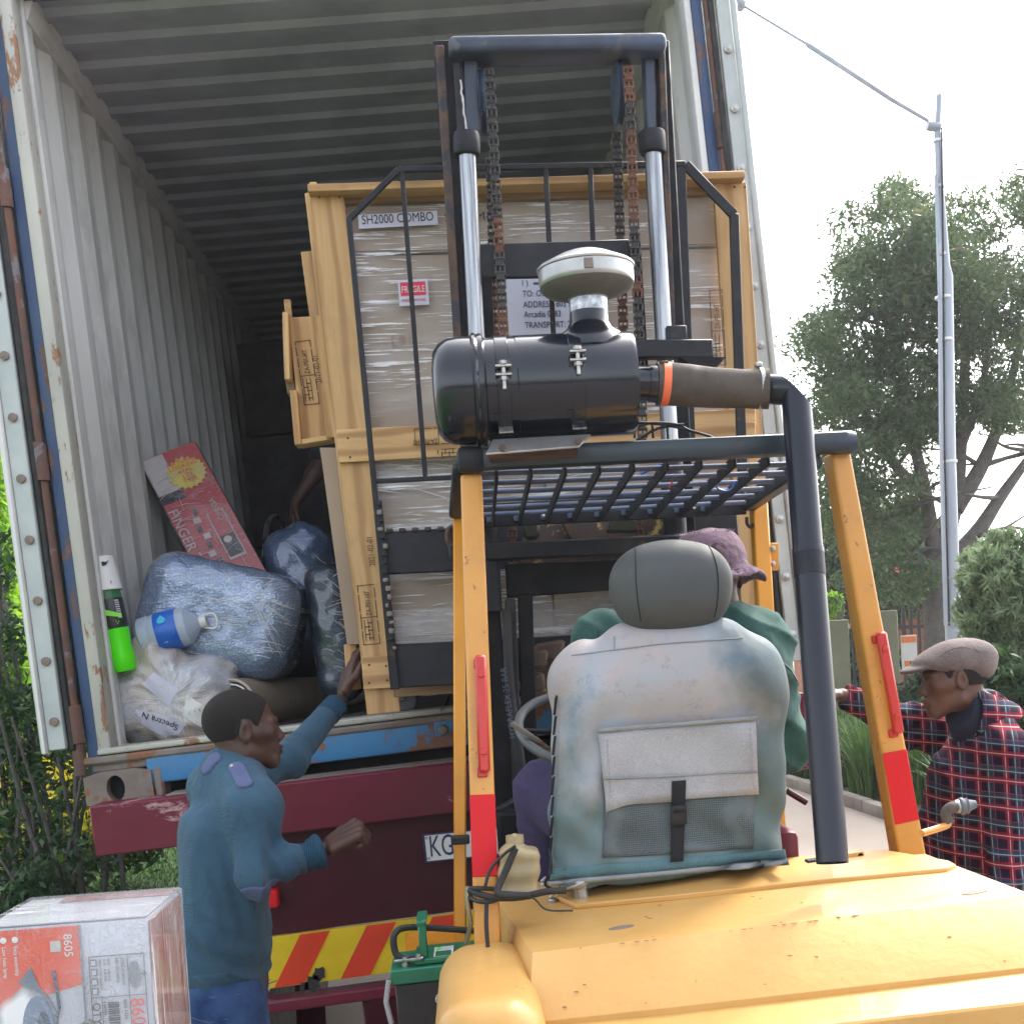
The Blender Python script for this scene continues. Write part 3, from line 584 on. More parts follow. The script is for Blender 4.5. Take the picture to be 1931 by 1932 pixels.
# front cartons behind the frame
TLc, TRc, BLc, BRc = cp(640, 376, .05), cp(1350, 366, .05), cp(728, 1290, .05), cp(1385, 1240, .05)
def cf(s, t, d=0):
    return (BLc.lerp(BRc, s)).lerp(TLc.lerp(TRc, s), t) + Vector((0, d, 0))
def slab(name, s0, t0, s1, t1, dep, mat, off=0, parent=CR):
    a, b, c, d = cf(s0, t0, off), cf(s1, t0, off), cf(s1, t1, off), cf(s0, t1, off)
    vs = [a, b, c, d] + [q + Vector((0, dep, 0)) for q in (a, b, c, d)]; M = Matrix.Translation(sum(vs, Vector()) / 8); I = M.inverted()
    bm = bmesh.new(); vv = [bm.verts.new(I @ v) for v in vs]
    for f in ((0, 1, 2, 3), (7, 6, 5, 4), (0, 4, 5, 1), (1, 5, 6, 2), (2, 6, 7, 3), (3, 7, 4, 0)): bm.faces.new([vv[i] for i in f])
    bmesh.ops.bevel(bm, geom=list(bm.edges), offset=.006, segments=2, affect='EDGES')
    return link(name, bm_mesh(name, bm, 40), mat, parent, M)
rows = [(0, .30), (.305, .485), (.49, .885), (.89, 1)]
for i, (t0, t1) in enumerate(rows):
    for s0, s1 in (((.0, .485), (.49, 1)) if i != 3 else ((0, 1),)): slab('carton', s0, t0, s1, t1, .85, m_carton, random.uniform(-.006, .006))
cfilm = slab('stretch_film', -.004, -.004, 1.004, 1.004, .87, m_film, -.012)
for t_ in (.28, .47, .10):
    for s0, s1 in ((.0, .25), (.4, .75)): slab('film_fold', s0, t_ - .07, s1, t_ + .05, .004, m_film2, -.018)
# loose pulled folds of film: thin raised ridges, their highlight put in as pale colour
for k in range(120):
    s0 = random.uniform(.01, .80); t0 = random.random() ** 1.0 * .96; l = random.uniform(.03, .16); dt = random.gauss(0, .004)
    if .36 < t0 < .50: dt += l * random.uniform(-.35, .05)
    a, b = cf(s0, t0, -.019), cf(min(s0 + l, 1), t0 + dt, -.019); m_ = (a + b) / 2 + Vector((0, -.002, 0))
    w = random.uniform(.0012, .0026)
    o = rod('film_ridge', [a, m_, b], [.0003, w, .0003], m_film_r, CR, 5, False)
# frame planks
def plank(name, a, b, w, t=.022, nrm=FN, mat=m_wood): return beam(name, a, b, w * KS, t * KS, nrm, mat, CR, .002)
plank('plank', cp(616, 362), cp(724, 1345), .122)
sp = plank('side_plank', cp(584, 372, .05), cp(702, 1345, .05), .10, .024, (-1, 0, 0))
plank('plank', cp(1375, 345), cp(1437, 1290), .125)
plank('plank', cp(583, 362, -.02), cp(1400, 336, -.02), .026, .09, (0, -1, 0))
beam('plank', cp(650, 376, .03), cp(1345, 358, .03), .035, .03, FN, m_woodd, CR, .002)  # darker board colour paints the shade of the recess under the top plank
plank('plank', cp(637, 842, -.022), cp(1425, 800, -.022), .118)
plank('plank', cp(742, 1302, .0), cp(1400, 1262, .0), .05, .03, mat=m_woodd)
pk = plank('plank', cp(684, 1270, -.022), cp(741, 1267, -.022), .118, .020)
plank('plank', cp(1399, 822, -.035), cp(1424, 822, -.035), .1, .02)
for (u, v) in ((696, 1254), (728, 1256), (730, 1283), (696, 1288), (656, 826), (700, 828), (660, 862), (602, 371), (640, 371), (1385, 352), (1405, 352)):
    lathe('nail', [(.0035, 0), (.003, .001), (0, .001)], frame(cp(u, v, -.0345 if v > 800 else -.012), (0, -1, 0), (0, 0, 1)), m_ink, CR, 8)
# rear and side members of the crate (seen past its left edge)
bk = .95
plank('plank', cp(579, 475, .25), cp(597, 610, .25), .045, .022)
BK = Vector((0, bk, 0))
plank('plank', cp(616, 366) + BK, cp(722, 1345) + BK, .12)
plank('plank', cp(1375, 345) + BK, cp(1437, 1290) + BK, .12)
quadplate('wrapped_side', cp(655, 1215, .07), cp(690, 1215, .07), cp(640, 845, .07), cp(604, 845, .07), .02, m_carton, CR)
for (v0) in (372, 1282):
    beam('plank', cp(592 + (v0 - 372) * .118, v0, .03), cp(594 + (v0 - 372) * .118, v0 + 2, .03) + Vector((0, bk, 0)), .10, .022, (-1, 0, 0), m_wood, CR, .002)
    beam('plank', cp(1398 + (v0 - 372) * .05, v0 - 20, .03), cp(1398 + (v0 - 372) * .05, v0 - 20, .03) + Vector((0, bk, 0)), .10, .022, (1, 0, 0), m_wood, CR, .002)
# boarded pallet end that sticks out on the left, with its stamps
e0 = .16
a_, b_ = cp(577, 598, e0), cp(600, 836, e0)
pe = plank('stamped_board', a_, b_, .125, .022)
plank('plank', cp(541, 594, e0 - .02), cp(545, 720, e0 - .02), .022, .09)
plank('plank', cp(556, 740, e0 - .02), cp(565, 842, e0 - .02), .026, .09)
plank('plank', cp(548, 718, e0 + .02), cp(552, 745, e0 + .02), .03, .07, mat=m_woodd)
plank('plank', cp(566, 838, e0 - .01), cp(628, 828, e0 - .01), .018, .1)
plank('plank', cp(603, 598, e0 - .035), cp(625, 828, e0 - .035), .034, .06)
beam('plank', cp(545, 600, e0 + .03), cp(545, 600, e0 + .85), .12, .022, (-1, 0, 0), m_wood, CR, .002)
plank('plank', cp(662, 1215, .12), cp(668, 1300, .12), .045, .09)
# stamps: outline, code and date, burnt into the boards
def stamp(c, ax, off, L_=.19, H_=.062, mirror=False, parent=CR):
    ax = Vector(ax).normalized(); M = frame(Vector(c) + FN * off, ax, FN); L_, H_ = L_ * KS, H_ * KS
    def bar(x0, y0, x1, y1): return [(x0, y0), (x1, y0), (x1, y1), (x0, y1)]
    t = .0028; vs, fs = [], []
    def add(x0, y0, x1, y1): n = len(vs); vs.extend([(x0, y0, 0), (x1, y0, 0), (x1, y1, 0), (x0, y1, 0)]); fs.append((n, n + 1, n + 2, n + 3))
    for y in (0, H_ - t):
        x = 0
        while x < L_ - .01: l = random.uniform(.03, .06); add(x, y, min(x + l, L_), y + t); x += l + .006
    for x in (0, L_ * .45, L_ - t): add(x, 0, x + t * .8, H_)
    for y in (.018, .030, .042): add(.012, y, L_ * .42, y + .0022)
    for k in range(5): add(.02 + k * .012, .020 + (k % 2) * .006, .023 + k * .012, .034 + (k % 2) * .01)
    o = link('stamp', mesh('stamp', vs, fs), m_stamp, parent, M)
    text('ZA-P01-HT', .023, M @ Matrix.Translation((L_ * .48, H_ * .33, 0)), m_stamp, parent, sx=.72)
    return o
ax1 = cp(683, 1120) - cp(694, 1222)
stamp(cp(718, 1214), ax1, .0135, .22, .062)
text('2021-02-01', .026, frame(cp(708, 1068) + FN * .0135, ax1, FN), m_stamp, CR, sx=.8)
ax2 = cp(558, 640) - cp(577, 765)
stamp(cp(604, 762, e0), ax2, .0135, .24, .058)
text('2021-02-01', .025, frame(cp(609, 726, e0 - .035) + FN * .0325, ax2, FN), m_stamp, CR, sx=.8)
stamp(cp(866, 835, -.022), cp(780, 840) - cp(866, 835), .0135, .16, -.055)
stamp(cp(1368, 690), cp(1360, 540) - cp(1368, 690), .0135, .28, .05)
# paper labels on the cartons
def label(name, u0, v0, u1, v1, slope=-.055, d=.02, mat=None):
    du = (v1 - v0) * .075
    q = [cp(u0 + du, v1, d), cp(u1 + du, v1 + (u1 - u0) * slope, d), cp(u1, v0 + (u1 - u0) * slope, d), cp(u0, v0, d)]
    o = quadplate(name, *q, .0015, mat or m_white, CR); return o, q
lab, q = label('paper_label', 675, 405, 824, 431); M = frame(q[0] + FN * .002 + Vector((.01, 0, .013)), q[1] - q[0], FN)
text('SH2000 COMBO', .041, M, m_ink, lab, sx=.78)
text('STORM-N', .037, frame(cp(838, 417, .034), (1, 0, .02), FN), m_ink, CR, sx=1.1)
lab, q = label('fragile_label', 750, 528, 806, 577); ax = q[1] - q[0]; up = q[3] - q[0]
i = lambda s, t, o=.0015: q[0] + ax * s + up * t + FN * o
quadplate('print_block', i(.07, .38), i(.92, .38), i(.92, .9), i(.07, .9), .0008, m_redl, lab)
text('FRAGILE', .0296, frame(i(.10, .50, .0025), ax, FN), m_whitep, lab, sx=.68); text('HANDLE WITH CARE', .0118, frame(i(.08, .16, .002), ax, FN), m_inkr, lab, sx=.68)
lab, q = label('address_sheet', 952, 524, 1090, 632, -.03, -.005); ax = q[1] - q[0]; up = q[3] - q[0]
for s_, t_, sz in (('TO: Oumi', .70, .028), ('ADDRESS: 803', .50, .028), ('Arcadia 0083', .32, .028), ('TRANSPORT: Titan EXpress', .12, .028)): text(s_, sz, frame(i(.22, t_ * .95, .002), ax, FN), m_inkb, lab, sx=.8)
text('I )', .026, frame(i(.22, .86, .002), ax, FN), m_ink, lab); quadplate('print_block', i(.38, .87), i(.62, .87), i(.62, .91), i(.38, .91), .0006, m_inkb, lab)
text('L91', .05, frame(cp(738, 654, .034), (1, 0, .05), FN), paint('faded_pen', (.3, .2, .17), None, .7, bump=0), CR)

# castor trolley wheel beside the crate foot
cw_ = thing('castor_wheel', 'grey rubber castor wheel standing by the foot of the crate', 'castor wheel', P(764, 1342, 4.9))
cc = P(763, 1322, 4.9)
lathe('tyre', [(.022, -.016), (.040, -.016), (.045, -.010), (.045, .010), (.040, .016), (.022, .016)], frame(cc, (.35, -1, 0), (0, 0, 1)), paint('grey_rubber', (.26, .27, .28), (.2, .21, .22), .6), cw_, 28)
lathe('hub', [(.0, -.012), (.022, -.012), (.022, .012), (0, .012)], frame(cc, (.35, -1, 0), (0, 0, 1)), m_cast, cw_, 20)
beam('fork', cc + Vector((-.012, -.025, .0)), cc + Vector((-.015, -.02, .07)), .03, .004, FN, m_cast, cw_)
# ---------------------------------------------------------------- forklift
FK = thing('forklift', 'orange-yellow forklift with black mast and guard, lifting the crate into the container', 'forklift', (.45, 2.6, 0))
NB = Vector((0, -1, 0)); UP = Vector((0, 0, 1))
# counterweight: one casting, upper block and wider lower body
t_ = P(1272, 1767, 2.30); zT = t_.z
kA = P(941, 1702, 2.65); kB = P(1004, 1795, 2.21); r0 = P(1745, 1609, 2.93); r1 = P(1931, 1679, 2.47)
cwz = float(zT)
def planes(ps):
    return [(_v(Vector(n_).normalized()), _v(q)) for n_, q in ps]
lx = (kB - kA); nl = Vector((-lx.y, lx.x, 0)).normalized(); nl = -nl if nl.x > 0 else nl
top_n = Vector((-.075, -.02, 1))
PA = planes([(top_n, P(1300, 1700, 2.62)), (nl + Vector((0, 0, .32)), P(1000, 1775, 2.3)), (Vector((.62, .22, .45)), P(1931, 1690, 2.47) + Vector((.05, 0, 0))),
             (Vector((-.035, -.60, .62)), P(1272, 1767, 2.30)), (Vector((-.03, -1, .12)), P(1272, 1899, 2.14)), (Vector((0, 1, 0)), (0, 2.86, 1))])
def top_at(u, v, d=0):     # point on the sloped top plane
    n_, q = PA[0]; dr = CM @ np.array((u - CX, -(v - CY), -F)); t = ((q - CAM) @ n_) / (dr @ n_); return Vector(CAM + dr * t) + Vector((0, 0, d))
capp = top_at(1102, 1702)
def hull(points, bev, seg=3):
    bm = bmesh.new()
    for q in points: bm.verts.new(q)
    r = bmesh.ops.convex_hull(bm, input=bm.verts); bmesh.ops.delete(bm, geom=[v for v in bm.verts if not v.link_faces], context='VERTS')
    bmesh.ops.dissolve_limit(bm, angle_limit=R(2.5), verts=bm.verts, edges=bm.edges)
    bmesh.ops.bevel(bm, geom=list(bm.edges), offset=bev, segments=seg, profile=.6, affect='EDGES', clamp_overlap=True); return bm
front = [(1004, 1797), (1130, 1784), (1272, 1768), (1440, 1748), (1600, 1728), (1780, 1706), (1945, 1687)]; ridge = [(998, 1930), (1130, 1916), (1272, 1900), (1440, 1882), (1600, 1864), (1780, 1843), (1965, 1822)]
tops = [top_at(u, v) for u, v in front]; rid = [P(u, v, t.y - .125) for (u, v), t in zip(ridge, tops)]
back = [top_at(941, 1702), top_at(950, 1668), top_at(1745, 1611), top_at(1400, 1640)]
A_ = tops + back + rid + [q - Vector((0, 0, .3)) for q in rid] + [q - Vector((0, 0, .5)) for q in back]
trd = [P(u, v + 66, t.y - .125 - .10) for (u, v), t in zip(ridge, tops)]
Bp = [q + Vector((0, .02, -.004)) for q in rid] + trd + [Vector((q.x, q.y - .03, .32)) for q in trd] + [Vector((q.x, 2.55, .32)) for q in trd] + [Vector((rid[0].x, 2.5, rid[0].z - .01)), Vector((rid[-1].x, 2.5, rid[-1].z - .01))]
lobe = [P(905, 1803, 2.50), P(870, 1826, 2.36), P(846, 1850, 2.25), P(832, 1890, 2.16), P(822, 1935, 2.10), P(985, 1880, 2.15), P(1010, 1850, 2.3), P(1000, 1810, 2.5)]
Cp = lobe + [Vector((q.x, q.y, .32)) for q in lobe] + [Vector((.3, 2.0, .32)), Vector((.3, 2.06, 1.14)), Vector((.2, 2.0, 1.12))]
bm = bmesh.new()
for part in (hull(A_, .016), hull(Bp, .02)):
    m_ = bpy.data.meshes.new('x'); part.to_mesh(m_); part.free(); bm.from_mesh(m_); bpy.data.meshes.remove(m_)
bm.transform(Matrix.Translation((-.4, -2.2, -.8))); CWT = link('counterweight', bm_mesh('counterweight', bm, 28), m_cw, FK, Matrix.Translation((.4, 2.2, .8)))
lx0, lx1 = P(824, 1925, 2.12).x, P(985, 1900, 2.15).x + .052; lz = P(900, 1822, 2.36).z
def lobef(p): return smax(sbox(p, ((lx0 + lx1) / 2, 2.38, lz - .43), ((lx1 - lx0) / 2, .27, .42), .075, rotM((0, 1, 0), -.03)), (p - _v((lx0, 2.09, lz))) @ _v(Vector((-.5, -1, .1)).normalized()) - .02, .12)
sdf_obj('corner_fender', lobef, (lx0 - .05, 2.0, .3), (lx1 + .05, 2.70, lz + .06), .011, m_cw, FK, (lx0, 2.3, lz))
lathe('cap_recess', [(.0, -.0), (.046, .0006), (.050, .0012)], frame(capp + Vector((.022, 0, .0005)), (-.075, -.02, 1), (0, 1, 0)), m_ink, CWT, 24)
for u, v in ((1172, 1750), (1838, 1684)):
    q = top_at(u, v, .0008); prism('lifting_hole', [(.026 * math.cos(a), .012 * math.sin(a)) for a in np.linspace(0, 6.28, 16, endpoint=False)], frame(q, (1, 0, .07), (-.075, -.02, 1)), .001, m_cast, CWT)
# chips, scratches through the paint and rust smears
def chip(q, n_, L_, W_, ang, mat):
    M = frame(q, (math.cos(ang), math.sin(ang) * .9, 0), n_); k = 11
    prism('paint_chip', [(L_ / 2 * math.cos(t) * random.uniform(.55, 1.), W_ / 2 * math.sin(t) * random.uniform(.5, 1.)) for t in np.linspace(0, 6.28, k, endpoint=False)], M, .0006, mat, CWT)
m_chip = paint('bared_rust', (.20, .10, .055), (.30, .15, .06), .8, sc=30, bump=.4)
for k in range(13): chip(top_at(random.uniform(1030, 1880), random.uniform(1680, 1745), .0004), (-.075, -.02, 1), random.uniform(.004, .022), random.uniform(.002, .006), random.uniform(-.6, .6), m_chip)
nF = ((rid[3] - tops[3]).cross(Vector((1, 0, .07)))).normalized(); nF = nF if nF.y < 0 else -nF
for k in range(10):
    a, b = random.uniform(.02, .98), random.uniform(.1, .95); i_ = min(5, int(a * 6)); f_2 = a * 6 - i_; q = tops[i_].lerp(tops[i_ + 1], f_2).lerp(rid[i_].lerp(rid[i_ + 1], f_2), b); chip(q + nF * .0008, nF, random.uniform(.003, .014), random.uniform(.002, .005), random.uniform(-.5, .5), m_chip)
for k in range(16):
    i_ = random.randrange(6); q = tops[i_].lerp(tops[i_ + 1], random.random()); chip(q + (nF + Vector((0, 0, 1))).normalized() * -.0006, (nF + Vector((0, 0, 1))), random.uniform(.004, .02), .003, .07, m_chip)
# hood sheet with its seam
hp = [top_at(1085, 1716, .004), top_at(1272, 1698, .004), top_at(1560, 1666, .004), top_at(1785, 1645, .004), top_at(1803, 1637, .004), top_at(1790, 1630, .004), top_at(1660, 1608, .004), top_at(1240, 1650, .004), top_at(1060, 1676, .004), top_at(1050, 1700, .004)]
c_ = sum(hp, Vector()) / len(hp); Mh = frame(c_, (1, 0, .07), (-.075, -.02, 1)); Ih = Mh.inverted()
prism('hood_sheet', [tuple((Ih @ q)[:2]) for q in hp], Mh, .012, m_cw, FK, .002)
# fuel cap neck in its cut-out
FC = lathe('filler_neck', [(.016, -.08), (.016, .012), (.020, .014), (.020, .022), (.016, .024)], frame(capp + Vector((-.006, 0, .02)), (-.1, 0, 1), (0, -1, 0)), m_zinc, FK, 16)
cM = frame(capp + Vector((-.012, -.01, .052)), (-.30, -.25, 1), (0, -1, 0))
lathe('cap', [(.020, -.012), (.024, -.008), (.024, .0), (.018, .006), (0, .008)], cM, m_alu, FC, 20)
prism('cap_wing', [(-.038, -.010), (-.02, -.024), (.02, -.022), (.040, -.006), (.038, .008), (.02, .022), (-.02, .024), (-.036, .012)], cM @ frame((.0, 0, 0), (0, 1, .3), (1, 0, 0)), .006, m_alu, FC, .001)
for u, v in ((1042, 1702), (1026, 1671)):
    q = top_at(u, v, .006); b_ = lathe('wing_bolt', [(.012, -.01), (.012, 0), (.009, .003), (0, .003)], frame(q, (-.1, 0, 1), (0, 1, 0)), m_zinc, FK, 14); rod('wing', [q + Vector((-.006, 0, .004)), q + Vector((.006, 0, .014))], .0035, m_zinc, b_, 6)
# guard geometry --------------------------------------------------
ga, gb = P(872, 868, 2.80), P(1600, 834, 2.80)
gx = (gb - ga).normalized()
beam('guard_beam', ga, gb - gx * .0, .048, .05, NB, m_teal, FK, .012, 2)
lathe('beam_end', [(.0, -.004), (.024, -.002), (.027, .01), (.027, .05), (.024, .055)], frame(gb + gx * .012, -gx, UP), m_blackw, FK, 16)
beam('beam_cap', ga - gx * .012, ga + gx * .05, .056, .06, NB, m_black, FK, .014, 2)
fa_, fb_ = P(862, 975, 3.62), P(1406, 948, 3.62)
zr = fa_.z
beam('guard_front_plate', fa_ + gx * .06, fb_, .068, .012, NB, m_black, FK, .002)
beam('guard_rail', ga + Vector((0, .02, -.012)), fa_ + Vector((0, 0, .01)), .03, .045, (1, 0, 0), m_black, FK, .008)
gr_ = P(1538, 850, 2.8); beam('guard_rail', gr_ + Vector((0, .02, -.012)), fb_ + Vector((.01, 0, .0)), .05, .04, (1, 0, 0), m_teal, FK, .006)
# grate: round rods across, flat bars front to back
N1 = 6
for k in range(N1):
    t = (k + .8) / (N1 + .6); a = (ga + gx * .03).lerp(fa_, t) + Vector((0, 0, -.012)); b = gr_.lerp(fb_, t) + Vector((-.02, 0, -.012))
    rod('guard_rod', [a, b], .0065, m_rodl, FK, 8)
for k in range(10):
    x = .075 + k * .0775; a = ga + gx * x; b = Vector((a.x + .004, fa_.y, fa_.z + gx.z * x))
    if a.x > gr_.x - .03: break
    beam('guard_slat', a + Vector((0, .025, -.026)), b + Vector((0, -.012, -.022)), .030, .006, (1, 0, 0), m_black, FK, .0015)
    if k < 9: box('slat_clip', Matrix.Translation(b + Vector((-.01, -.012, -.01))), .014, .008, .022, m_rodl, FK, .001)
for u, v in ((1025, 972), (1186, 962), (1309, 957)): lathe('rivet', [(.005, 0), (.004, .003), (0, .004)], frame(P(u, v, 3.605), NB, UP), m_whitep, FK, 8)
rod('hook', curve_pts([P(1408, 975, 3.6), P(1409, 988, 3.6), P(1416, 994, 3.6), P(1421, 988, 3.6)]), .005, m_black, FK, 6)
# rear legs (box section) and their fittings
def leg(u0a, u0b, v0, y0, u1a, u1b, v1, y1, depth, mat, name='guard_leg'):
    a = (P(u0a, v0, y0) + P(u0b, v0, y0)) / 2; b = (P(u1a, v1, y1) + P(u1b, v1, y1)) / 2
    wa, wb = (P(u0b, v0, y0) - P(u0a, v0, y0)).length, (P(u1b, v1, y1) - P(u1a, v1, y1)).length
    x = (b - a).normalized(); M = frame((a + b) / 2, x, NB); Lh = (b - a).length / 2
    bm = bmesh.new(); vv = []
    for s_, w in ((-1, wa), (1, wb)):
        for sy, sz in ((-1, -1), (1, -1), (1, 1), (-1, 1)): vv.append(bm.verts.new((s_ * Lh, sy * w / 2, (sz - 1) * depth / 2)))
    for f in ((0, 1, 2, 3), (7, 6, 5, 4), (0, 4, 5, 1), (1, 5, 6, 2), (2, 6, 7, 3), (3, 7, 4, 0)): bm.faces.new([vv[i] for i in f])
    bmesh.ops.bevel(bm, geom=list(bm.edges), offset=.009, segments=3, profile=.6, affect='EDGES')
    o = link(name, bm_mesh(name, bm, 40), mat, FK, M); return o, M, Lh, (wa + wb) / 2
LL, LM, LH, LW = leg(868, 909, 893, 2.80, 896, 946, 1830, 2.58, .055, m_yel)
RL, RM, RH, RW = leg(1567, 1604, 850, 2.82, 1700, 1752, 1640, 2.84, .075, m_yel)
def fit(M, t, Lh): return -Lh + 2 * Lh * t
def legpart(name, M, Lh, t0, t1, y, w, th, mat, off=.0, bev=.004): return box(name, M @ Matrix.Translation((fit(M, (t0 + t1) / 2, Lh), y, off + th / 2)), (t1 - t0) * 2 * Lh, w, th, mat, FK, bev)
for (M, Lh, t0, t1, yy, r0_, r1_) in ((LM, LH, .385, .62, .004, .662, .822), (RM, RH, .43, .672, -.008, .713, .885)):
    d = 1 if M is LM else 1
    # local Y direction may point either way: find the outer side
    yv = (M.to_3x3() @ Vector((0, 1, 0))).x; sgn = 1 if yv > 0 else -1
    hb = legpart('red_bar', M, Lh, t0, t1, sgn * (.006 if M is LM else .013), .025, .016, m_red, .008, .005)
    for tt in (t0 + .04, t1 - .04): lathe('bolt', [(.008, 0), (.007, .004), (0, .005)], M @ frame((fit(M, tt, Lh), sgn * (.006 if M is LM else .013), .0245), (0, 0, 1), (1, 0, 0)), m_red, hb, 12)
    for tt in (t0 + .005, t1 - .012): legpart('bar_foot', M, Lh, tt, tt + .02, sgn * (.002 if M is LM else .004), .022, .010, m_red, -.001, .002)
    legpart('reflector', M, Lh, r0_, r1_, 0, (LW if M is LM else RW) * 1.04, .003, m_refl, .0, .0012)
# front legs
fl = P(866, 975, 3.64), P(868, 1800, 3.44)
beam('guard_leg', fl[0], fl[1], .034, .05, NB, m_yels, FK, .004)
beam('guard_leg', P(1430, 950, 3.64), P(1447, 1240, 3.55), .046, .05, NB, m_yels, FK, .004)
beam('guard_leg', P(1447, 1240, 3.55), P(1470, 1700, 3.4), .046, .05, NB, m_yels, FK, .004)
bp = quadplate('bracket_plate', P(1443, 1076, 3.6), P(1468, 1076, 3.6), P(1468, 1024, 3.6), P(1443, 1024, 3.6), .008, m_yels, FK, .001)
for v in (1035, 1064): lathe('bolt', [(.010, 0), (.010, .008), (.005, .010), (.004, .018), (0, .018)], frame(P(1456, v, 3.595), NB, UP), m_zinc, bp, 6)
box('leg_clamp', Matrix.Translation(P(868, 1584, 3.4)), .05, .04, .022, m_black, FK, .003)
# mast --------------------------------------------------------------
YM = 3.74; KM = .88
def mbeam(name, a, b, w, t, *r): return beam(name, a, b, w * KM, t * KM, *r)
def mp(u, v, d=0): return P(u, v, YM + d)
mbeam('mast_rail', mp(836, 86), mp(953, 1520), .068, .09, NB, m_black2, FK, .004)
mbeam('mast_rail', mp(829, 86, -.045), mp(876, 850, -.045), .028, .02, NB, m_rust, FK, .003)
mbeam('mast_rail', mp(861, 118, -.055), mp(893, 640, -.055), .026, .016, NB, m_black, FK, .003)
mbeam('mast_rail', mp(1243, 86), mp(1320, 1520), .056, .09, NB, m_black2, FK, .004)
mbeam('mast_rail', mp(1247, 84, -.045), mp(1270, 700, -.045), .022, .02, NB, m_rust, FK, .003)
mbeam('mast_rail', mp(1270, 700, -.02), mp(1300, 1040, -.02), .05, .03, NB, m_teal, FK, .003)
tb = mbeam('mast_head', mp(846, 98, -.05), mp(1253, 91, -.05), .058, .13, NB, m_blackw, FK, .018, 3)
mbeam('head_web', mp(886, 112, -.03), mp(892, 266, -.03), .052, .05, NB, m_blackw, FK, .006)
mbeam('head_web', mp(1222, 112, -.03), mp(1228, 262, -.03), .040, .05, NB, m_blackw, FK, .006)
rod('weld_bead', [mp(868 + random.uniform(-1.5, 1.5) + k * .9, 150 + k * 8, -.068) for k in range(14)], [random.uniform(.003, .005) for k in range(14)], m_zinc, FK, 6)
for u, v0, v1, sx in ((908, 128, 256, 0), (1166, 122, 226, 0)):
    lathe('chain_wheel', [(.0, -.010), (.088, -.012), (.092, -.009), (.084, 0), (.092, .009), (.088, .012), (0, .010)], frame(mp(u, (v0 + v1) / 2, .02), (1, 0, .02), UP), m_blackw, FK, 30)
def cyl(u0, u1, v0, v1):
    a, b = mp(u0, v0, -.05), mp(u1, v1, -.05); d = (a - b).normalized(); s = 1.
    rod('piston_rod', [a, b], .0258, m_chrome, FK, 24)
    M = frame(a, d, UP if 0 else NB); lathe('rod_collar', [(.027, -.010), (.037, -.007), (.0405, .0), (.0405, .048), (.038, .054), (.0, .054)], M, m_black, FK, 26)
    lathe('cylinder', [(.0, -.0), (.033, 0), (.035, .006), (.035, .5)], frame(b, -d, NB), m_black, FK, 24)
cyl(880, 908, 288, 830); cyl(1231, 1264, 284, 845)
lathe('bolt', [(.012, 0), (.012, .012), (0, .013)], frame(mp(1236, 252, -.06), UP, NB), m_black, FK, 6)
quadplate('mast_plate', mp(905, 526, -.02), mp(1190, 520, -.02), mp(1186, 452, -.02), mp(903, 462, -.02), .02, m_black, FK, .003)
mbeam('mast_web', mp(918, 522, -.03), mp(932, 860, -.03), .034, .02, NB, m_black2, FK, .002)
mbeam('mast_web', mp(1198, 440, -.03), mp(1214, 700, -.03), .03, .02, NB, m_black2, FK, .002)
mbeam('mast_cross', mp(1185, 660, -.09), mp(1342, 659, -.09), .058, .05, NB, m_black, FK, .003)
prism('mast_gusset', [(-.02, 0), (.12, 0), (.10, -.022), (.02, -.022)], frame(mp(1290, 675, -.09), (1, 0, -.05), NB), .04, m_black2, FK)
lug = box('lug', Matrix.Translation(mp(1275, 630, -.08)), .06, .03, .045, m_black, FK, .003); lathe('lug_hole', [(.0, 0), (.006, .0), (.008, .001)], frame(mp(1270, 632, -.097), NB, UP), m_ink, lug, 10)
# second stage seen under the guard
quadplate('carriage_block', mp(1085, 1036, .1), mp(1262, 1022, .1), mp(1260, 966, .1), mp(1060, 985, .1), .03, m_grease, FK, .004)
quadplate('carriage_block', mp(975, 1095, .12), mp(1262, 1085, .12), mp(1260, 985, .12), mp(990, 990, .12), .02, m_grease, FK, .003)
quadplate('stop_block', mp(1143, 1004, -.04), mp(1200, 1004, -.04), mp(1197, 972, -.04), mp(1150, 974, -.04), .06, paint('olive_block', (.06, .065, .045), (.04, .045, .035), .6, dirt=.3), FK, .006)
quadplate('stop_block', mp(988, 1018, -.04), mp(1016, 1018, -.04), mp(1018, 984, -.04), mp(985, 984, -.04), .05, paint('olive_block_stained', (.06, .065, .045), (.04, .045, .035), .6, wear=.6, wc=(.35, .28, .04), wsc=12), FK, .01)
beam('tilt_bar', P(846, 1045, 3.67), P(1330, 1022, 3.67), .051, .05, NB, m_black, FK, .006)
rod('ring', [P(852 + 8 * math.cos(a) - 0, 1011 + 17 * math.sin(a), 3.67) for a in np.linspace(R(90), R(280), 12)], .008, m_rust, FK, 8)
quadplate('mast_plate', mp(956, 1128, .0), mp(1262, 1105, .0), mp(1258, 1052, .0), mp(952, 1064, .0), .03, m_black2, FK, .003)
mbeam('mast_web', mp(990, 1120, -.01), mp(1004, 1560, -.01), .05, .02, NB, m_black2, FK, .003)
mbeam('mast_web', mp(962, 1130, -.035), mp(978, 1540, -.035), .035, .03, NB, m_rub, FK, .003)
quadplate('axle_frame', P(940, 1610, 3.5), P(1100, 1608, 3.5), P(1098, 1522, 3.5), P(935, 1530, 3.5), .08, m_black2, FK, .01)
quadplate('floor_frame', P(925, 1530, 3.6), P(1130, 1520, 3.6), P(1128, 1490, 3.6), P(985, 1495, 3.6), .05, m_black, FK, .008)
hz_ = rod('hydraulic_hose', curve_pts([mp(955, 1150, -.07), mp(962, 1300, -.08), mp(985, 1460, -.08), mp(995, 1560, -.05)]), .014, m_rub, FK, 10)
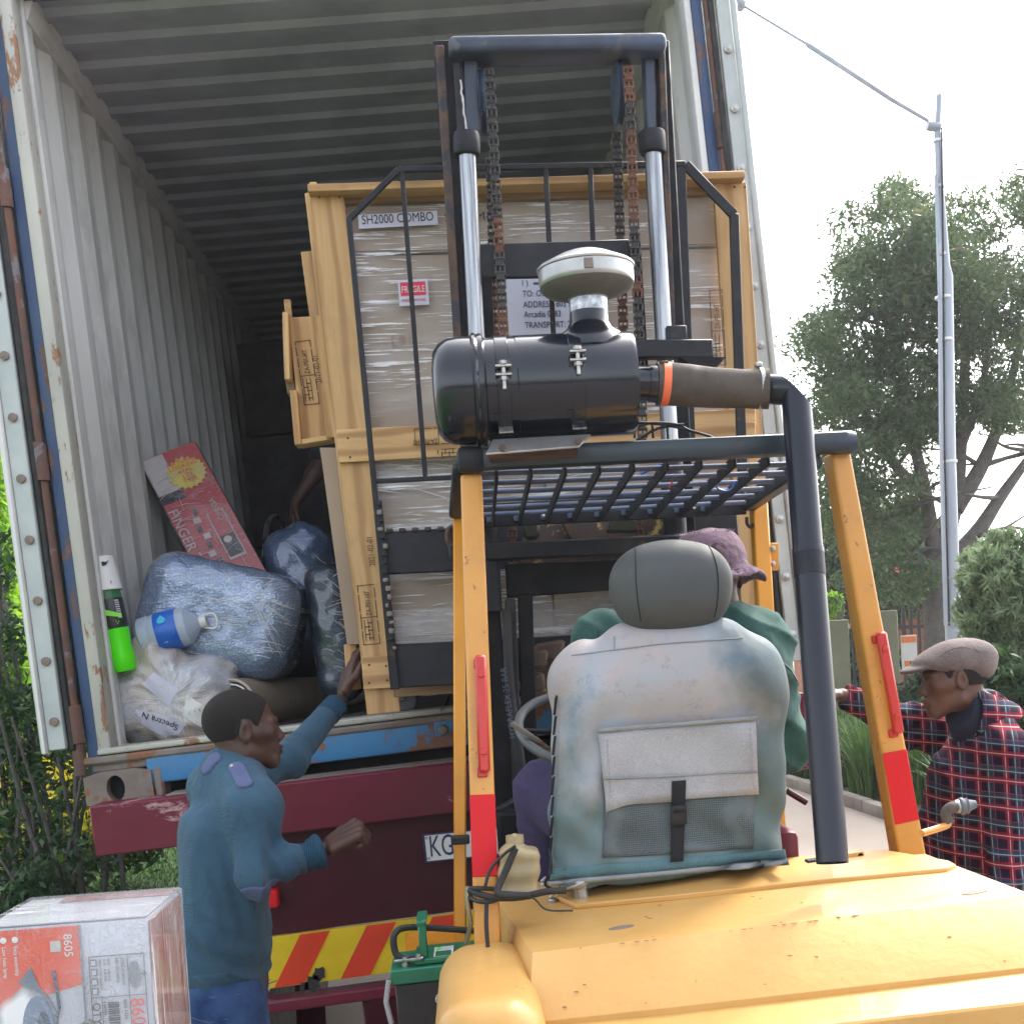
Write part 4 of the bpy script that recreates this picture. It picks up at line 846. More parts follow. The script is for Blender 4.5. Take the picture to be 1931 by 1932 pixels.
text('HYDRAFLEX 25 BAR', .026, frame(mp(973, 1392, -.1), mp(955, 1262, -.1) - mp(973, 1392, -.1), NB), m_rodl, hz_, sx=.9)
# lower crossed carriage pieces behind the driver: rusty greased shapes
quadplate('carriage_block', mp(1000, 1250, .12), mp(1060, 1245, .12), mp(1066, 1205, .12), mp(1008, 1215, .12), .04, m_grease, FK, .01)
quadplate('carriage_block', mp(1005, 1330, .16), mp(1240, 1300, .16), mp(1236, 1218, .16), mp(1000, 1225, .16), .02, m_grease, FK, .006)
for s_ in range(2): quadplate('clamp_piece', mp(1000 + s_ * 4, 1262 + s_ * 45, .05), mp(1030, 1258 + s_ * 42, .05), mp(1034 - s_ * 9, 1225 + s_ * 42, .05), mp(1002, 1230 + s_ * 42, .05), .05, m_grease, FK, .008)
# chains: every link its own piece
def link_mesh(name, outer):
    bm = bmesh.new(); p = .0201
    for x in ((-.0128, .0128, 0.) if outer else (-.0084, .0084, -.0027, .0027)):
        bm_box(bm, 0.0046, .0097, p * (1.50 if outer else 1.36), Matrix.Translation((x, 0, 0)), .0012)
    for z in (-p / 2, p / 2): bmesh.ops.create_cone(bm, segments=6, radius1=.006, radius2=.006, depth=.029 if outer else .02, cap_ends=True, matrix=Matrix.Translation((0, 0, z)) @ Matrix.Rotation(math.pi / 2, 4, 'Y'))
    return bm_mesh(name, bm)
lk = [link_mesh('link', True), link_mesh('link', False)]; lkr = [m.copy() for m in lk]
for m in lk: m.materials.append(m_chain)
for m in lkr: m.materials.append(m_chainr)
def chain(pts, rusty):
    pts = [Vector(p) for p in pts]; ch = bpy.data.objects.new('lift_chain', None); S.collection.objects.link(ch); ch.parent = FK; ch.matrix_basis = wm(FK).inverted() @ Matrix.Translation(pts[0])
    ch.empty_display_size = .05; I = wm(ch).inverted(); k = 0; cum = [0]
    for a, b in zip(pts, pts[1:]): cum.append(cum[-1] + (b - a).length)
    s_ = .01005
    while s_ < cum[-1]:
        i = max(j for j in range(len(cum) - 1) if cum[j] <= s_); t = (s_ - cum[i]) / (cum[i + 1] - cum[i]); q = pts[i].lerp(pts[i + 1], t); d = (pts[i + 1] - pts[i]).normalized()
        M = frame(q, (1, 0, 0) if abs(d.x) < .9 else (0, 1, 0), d); x = Vector((1, 0, 0)); y = d.cross(x).normalized(); x = y.cross(d)
        M = Matrix(((x.x, y.x, d.x, q.x), (x.y, y.y, d.y, q.y), (x.z, y.z, d.z, q.z), (0, 0, 0, 1)))
        o = bpy.data.objects.new('link', (lkr if rusty(k) else lk)[k % 2]); S.collection.objects.link(o); o.parent = ch; o.matrix_basis = I @ M; s_ += .0201; k += 1
def arcpts(u, v, y0, sgn=1): return [mp(u, v + 30 * (1 - math.sin(a)), y0 + .07 * (1 - math.cos(a))) for a in np.linspace(R(90), R(10), 5)]
chain([mp(917, 128, .0), mp(922, 134, -.075), mp(927, 200, -.085), mp(939, 430, -.085), mp(950, 640, -.085), mp(966, 860, -.085)], lambda k: 24 < k < 30 or k > 37)
chain([mp(1181, 124, .0), mp(1184, 132, -.075), mp(1188, 200, -.085), mp(1196, 430, -.085), mp(1206, 640, -.085), mp(1212, 830, -.085)], lambda k: k < 9 or 12 < k < 26 or 33 < k < 37)
chain([mp(925, 300, .08), mp(935, 660, .08)], lambda k: k > 12)
chain([mp(1163, 250, .08), mp(1178, 700, .08)], lambda k: k > 16)
chain([mp(964, 975, .05), mp(968, 1060, .05)], lambda k: True)
chain([mp(1201, 975, .05), mp(1206, 1025, .05)], lambda k: True)
# load backrest and carriage ------------------------------------------
YB = 3.95
def bp_(u, v, d=0): return P(u, v, YB + d)
def bar(a, b, w, t=.012, mat=m_black, nrm=NB, name='backrest_bar'): return beam(name, a, b, w * .866, t * .866, nrm, mat, FK, .002)
bar(bp_(752, 319), bp_(1292, 309), .020, .02)
bar(bp_(752, 319), bp_(658, 414), .020, .02); bar(bp_(658, 412), bp_(742, 1300), .019, .03)
bar(bp_(758, 322), bp_(802, 898), .017, .014)
bar(bp_(706, 908), bp_(862, 900), .016, .014)
bar(bp_(1292, 309), bp_(1384, 405), .036, .014); bar(bp_(1384, 403), bp_(1402, 960), .036, .014)
bar(bp_(1284, 312), bp_(1302, 830), .034, .014)
bar(bp_(1029, 316), bp_(1044, 640), .018, .014); bar(bp_(1113, 314), bp_(1125, 640), .018, .014)
bar(bp_(1262, 306, .02), bp_(1270, 330, .02), .02)
def plate(a, b, c, d, t, mat): return quadplate('carriage_plate', a, b, c, d, t, mat, FK, .004)
plate(bp_(724, 1084, .01), bp_(1395, 1052, .01), bp_(1388, 965, .01), bp_(718, 1004, .01), .03, m_black)
plate(bp_(742, 1298, .01), bp_(1415, 1262, .01), bp_(1408, 1180, .01), bp_(736, 1216, .01), .03, m_black)
for k in range(6): box('notch', Matrix.Translation(bp_(735 + k * 24, 1001 - k * .9, -.005)), .021, .018, .014, m_rust, FK, .003)
bar(bp_(712, 945, -.01), bp_(746, 1300, -.01), .03, .03, m_black)
for k in range(18):
    v = 950 + k * 16; box('weld_lump', Matrix.Translation(bp_(716 + (v - 950) * .09 + random.uniform(-4, 4), v, -.03)), random.uniform(.01, .019), .010, random.uniform(.01, .017), random.choice((m_black, m_cast)), FK, .003)
for u in (900, 1250): # forks under the crate
    a = bp_(u, 1290); f = abox('fork', (a.x - .05, 3.955, a.z - .05), (a.x + .05, 3.995, a.z + .5), m_black2, FK); abox('fork_blade', (a.x - .05, 3.995, a.z - .05), (a.x + .05, 4.95, a.z - .015), m_black2, f)
# air cleaner ------------------------------------------------------------
AC_a, AC_b = P(818, 741, 2.78), P(1194, 722, 2.78); ax_ = (AC_b - AC_a).normalized(); MA = frame(AC_a, ax_, UP); LA = (AC_b - AC_a).length
AC = lathe('air_cleaner', [(.108, .095), (.109, .10), (.112, .104), (.112, .18), (.1135, .182), (.1135, .30), (.112, .302), (.112, LA - .01), (.108, LA - .001), (.04, LA)], MA, m_gloss, FK, 56)
lathe('end_bowl', [(.0, -.002), (.06, -.001), (.088, .004), (.104, .016), (.1135, .036), (.1165, .06), (.1165, .085), (.1225, .089), (.1235, .094), (.1195, .099), (.1215, .104), (.1215, .110), (.113, .114)], MA, m_gloss, AC, 56, False)
for x in (.150, .308):
    bd_ = lathe('strap', [(.1145, x - .014), (.1155, x - .013), (.1155, x + .013), (.1145, x + .014)], MA, m_gloss, AC, 48, False)
    cz = .035 if x > .3 else .012; q = MA @ Vector((x, .112, cz)) if False else MA @ Vector((x, 0, 0))
    fy = Vector((0, -1, 0)); q = q + fy * .119 + UP * cz
    box('strap_lug', frame(q + UP * .012, ax_, UP), .034, .022, .005, m_zinc, bd_, .001); box('strap_lug', frame(q - UP * .006, ax_, UP), .034, .022, .005, m_zinc, bd_, .001)
    rod('strap_bolt', [q + UP * .024 + fy * .004, q - UP * .036 + fy * .004], .0045, m_zinc, bd_, 8); lathe('nut', [(.009, 0), (.009, .008), (0, .008)], frame(q + fy * .004 - UP * .018, UP, NB), m_zinc, bd_, 6); lathe('nut', [(.009, 0), (.009, .007), (0, .007)], frame(q + fy * .004 + UP * .016, UP, NB), m_zinc, bd_, 6)
    box('strap_foot', frame(MA @ Vector((x, 0, 0)) + fy * .070 - UP * .098, ax_, (0, -.55, .5)), .030, .028, .004, m_chrome if x > .3 else m_zinc, bd_, .001)
br_ = quadplate('mounting_bracket', P(916, 857, 2.66), P(1092, 843, 2.66), P(1114, 820, 2.70), P(930, 830, 2.70), .005, m_alu, FK, .001)
quadplate('mounting_bracket', P(918, 858, 2.67), P(1090, 844, 2.67), P(1088, 862, 2.76), P(925, 872, 2.76), .005, m_rust, FK, .001)
for u, v in ((947, 845), (1090, 833)): lathe('bolt', [(.008, 0), (.008, .006), (0, .006)], frame(P(u, v, 2.655), NB, UP), m_rust, br_, 6)
# inlet saddle, neck and mushroom cap
sc = MA @ Vector((.350, 0, .0)); 
MS = frame(sc + UP * .085, UP, NB)
lathe('inlet_neck', [(.088, -.012), (.075, .020), (.055, .034), (.044, .05), (.041, .095), (.041, .10)], MS @ Matrix.Translation((0, 0, 0)), m_gloss, AC, 36, False)
lathe('inlet_sleeve', [(.041, .072), (.0425, .074), (.0425, .112), (.036, .118)], MS, m_chrome, AC, 36, False)
MCp = frame(sc + UP * .192, UP + ax_ * -.02, NB)
mc = lathe('inlet_cap', [(.036, -.012), (.052, .004), (.078, .012), (.100, .020), (.1045, .026), (.1055, .034), (.1055, .058), (.108, .060), (.1085, .064), (.104, .068), (.098, .071), (.060, .090), (.042, .097), (.020, .100), (0, .101)], MCp, m_alu, AC, 60)
lathe('cap_underside', [(.042, .0), (.096, .018), (.104, .028)], MCp @ Matrix.Translation((-.004, 0, 0)), paint('shaded_underside', (.13, .12, .11), (.08, .075, .07), .7), mc, 40, False)  # underside coloured darker to carry its shade
box('cap_latch', MCp @ frame((.044, .005, .1065), (1, 0, 0), (0, 0, 1)), .022, .02, .003, m_cast, mc, .001)
# outlet, hose, clamps, pipe
o0, o1, o2, o3 = P(1192, 723, 2.78), P(1240, 724, 2.78), P(1330, 728, 2.77), P(1450, 733, 2.74)
el = P(1500, 735, 2.72)
rod('outlet', [o0, P(1222, 723, 2.78), P(1223, 723, 2.78), P(1240, 724, 2.78)], [.038, .038, .041, .041], m_gloss, FK, 28)
hs_ = rod('air_hose', [o1 - ax_ * .002, P(1262, 724, 2.78), P(1300, 727, 2.775), P(1345, 731, 2.765), P(1400, 733, 2.75), o3], [.047, .047, .0465, .044, .0425, .044], m_hose, FK, 32)
rod('hose_clamp', [P(1247, 723, 2.78), P(1261, 724, 2.78)], .0485, m_orange, hs_, 32); box('clamp_screw', frame(P(1252, 686, 2.76), ax_, UP), .02, .016, .012, m_rust, hs_, .002)
rod('hose_clamp', [P(1429, 732, 2.745), P(1436, 732, 2.745)], .0455, m_zinc, hs_, 32); box('clamp_screw', frame(P(1430, 688, 2.74), ax_, UP), .016, .014, .01, m_zinc, hs_, .002)
pt, pb_ = P(1500, 737, 2.72), P(1570, 1628, 2.45)
dx = (P(1546, 1240, 2.5) - pt).normalized()
def miter(a, corner, b, r, n=32):
    d1, d2 = (corner - a).normalized(), (b - corner).normalized(); cut = (d2 - d1).normalized(); vs = []; up = Vector((0, -1, 0)); s1 = d1.cross(up).normalized(); up1 = s1.cross(d1)
    R1 = [up1 * math.cos(2 * math.pi * k / n) * r + s1 * math.sin(2 * math.pi * k / n) * r for k in range(n)]
    vs += [a + q for q in R1]
    mid = [corner + q - d1 * (q.dot(cut) / d1.dot(cut)) for q in R1]; vs += mid
    vs += [m_ + d2 * ((b - m_).dot(d2)) for m_ in mid]
    fs = [(i, (i + 1) % n, (i + 1) % n + n, i + n) for i in range(n)] + [(i + n, (i + 1) % n + n, (i + 1) % n + 2 * n, i + 2 * n) for i in range(n)]
    return mesh('intake_pipe', vs, fs)
o = link('intake_pipe', miter(P(1440, 733, 2.75), pt, pb_, .0325), m_pipe, FK); sharp(o.data, 28)
t1 = pt.lerp(pb_, .355); dd = (pb_ - pt).normalized(); rod('pipe_joint', [t1, t1 + dd * .012], .0342, m_pipe, o, 32); rod('pipe_sleeve', [t1 + dd * .012, t1 + dd * .062], .0338, m_black, o, 32)
q = top_at(1585, 1624, .010); cb_ = box('pipe_clamp', frame(q, (1, 0, .07), UP), .105, .035, .018, m_yel, FK, .005, 2)
for s_ in (-.034, .042): lathe('clamp_hole', [(.0, .0), (.006, .0)], frame(q + Vector((s_, -.0185, .002)), NB, UP), m_ink, cb_, 10)
box('clamp_foot', frame(q + Vector((-.05, .0, -.004)), (1, 0, .07), UP), .06, .03, .008, m_rub, FK, .002)
# wires on the guard
for pts in ([(1190, 795), (1260, 802), (1330, 820), (1345, 826)], [(1185, 812), (1225, 798), (1275, 800), (1300, 812)], [(1200, 830), (1240, 808), (1290, 800)], [(1230, 800), (1232, 826)], [(1258, 801), (1260, 828)], [(1197, 798), (1197, 826)]):
    rod('wire', curve_pts([P(u, v, 3.0) for u, v in pts], 4), .0035, m_rub, FK, 6)
box('orange_plug', Matrix.Translation(P(1196, 796, 2.97)), .012, .01, .014, m_orange, FK, .003)
rod('wire', curve_pts([P(1170, 915, 3.1), P(1200, 900, 3.1), P(1240, 878, 3.0), P(1255, 876, 3.0)]), .0025, m_lblb, FK, 6); rod('wire', curve_pts([P(1350, 910, 3.1), P(1355, 922, 3.1), P(1375, 925, 3.1), P(1388, 908, 3.1)]), .0025, m_lblb, FK, 6); rod('wire', curve_pts([P(1268, 880, 3.05), P(1268, 905, 3.1), P(1262, 920, 3.1)]), .002, m_red, FK, 6)
# steering wheel
sw = P(1092, 1374, 3.25); a_ = Vector((1, .0, -.02)); b_ = Vector((-.12, .84, .53)); rod('steering_wheel', [sw + (a_ * math.cos(t) * .155 + b_ * math.sin(t) * .155) for t in np.linspace(0, 2 * math.pi, 40)], .0125, paint('worn_wheel_rim', (.10, .11, .11), (.06, .07, .07), .5), FK, 12)
rod('wheel_spoke', [sw - a_ * .15, sw + a_ * .15 - UP * .02], .007, m_black, FK, 8); rod('steering_column', [sw, sw + Vector((0, .3, -.45))], .025, m_black, FK, 12)
rod('control_lever', [P(964, 1364, 3.2), P(1012, 1396, 3.2), P(1052, 1428, 3.25), P(1070, 1460, 3.3)], .007, m_cast, FK, 8)
# dash, side step, floor
abox('dash_panel', (.12, 3.45, .75), (.80, 3.52, 1.25), m_black2, FK, .01); abox('floor_plate', (-.06, 2.55, .48), (.98, 3.6, .52), m_black2, FK)
st = quadplate('step_fender', P(760, 1800, 3.3), P(862, 1806, 3.3), P(862, 1757, 3.55), P(765, 1763, 3.55), .012, m_yels, FK, .004); abox('side_panel', (-.09, 2.60, .40), (-.06, 3.45, .95), m_yels, FK, .006); abox('side_panel', (.98, 2.60, .40), (1.01, 3.45, 1.05), m_yels, FK, .006)
for x in (-.05, .85):
    for y, r_ in ((3.60, .30), (2.25, .27)):
        w_ = lathe('wheel', [(.12, -.10), (r_ - .03, -.10), (r_, -.06), (r_, .06), (r_ - .03, .10), (.12, .10)], frame((x + .05, y, r_), (1, 0, 0), UP), m_rub, FK, 28); lathe('rim', [(0, -.06), (.12, -.08), (.12, .08), (0, .06)], frame((x + .05, y, r_), (1, 0, 0), UP), m_yels, w_, 20)
# lever and rubber grip on the right
rod('gear_lever', curve_pts([P(1738, 1572, 2.42), P(1765, 1564, 2.44), P(1786, 1556, 2.46), P(1790, 1545, 2.47)], 4), .0075, m_yel, FK, 10)
rod('lever_elbow', curve_pts([P(1788, 1552, 2.46), P(1784, 1535, 2.46), P(1792, 1524, 2.46), P(1806, 1522, 2.47)], 4), .0115, m_hose, FK, 12); rod('lever_clip', [P(1802, 1522, 2.47), P(1808, 1521, 2.47)], .014, m_alu, FK, 12)
rod('lever_grip', [P(1808, 1522, 2.47), P(1811, 1521, 2.47), P(1816, 1521, 2.47), P(1820, 1520, 2.47), P(1824, 1520, 2.47), P(1827, 1519, 2.47), P(1840, 1517, 2.47)], [.013, .018, .018, .014, .017, .012, .008], paint('grey_grip', (.11, .12, .14), None, .7), FK, 14)
rod('side_tube', [P(1484, 1492, 3.0), P(1521, 1514, 3.0)], .008, m_mdark, FK, 8)
# expansion bottle tied up with cable
jb = P(978, 1645, 2.62)
def jf(p): return smin(sbox(p, jb, (.042, .04, .052), .018, rotM((0, 1, 0), .16)), cone(p, jb + Vector((-.006, 0, .04)), jb + Vector((-.004, 0, .066)), .022, .016), .02) + .002 * np.sin(p[:, 2] * 140)
JC = sdf_obj('expansion_bottle', jf, jb - Vector((.09,) * 3), jb + Vector((.09, .09, .1)), .0035, m_can, FK, jb)
lathe('bottle_cap', [(.019, 0), (.019, .016), (0, .017)], frame(jb + Vector((-.004, 0, .062)), UP, NB), m_can, JC, 14)
def cable(pts, r, y=2.33, mat=m_rub): return rod('tied_cable', curve_pts([P(u, v, yy) for u, v, yy in pts], 5), r, mat, FK, 8)
cable([(886, 1680, 2.60), (915, 1690, 2.565), (945, 1694, 2.56), (985, 1692, 2.55), (1030, 1682, 2.54), (1068, 1680, 2.53)], .0075)
cable([(1000, 1690, 2.54), (960, 1688, 2.54), (938, 1682, 2.55), (955, 1640, 2.56), (972, 1600, 2.56)], .0075)
cable([(885, 1692, 2.60), (905, 1701, 2.565), (935, 1698, 2.565), (946, 1680, 2.60), (910, 1676, 2.57), (886, 1676, 2.60)], .005)
cable([(915, 1672, 2.565), (925, 1640, 2.57), (950, 1612, 2.56), (972, 1596, 2.55)], .0035); cable([(918, 1690, 2.565), (917, 1740, 2.55), (920, 1790, 2.545)], .0045)
cable([(972, 1693, 2.54), (1005, 1694, 2.53), (1030, 1716, 2.44), (1080, 1718, 2.41)], .002)
rod('tie', [P(882, 1672, 2.60), P(880, 1700, 2.60), P(888, 1740, 2.62), P(880, 1780, 2.65)], .005, m_alu, FK, 6)
# battery on the step, its lead and clamp
BT = thing('battery', 'car battery with green top and handle, standing on the side step of the forklift', 'battery', P(800, 1931, 2.95))
bx = P(735, 1835, 2.85); zt2 = bx.z + .003; by0, by1, bxx = 2.85, 3.03, bx.x + .26
tlt = Matrix.Translation(bx) @ Matrix.Rotation(-.03, 4, 'Y') @ Matrix.Translation(-bx)
def bb(name, lo, hi, mat, par=BT, bev=.003):
    lo, hi = Vector(lo), Vector(hi); d = hi - lo; return box(name, tlt @ Matrix.Translation((lo + hi) / 2), abs(d.x), abs(d.y), abs(d.z), mat, par, bev)
bb('case', (bx.x + .008, by0 + .005, zt2 - .26), (bxx - .008, by1 - .005, zt2 - .035), m_batk); bb('lid', (bx.x, by0, zt2 - .034), (bxx, by1, zt2), m_batg); bb('lid_raise', (bx.x + .055, by0 + .02, zt2 + .001), (bxx, by1 - .02, zt2 + .014), m_batg)
hd = bb('handle', (bx.x + .070, by0 + .03, zt2 + .014), (bx.x + .088, by0 + .052, zt2 + .095), m_batg); bb('handle_top', (bx.x + .066, by0 + .028, zt2 + .088), (bx.x + .090, by1 - .03, zt2 + .10), m_batg, hd)
lb_ = bb('label', (bx.x + .10, by0 + .03, zt2 + .0145), (bx.x + .145, by0 + .12, zt2 + .0155), m_whitep, BT, 0); bb('label_print', (bx.x + .104, by0 + .03, zt2 + .0158), (bx.x + .14, by0 + .075, zt2 + .0165), m_batg, lb_, 0); bb('label_print', (bx.x + .106, by0 + .085, zt2 + .0158), (bx.x + .115, by0 + .115, zt2 + .0165), m_lblg, lb_, 0)
text('657', .03, tlt @ frame((bx.x + .095, by0 + .004, zt2 - .085), (1, 0, 0), NB), m_whitep, BT, sx=.85)
for k in range(3): bb('print_line', (bx.x + .10, by0 + .002, zt2 - .10 - k * .012), (bx.x + .125, by0 + .0045, zt2 - .097 - k * .012), m_whitep, BT, 0)
lathe('terminal', [(.010, 0), (.009, .022), (0, .022)], frame((bx.x + .035, by0 + .04, zt2), UP, NB), m_zinc, BT, 12)
tc = box('terminal_clamp', frame((bx.x + .045, by0 + .035, zt2 + .016), (1, -.35, .1), UP), .07, .03, .008, m_chrome, BT, .002); lathe('nut', [(.008, 0), (.008, .01), (0, .01)], frame((bx.x + .066, by0 + .03, zt2 + .018), UP, NB), m_zinc, tc, 6)
rod('battery_lead', curve_pts([Vector((bx.x + .03, by0 + .04, zt2 + .015)), Vector((bx.x + .012, by0 + .05, zt2 + .03)), Vector((bx.x + .012, by0 + .06, zt2 + .07)), Vector((bx.x + .05, by0 + .10, zt2 + .075)), Vector((bx.x + .2, by0 + .12, zt2 + .05))], 5), .008, m_rub, BT, 10)
rod('strap', [P(733, 1850, 2.84), P(728, 1890, 2.84), P(738, 1931, 2.84)], .006, m_flap, BT, 6)
# seat ---------------------------------------------------------------------
YS = 2.76
sc0 = P(1262, 1640, YS)
def sp_(u, v, d=0): return P(u, v, YS + d)
def seatf(p):
    q = p
    d = cone(q, sp_(1110, 1275, .04), sp_(1405, 1262, .04), .075, .085)
    d = smin(d, cone(q, sp_(1180, 1215, .03), sp_(1360, 1205, .03), .048, .052), .05)
    d = smin(d, cone(q, sp_(1095, 1330, .04), sp_(1082, 1620, .04), .062, .055), .09); d = smin(d, cone(q, sp_(1425, 1330, .04), sp_(1432, 1590, .04), .066, .052), .09)
    d = smin(d, sbox(q, sp_(1262, 1450, .05), (.19, .055, .20), .05), .08)
    d = smin(d, sbox(q, sp_(1257, 1622, .04), (.245, .060, .035), .03, rotM((0, 1, 0), -.06)), .03)
    q2 = q - _v(sc0)
    f = np.exp(-((q2[:, 0] + .19) / .09) ** 2) * np.sin(q2[:, 2] * 38 + 3 * np.sin(q2[:, 0] * 20)) + np.exp(-((q2[:, 0] - .2) / .08) ** 2) * np.sin(q2[:, 2] * 33 + q2[:, 0] * 30)
    return d - .006 * f + .005 * sn(p, 14) + .003 * np.sin(q2[:, 0] * 40 + q2[:, 2] * 55 + 3 * sn(p, 9)) * np.exp(-((q2[:, 2] - .1) / .12) ** 2)
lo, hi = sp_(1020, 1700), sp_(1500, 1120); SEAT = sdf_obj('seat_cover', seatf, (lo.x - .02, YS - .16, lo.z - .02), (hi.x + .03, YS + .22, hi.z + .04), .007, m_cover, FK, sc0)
# surface helper: march from the camera side until the cover is met
def on_cover(u, v, off=0):
    ys = np.linspace(YS - .15, YS + .1, 260); pts = np.array([P(u, v, y) for y in ys], np.float32); d = seatf(pts); i = int(np.argmax(d < 0)) if (d < 0).any() else 60
    return Vector(pts[i]) + Vector((0, -off, 0))
def patch(name, TL, TR, BR, BL, mat, off, nx=14, ny=10, th=.004, par=None, cut=None):
    vs, fs = [], []
    for j in range(ny + 1):
        for i in range(nx + 1):
            s_, t = i / nx, j / ny; u = (TL[0] * (1 - s_) + TR[0] * s_) * (1 - t) + (BL[0] * (1 - s_) + BR[0] * s_) * t; v = (TL[1] * (1 - s_) + TR[1] * s_) * (1 - t) + (BL[1] * (1 - s_) + BR[1] * s_) * t
            if cut and j == ny: v += cut(s_)
            vs.append(on_cover(u, v, off + .003 * math.sin(s_ * 7 + t * 5) * .5))
    for j in range(ny):
        for i in range(nx): a = j * (nx + 1) + i; fs.append((a, a + nx + 1, a + nx + 2, a + 1))
    c = sum(vs, Vector()) / len(vs); me = mesh(name, [v - c for v in vs], fs); o = link(name, me, mat, par or SEAT, Matrix.Translation(c), True)
    md = o.modifiers.new('thickness', 'SOLIDIFY'); md.thickness = th; md.offset = 0; return o
patch('mesh_pocket', (1140, 1500), (1422, 1488), (1420, 1600), (1136, 1618), m_net, .004)
patch('pocket_flap', (1127, 1381), (1422, 1357), (1429, 1497), (1142, 1516), m_flap, .012, 16, 10, .004, None, lambda s: 12 * max(0, 1 - s * 7) + (3 if s < .45 else 0))
patch('flap_piping', (1126, 1374), (1424, 1350), (1424, 1357), (1127, 1381), m_edge, .017, 16, 2, .005)
patch('flap_seam', (1136, 1466), (1426, 1452), (1426, 1456), (1136, 1470), m_edge, .0165, 16, 1, .002)
for (u0, v0, u1, v1) in ((1144, 1392, 1150, 1505), (1412, 1372, 1418, 1490)):
    for k in range(13):
        t = (k + .2) / 13; t2 = t + .045; a = on_cover(u0 + (u1 - u0) * t, v0 + (v1 - v0) * t, .0165); b = on_cover(u0 + (u1 - u0) * t2, v0 + (v1 - v0) * t2, .0165); rod('stitch', [a, b], .0009, m_edge, SEAT, 5)
patch('strap', (1265, 1472), (1291, 1470), (1286, 1622), (1262, 1624), m_strap, .017, 2, 14, .004)
patch('buckle', (1263, 1518), (1292, 1516), (1291, 1552), (1262, 1555), m_rub, .022, 2, 3, .010); patch('buckle', (1266, 1524), (1288, 1522), (1288, 1528), (1266, 1530), m_strap, .029, 2, 1, .004)
patch('hem', (1042, 1638), (1478, 1602), (1482, 1622), (1036, 1662), m_hem, .003, 18, 2, .004)
patch('hem_piping', (1034, 1662), (1484, 1621), (1486, 1628), (1034, 1670), m_edge, .008, 18, 1, .007)
for a, b in (((1158, 1225), (1158, 1200)), ((1078, 1236), (1240, 1215)), ((1240, 1215), (1400, 1203))):
    rod('cover_seam', [on_cover(a[0] + (b[0] - a[0]) * t, a[1] + (b[1] - a[1]) * t, .002) for t in np.linspace(0, 1, 24)], .0016, m_edge, SEAT, 5)
# laces down the left edge
for k in range(9):
    u, v = 1051 - k * 1.2, 1312 + k * 38; a = on_cover(u + 3, v, .002); b = on_cover(u + 1, v + 36, .002); rod('lace', [a + Vector((-.006, 0, 0)), b + Vector((-.008, 0, 0))], .003, m_strap, SEAT, 6); box('lace_eyelet', Matrix.Translation(a + Vector((-.008, 0, 0))), .004, .004, .006, m_edge, SEAT, .001)
rod('lace', curve_pts([on_cover(1044, 1600, .01) + Vector((-.01, 0, 0)), P(1040, 1640, YS - .06), P(1028, 1668, YS - .05), P(1050, 1680, YS - .06)]), .003, m_strap, SEAT, 6)
hc = sp_(1265, 1100, .02)
def hrf(p): return smin(ell(p, hc, (.134, .075, .096)), sbox(p, hc - Vector((0, 0, .016)), (.124, .068, .086), .066), .04)
HR = sdf_obj('headrest', hrf, hc - Vector((.17, .12, .14)), hc + Vector((.17, .12, .14)), .007, m_hrest, FK, hc)
for sx in (-.088, .094):
    pts = []
    for t in np.linspace(-1, 1, 40):
        z = hc.z + t * .082; x = hc.x + sx * (1 - .10 * t * t); ys = np.linspace(YS - .12, YS + .1, 300); pp = np.array([(x, y, z) for y in ys], np.float32); d = hrf(pp)
        if (d < 0).any(): pts.append(Vector(pp[int(np.argmax(d < 0))]) + Vector((0, -.0012, 0)))
    rod('headrest_seam', pts, .0011, m_strap, HR, 5)
abox('seat_base', (.18, 2.82, 1.16), (.72, 3.30, 1.30), m_black2, FK, .03, 3); abox('seat_box', (.10, 2.75, .52), (.86, 3.25, 1.15), m_black2, FK, .02)
aa = P(1486, 1640, 2.9); abox('arm_rest', (aa.x - .03, 2.85, aa.z - .02), (aa.x + .02, 3.1, aa.z + .10), m_maroon, FK, .02, 2)
# ---------------------------------------------------------------- loose cargo in the container mouth
FL = {}
def hit(f, u, v, y0, y1, off=0):
    ys = np.linspace(y0, y1, 260); pts = np.array([P(u, v, y) for y in ys], np.float32); d = f(pts)
    return Vector(pts[int(np.argmax(d < 0))]) + Vector((0, -off, 0)) if (d < 0).any() else None
def ridge_line(name, f, p0, p1, y0, y1, r, parent, bend=0., mat=None):
    pts = []
    for t in np.linspace(0, 1, 9):
        q = hit(f, p0[0] * (1 - t) + p1[0] * t, p0[1] * (1 - t) + p1[1] * t + bend * math.sin(t * 3.1), y0, y1, .0012)
        if q is not None: pts.append(q)
    if len(pts) > 3: rod(name, pts, [.0003] + [r] * (len(pts) - 2) + [.0003], mat or m_film_r, parent, 5, False)
def lump(name, label, cat, c, half, rad, Rm, mat, amp=.012, h=.009, group=None, extra=None, fr=18):
    c = Vector(c)
    def f(p):
        d = sbox(p, c, half, rad, Rm)
        if extra is not None: d = extra(p, d)
        return d + amp * sn(p, fr, c.x * 9) + amp * .45 * sn(p, fr * 2.7, c.z * 5)
    e = max(half) * 1.25 + .05; FL[len(FL)] = f
    o = sdf_obj(name, f, c - Vector((e,) * 3), c + Vector((e,) * 3), h, mat, None, c)
    return props(o, label, cat, group)
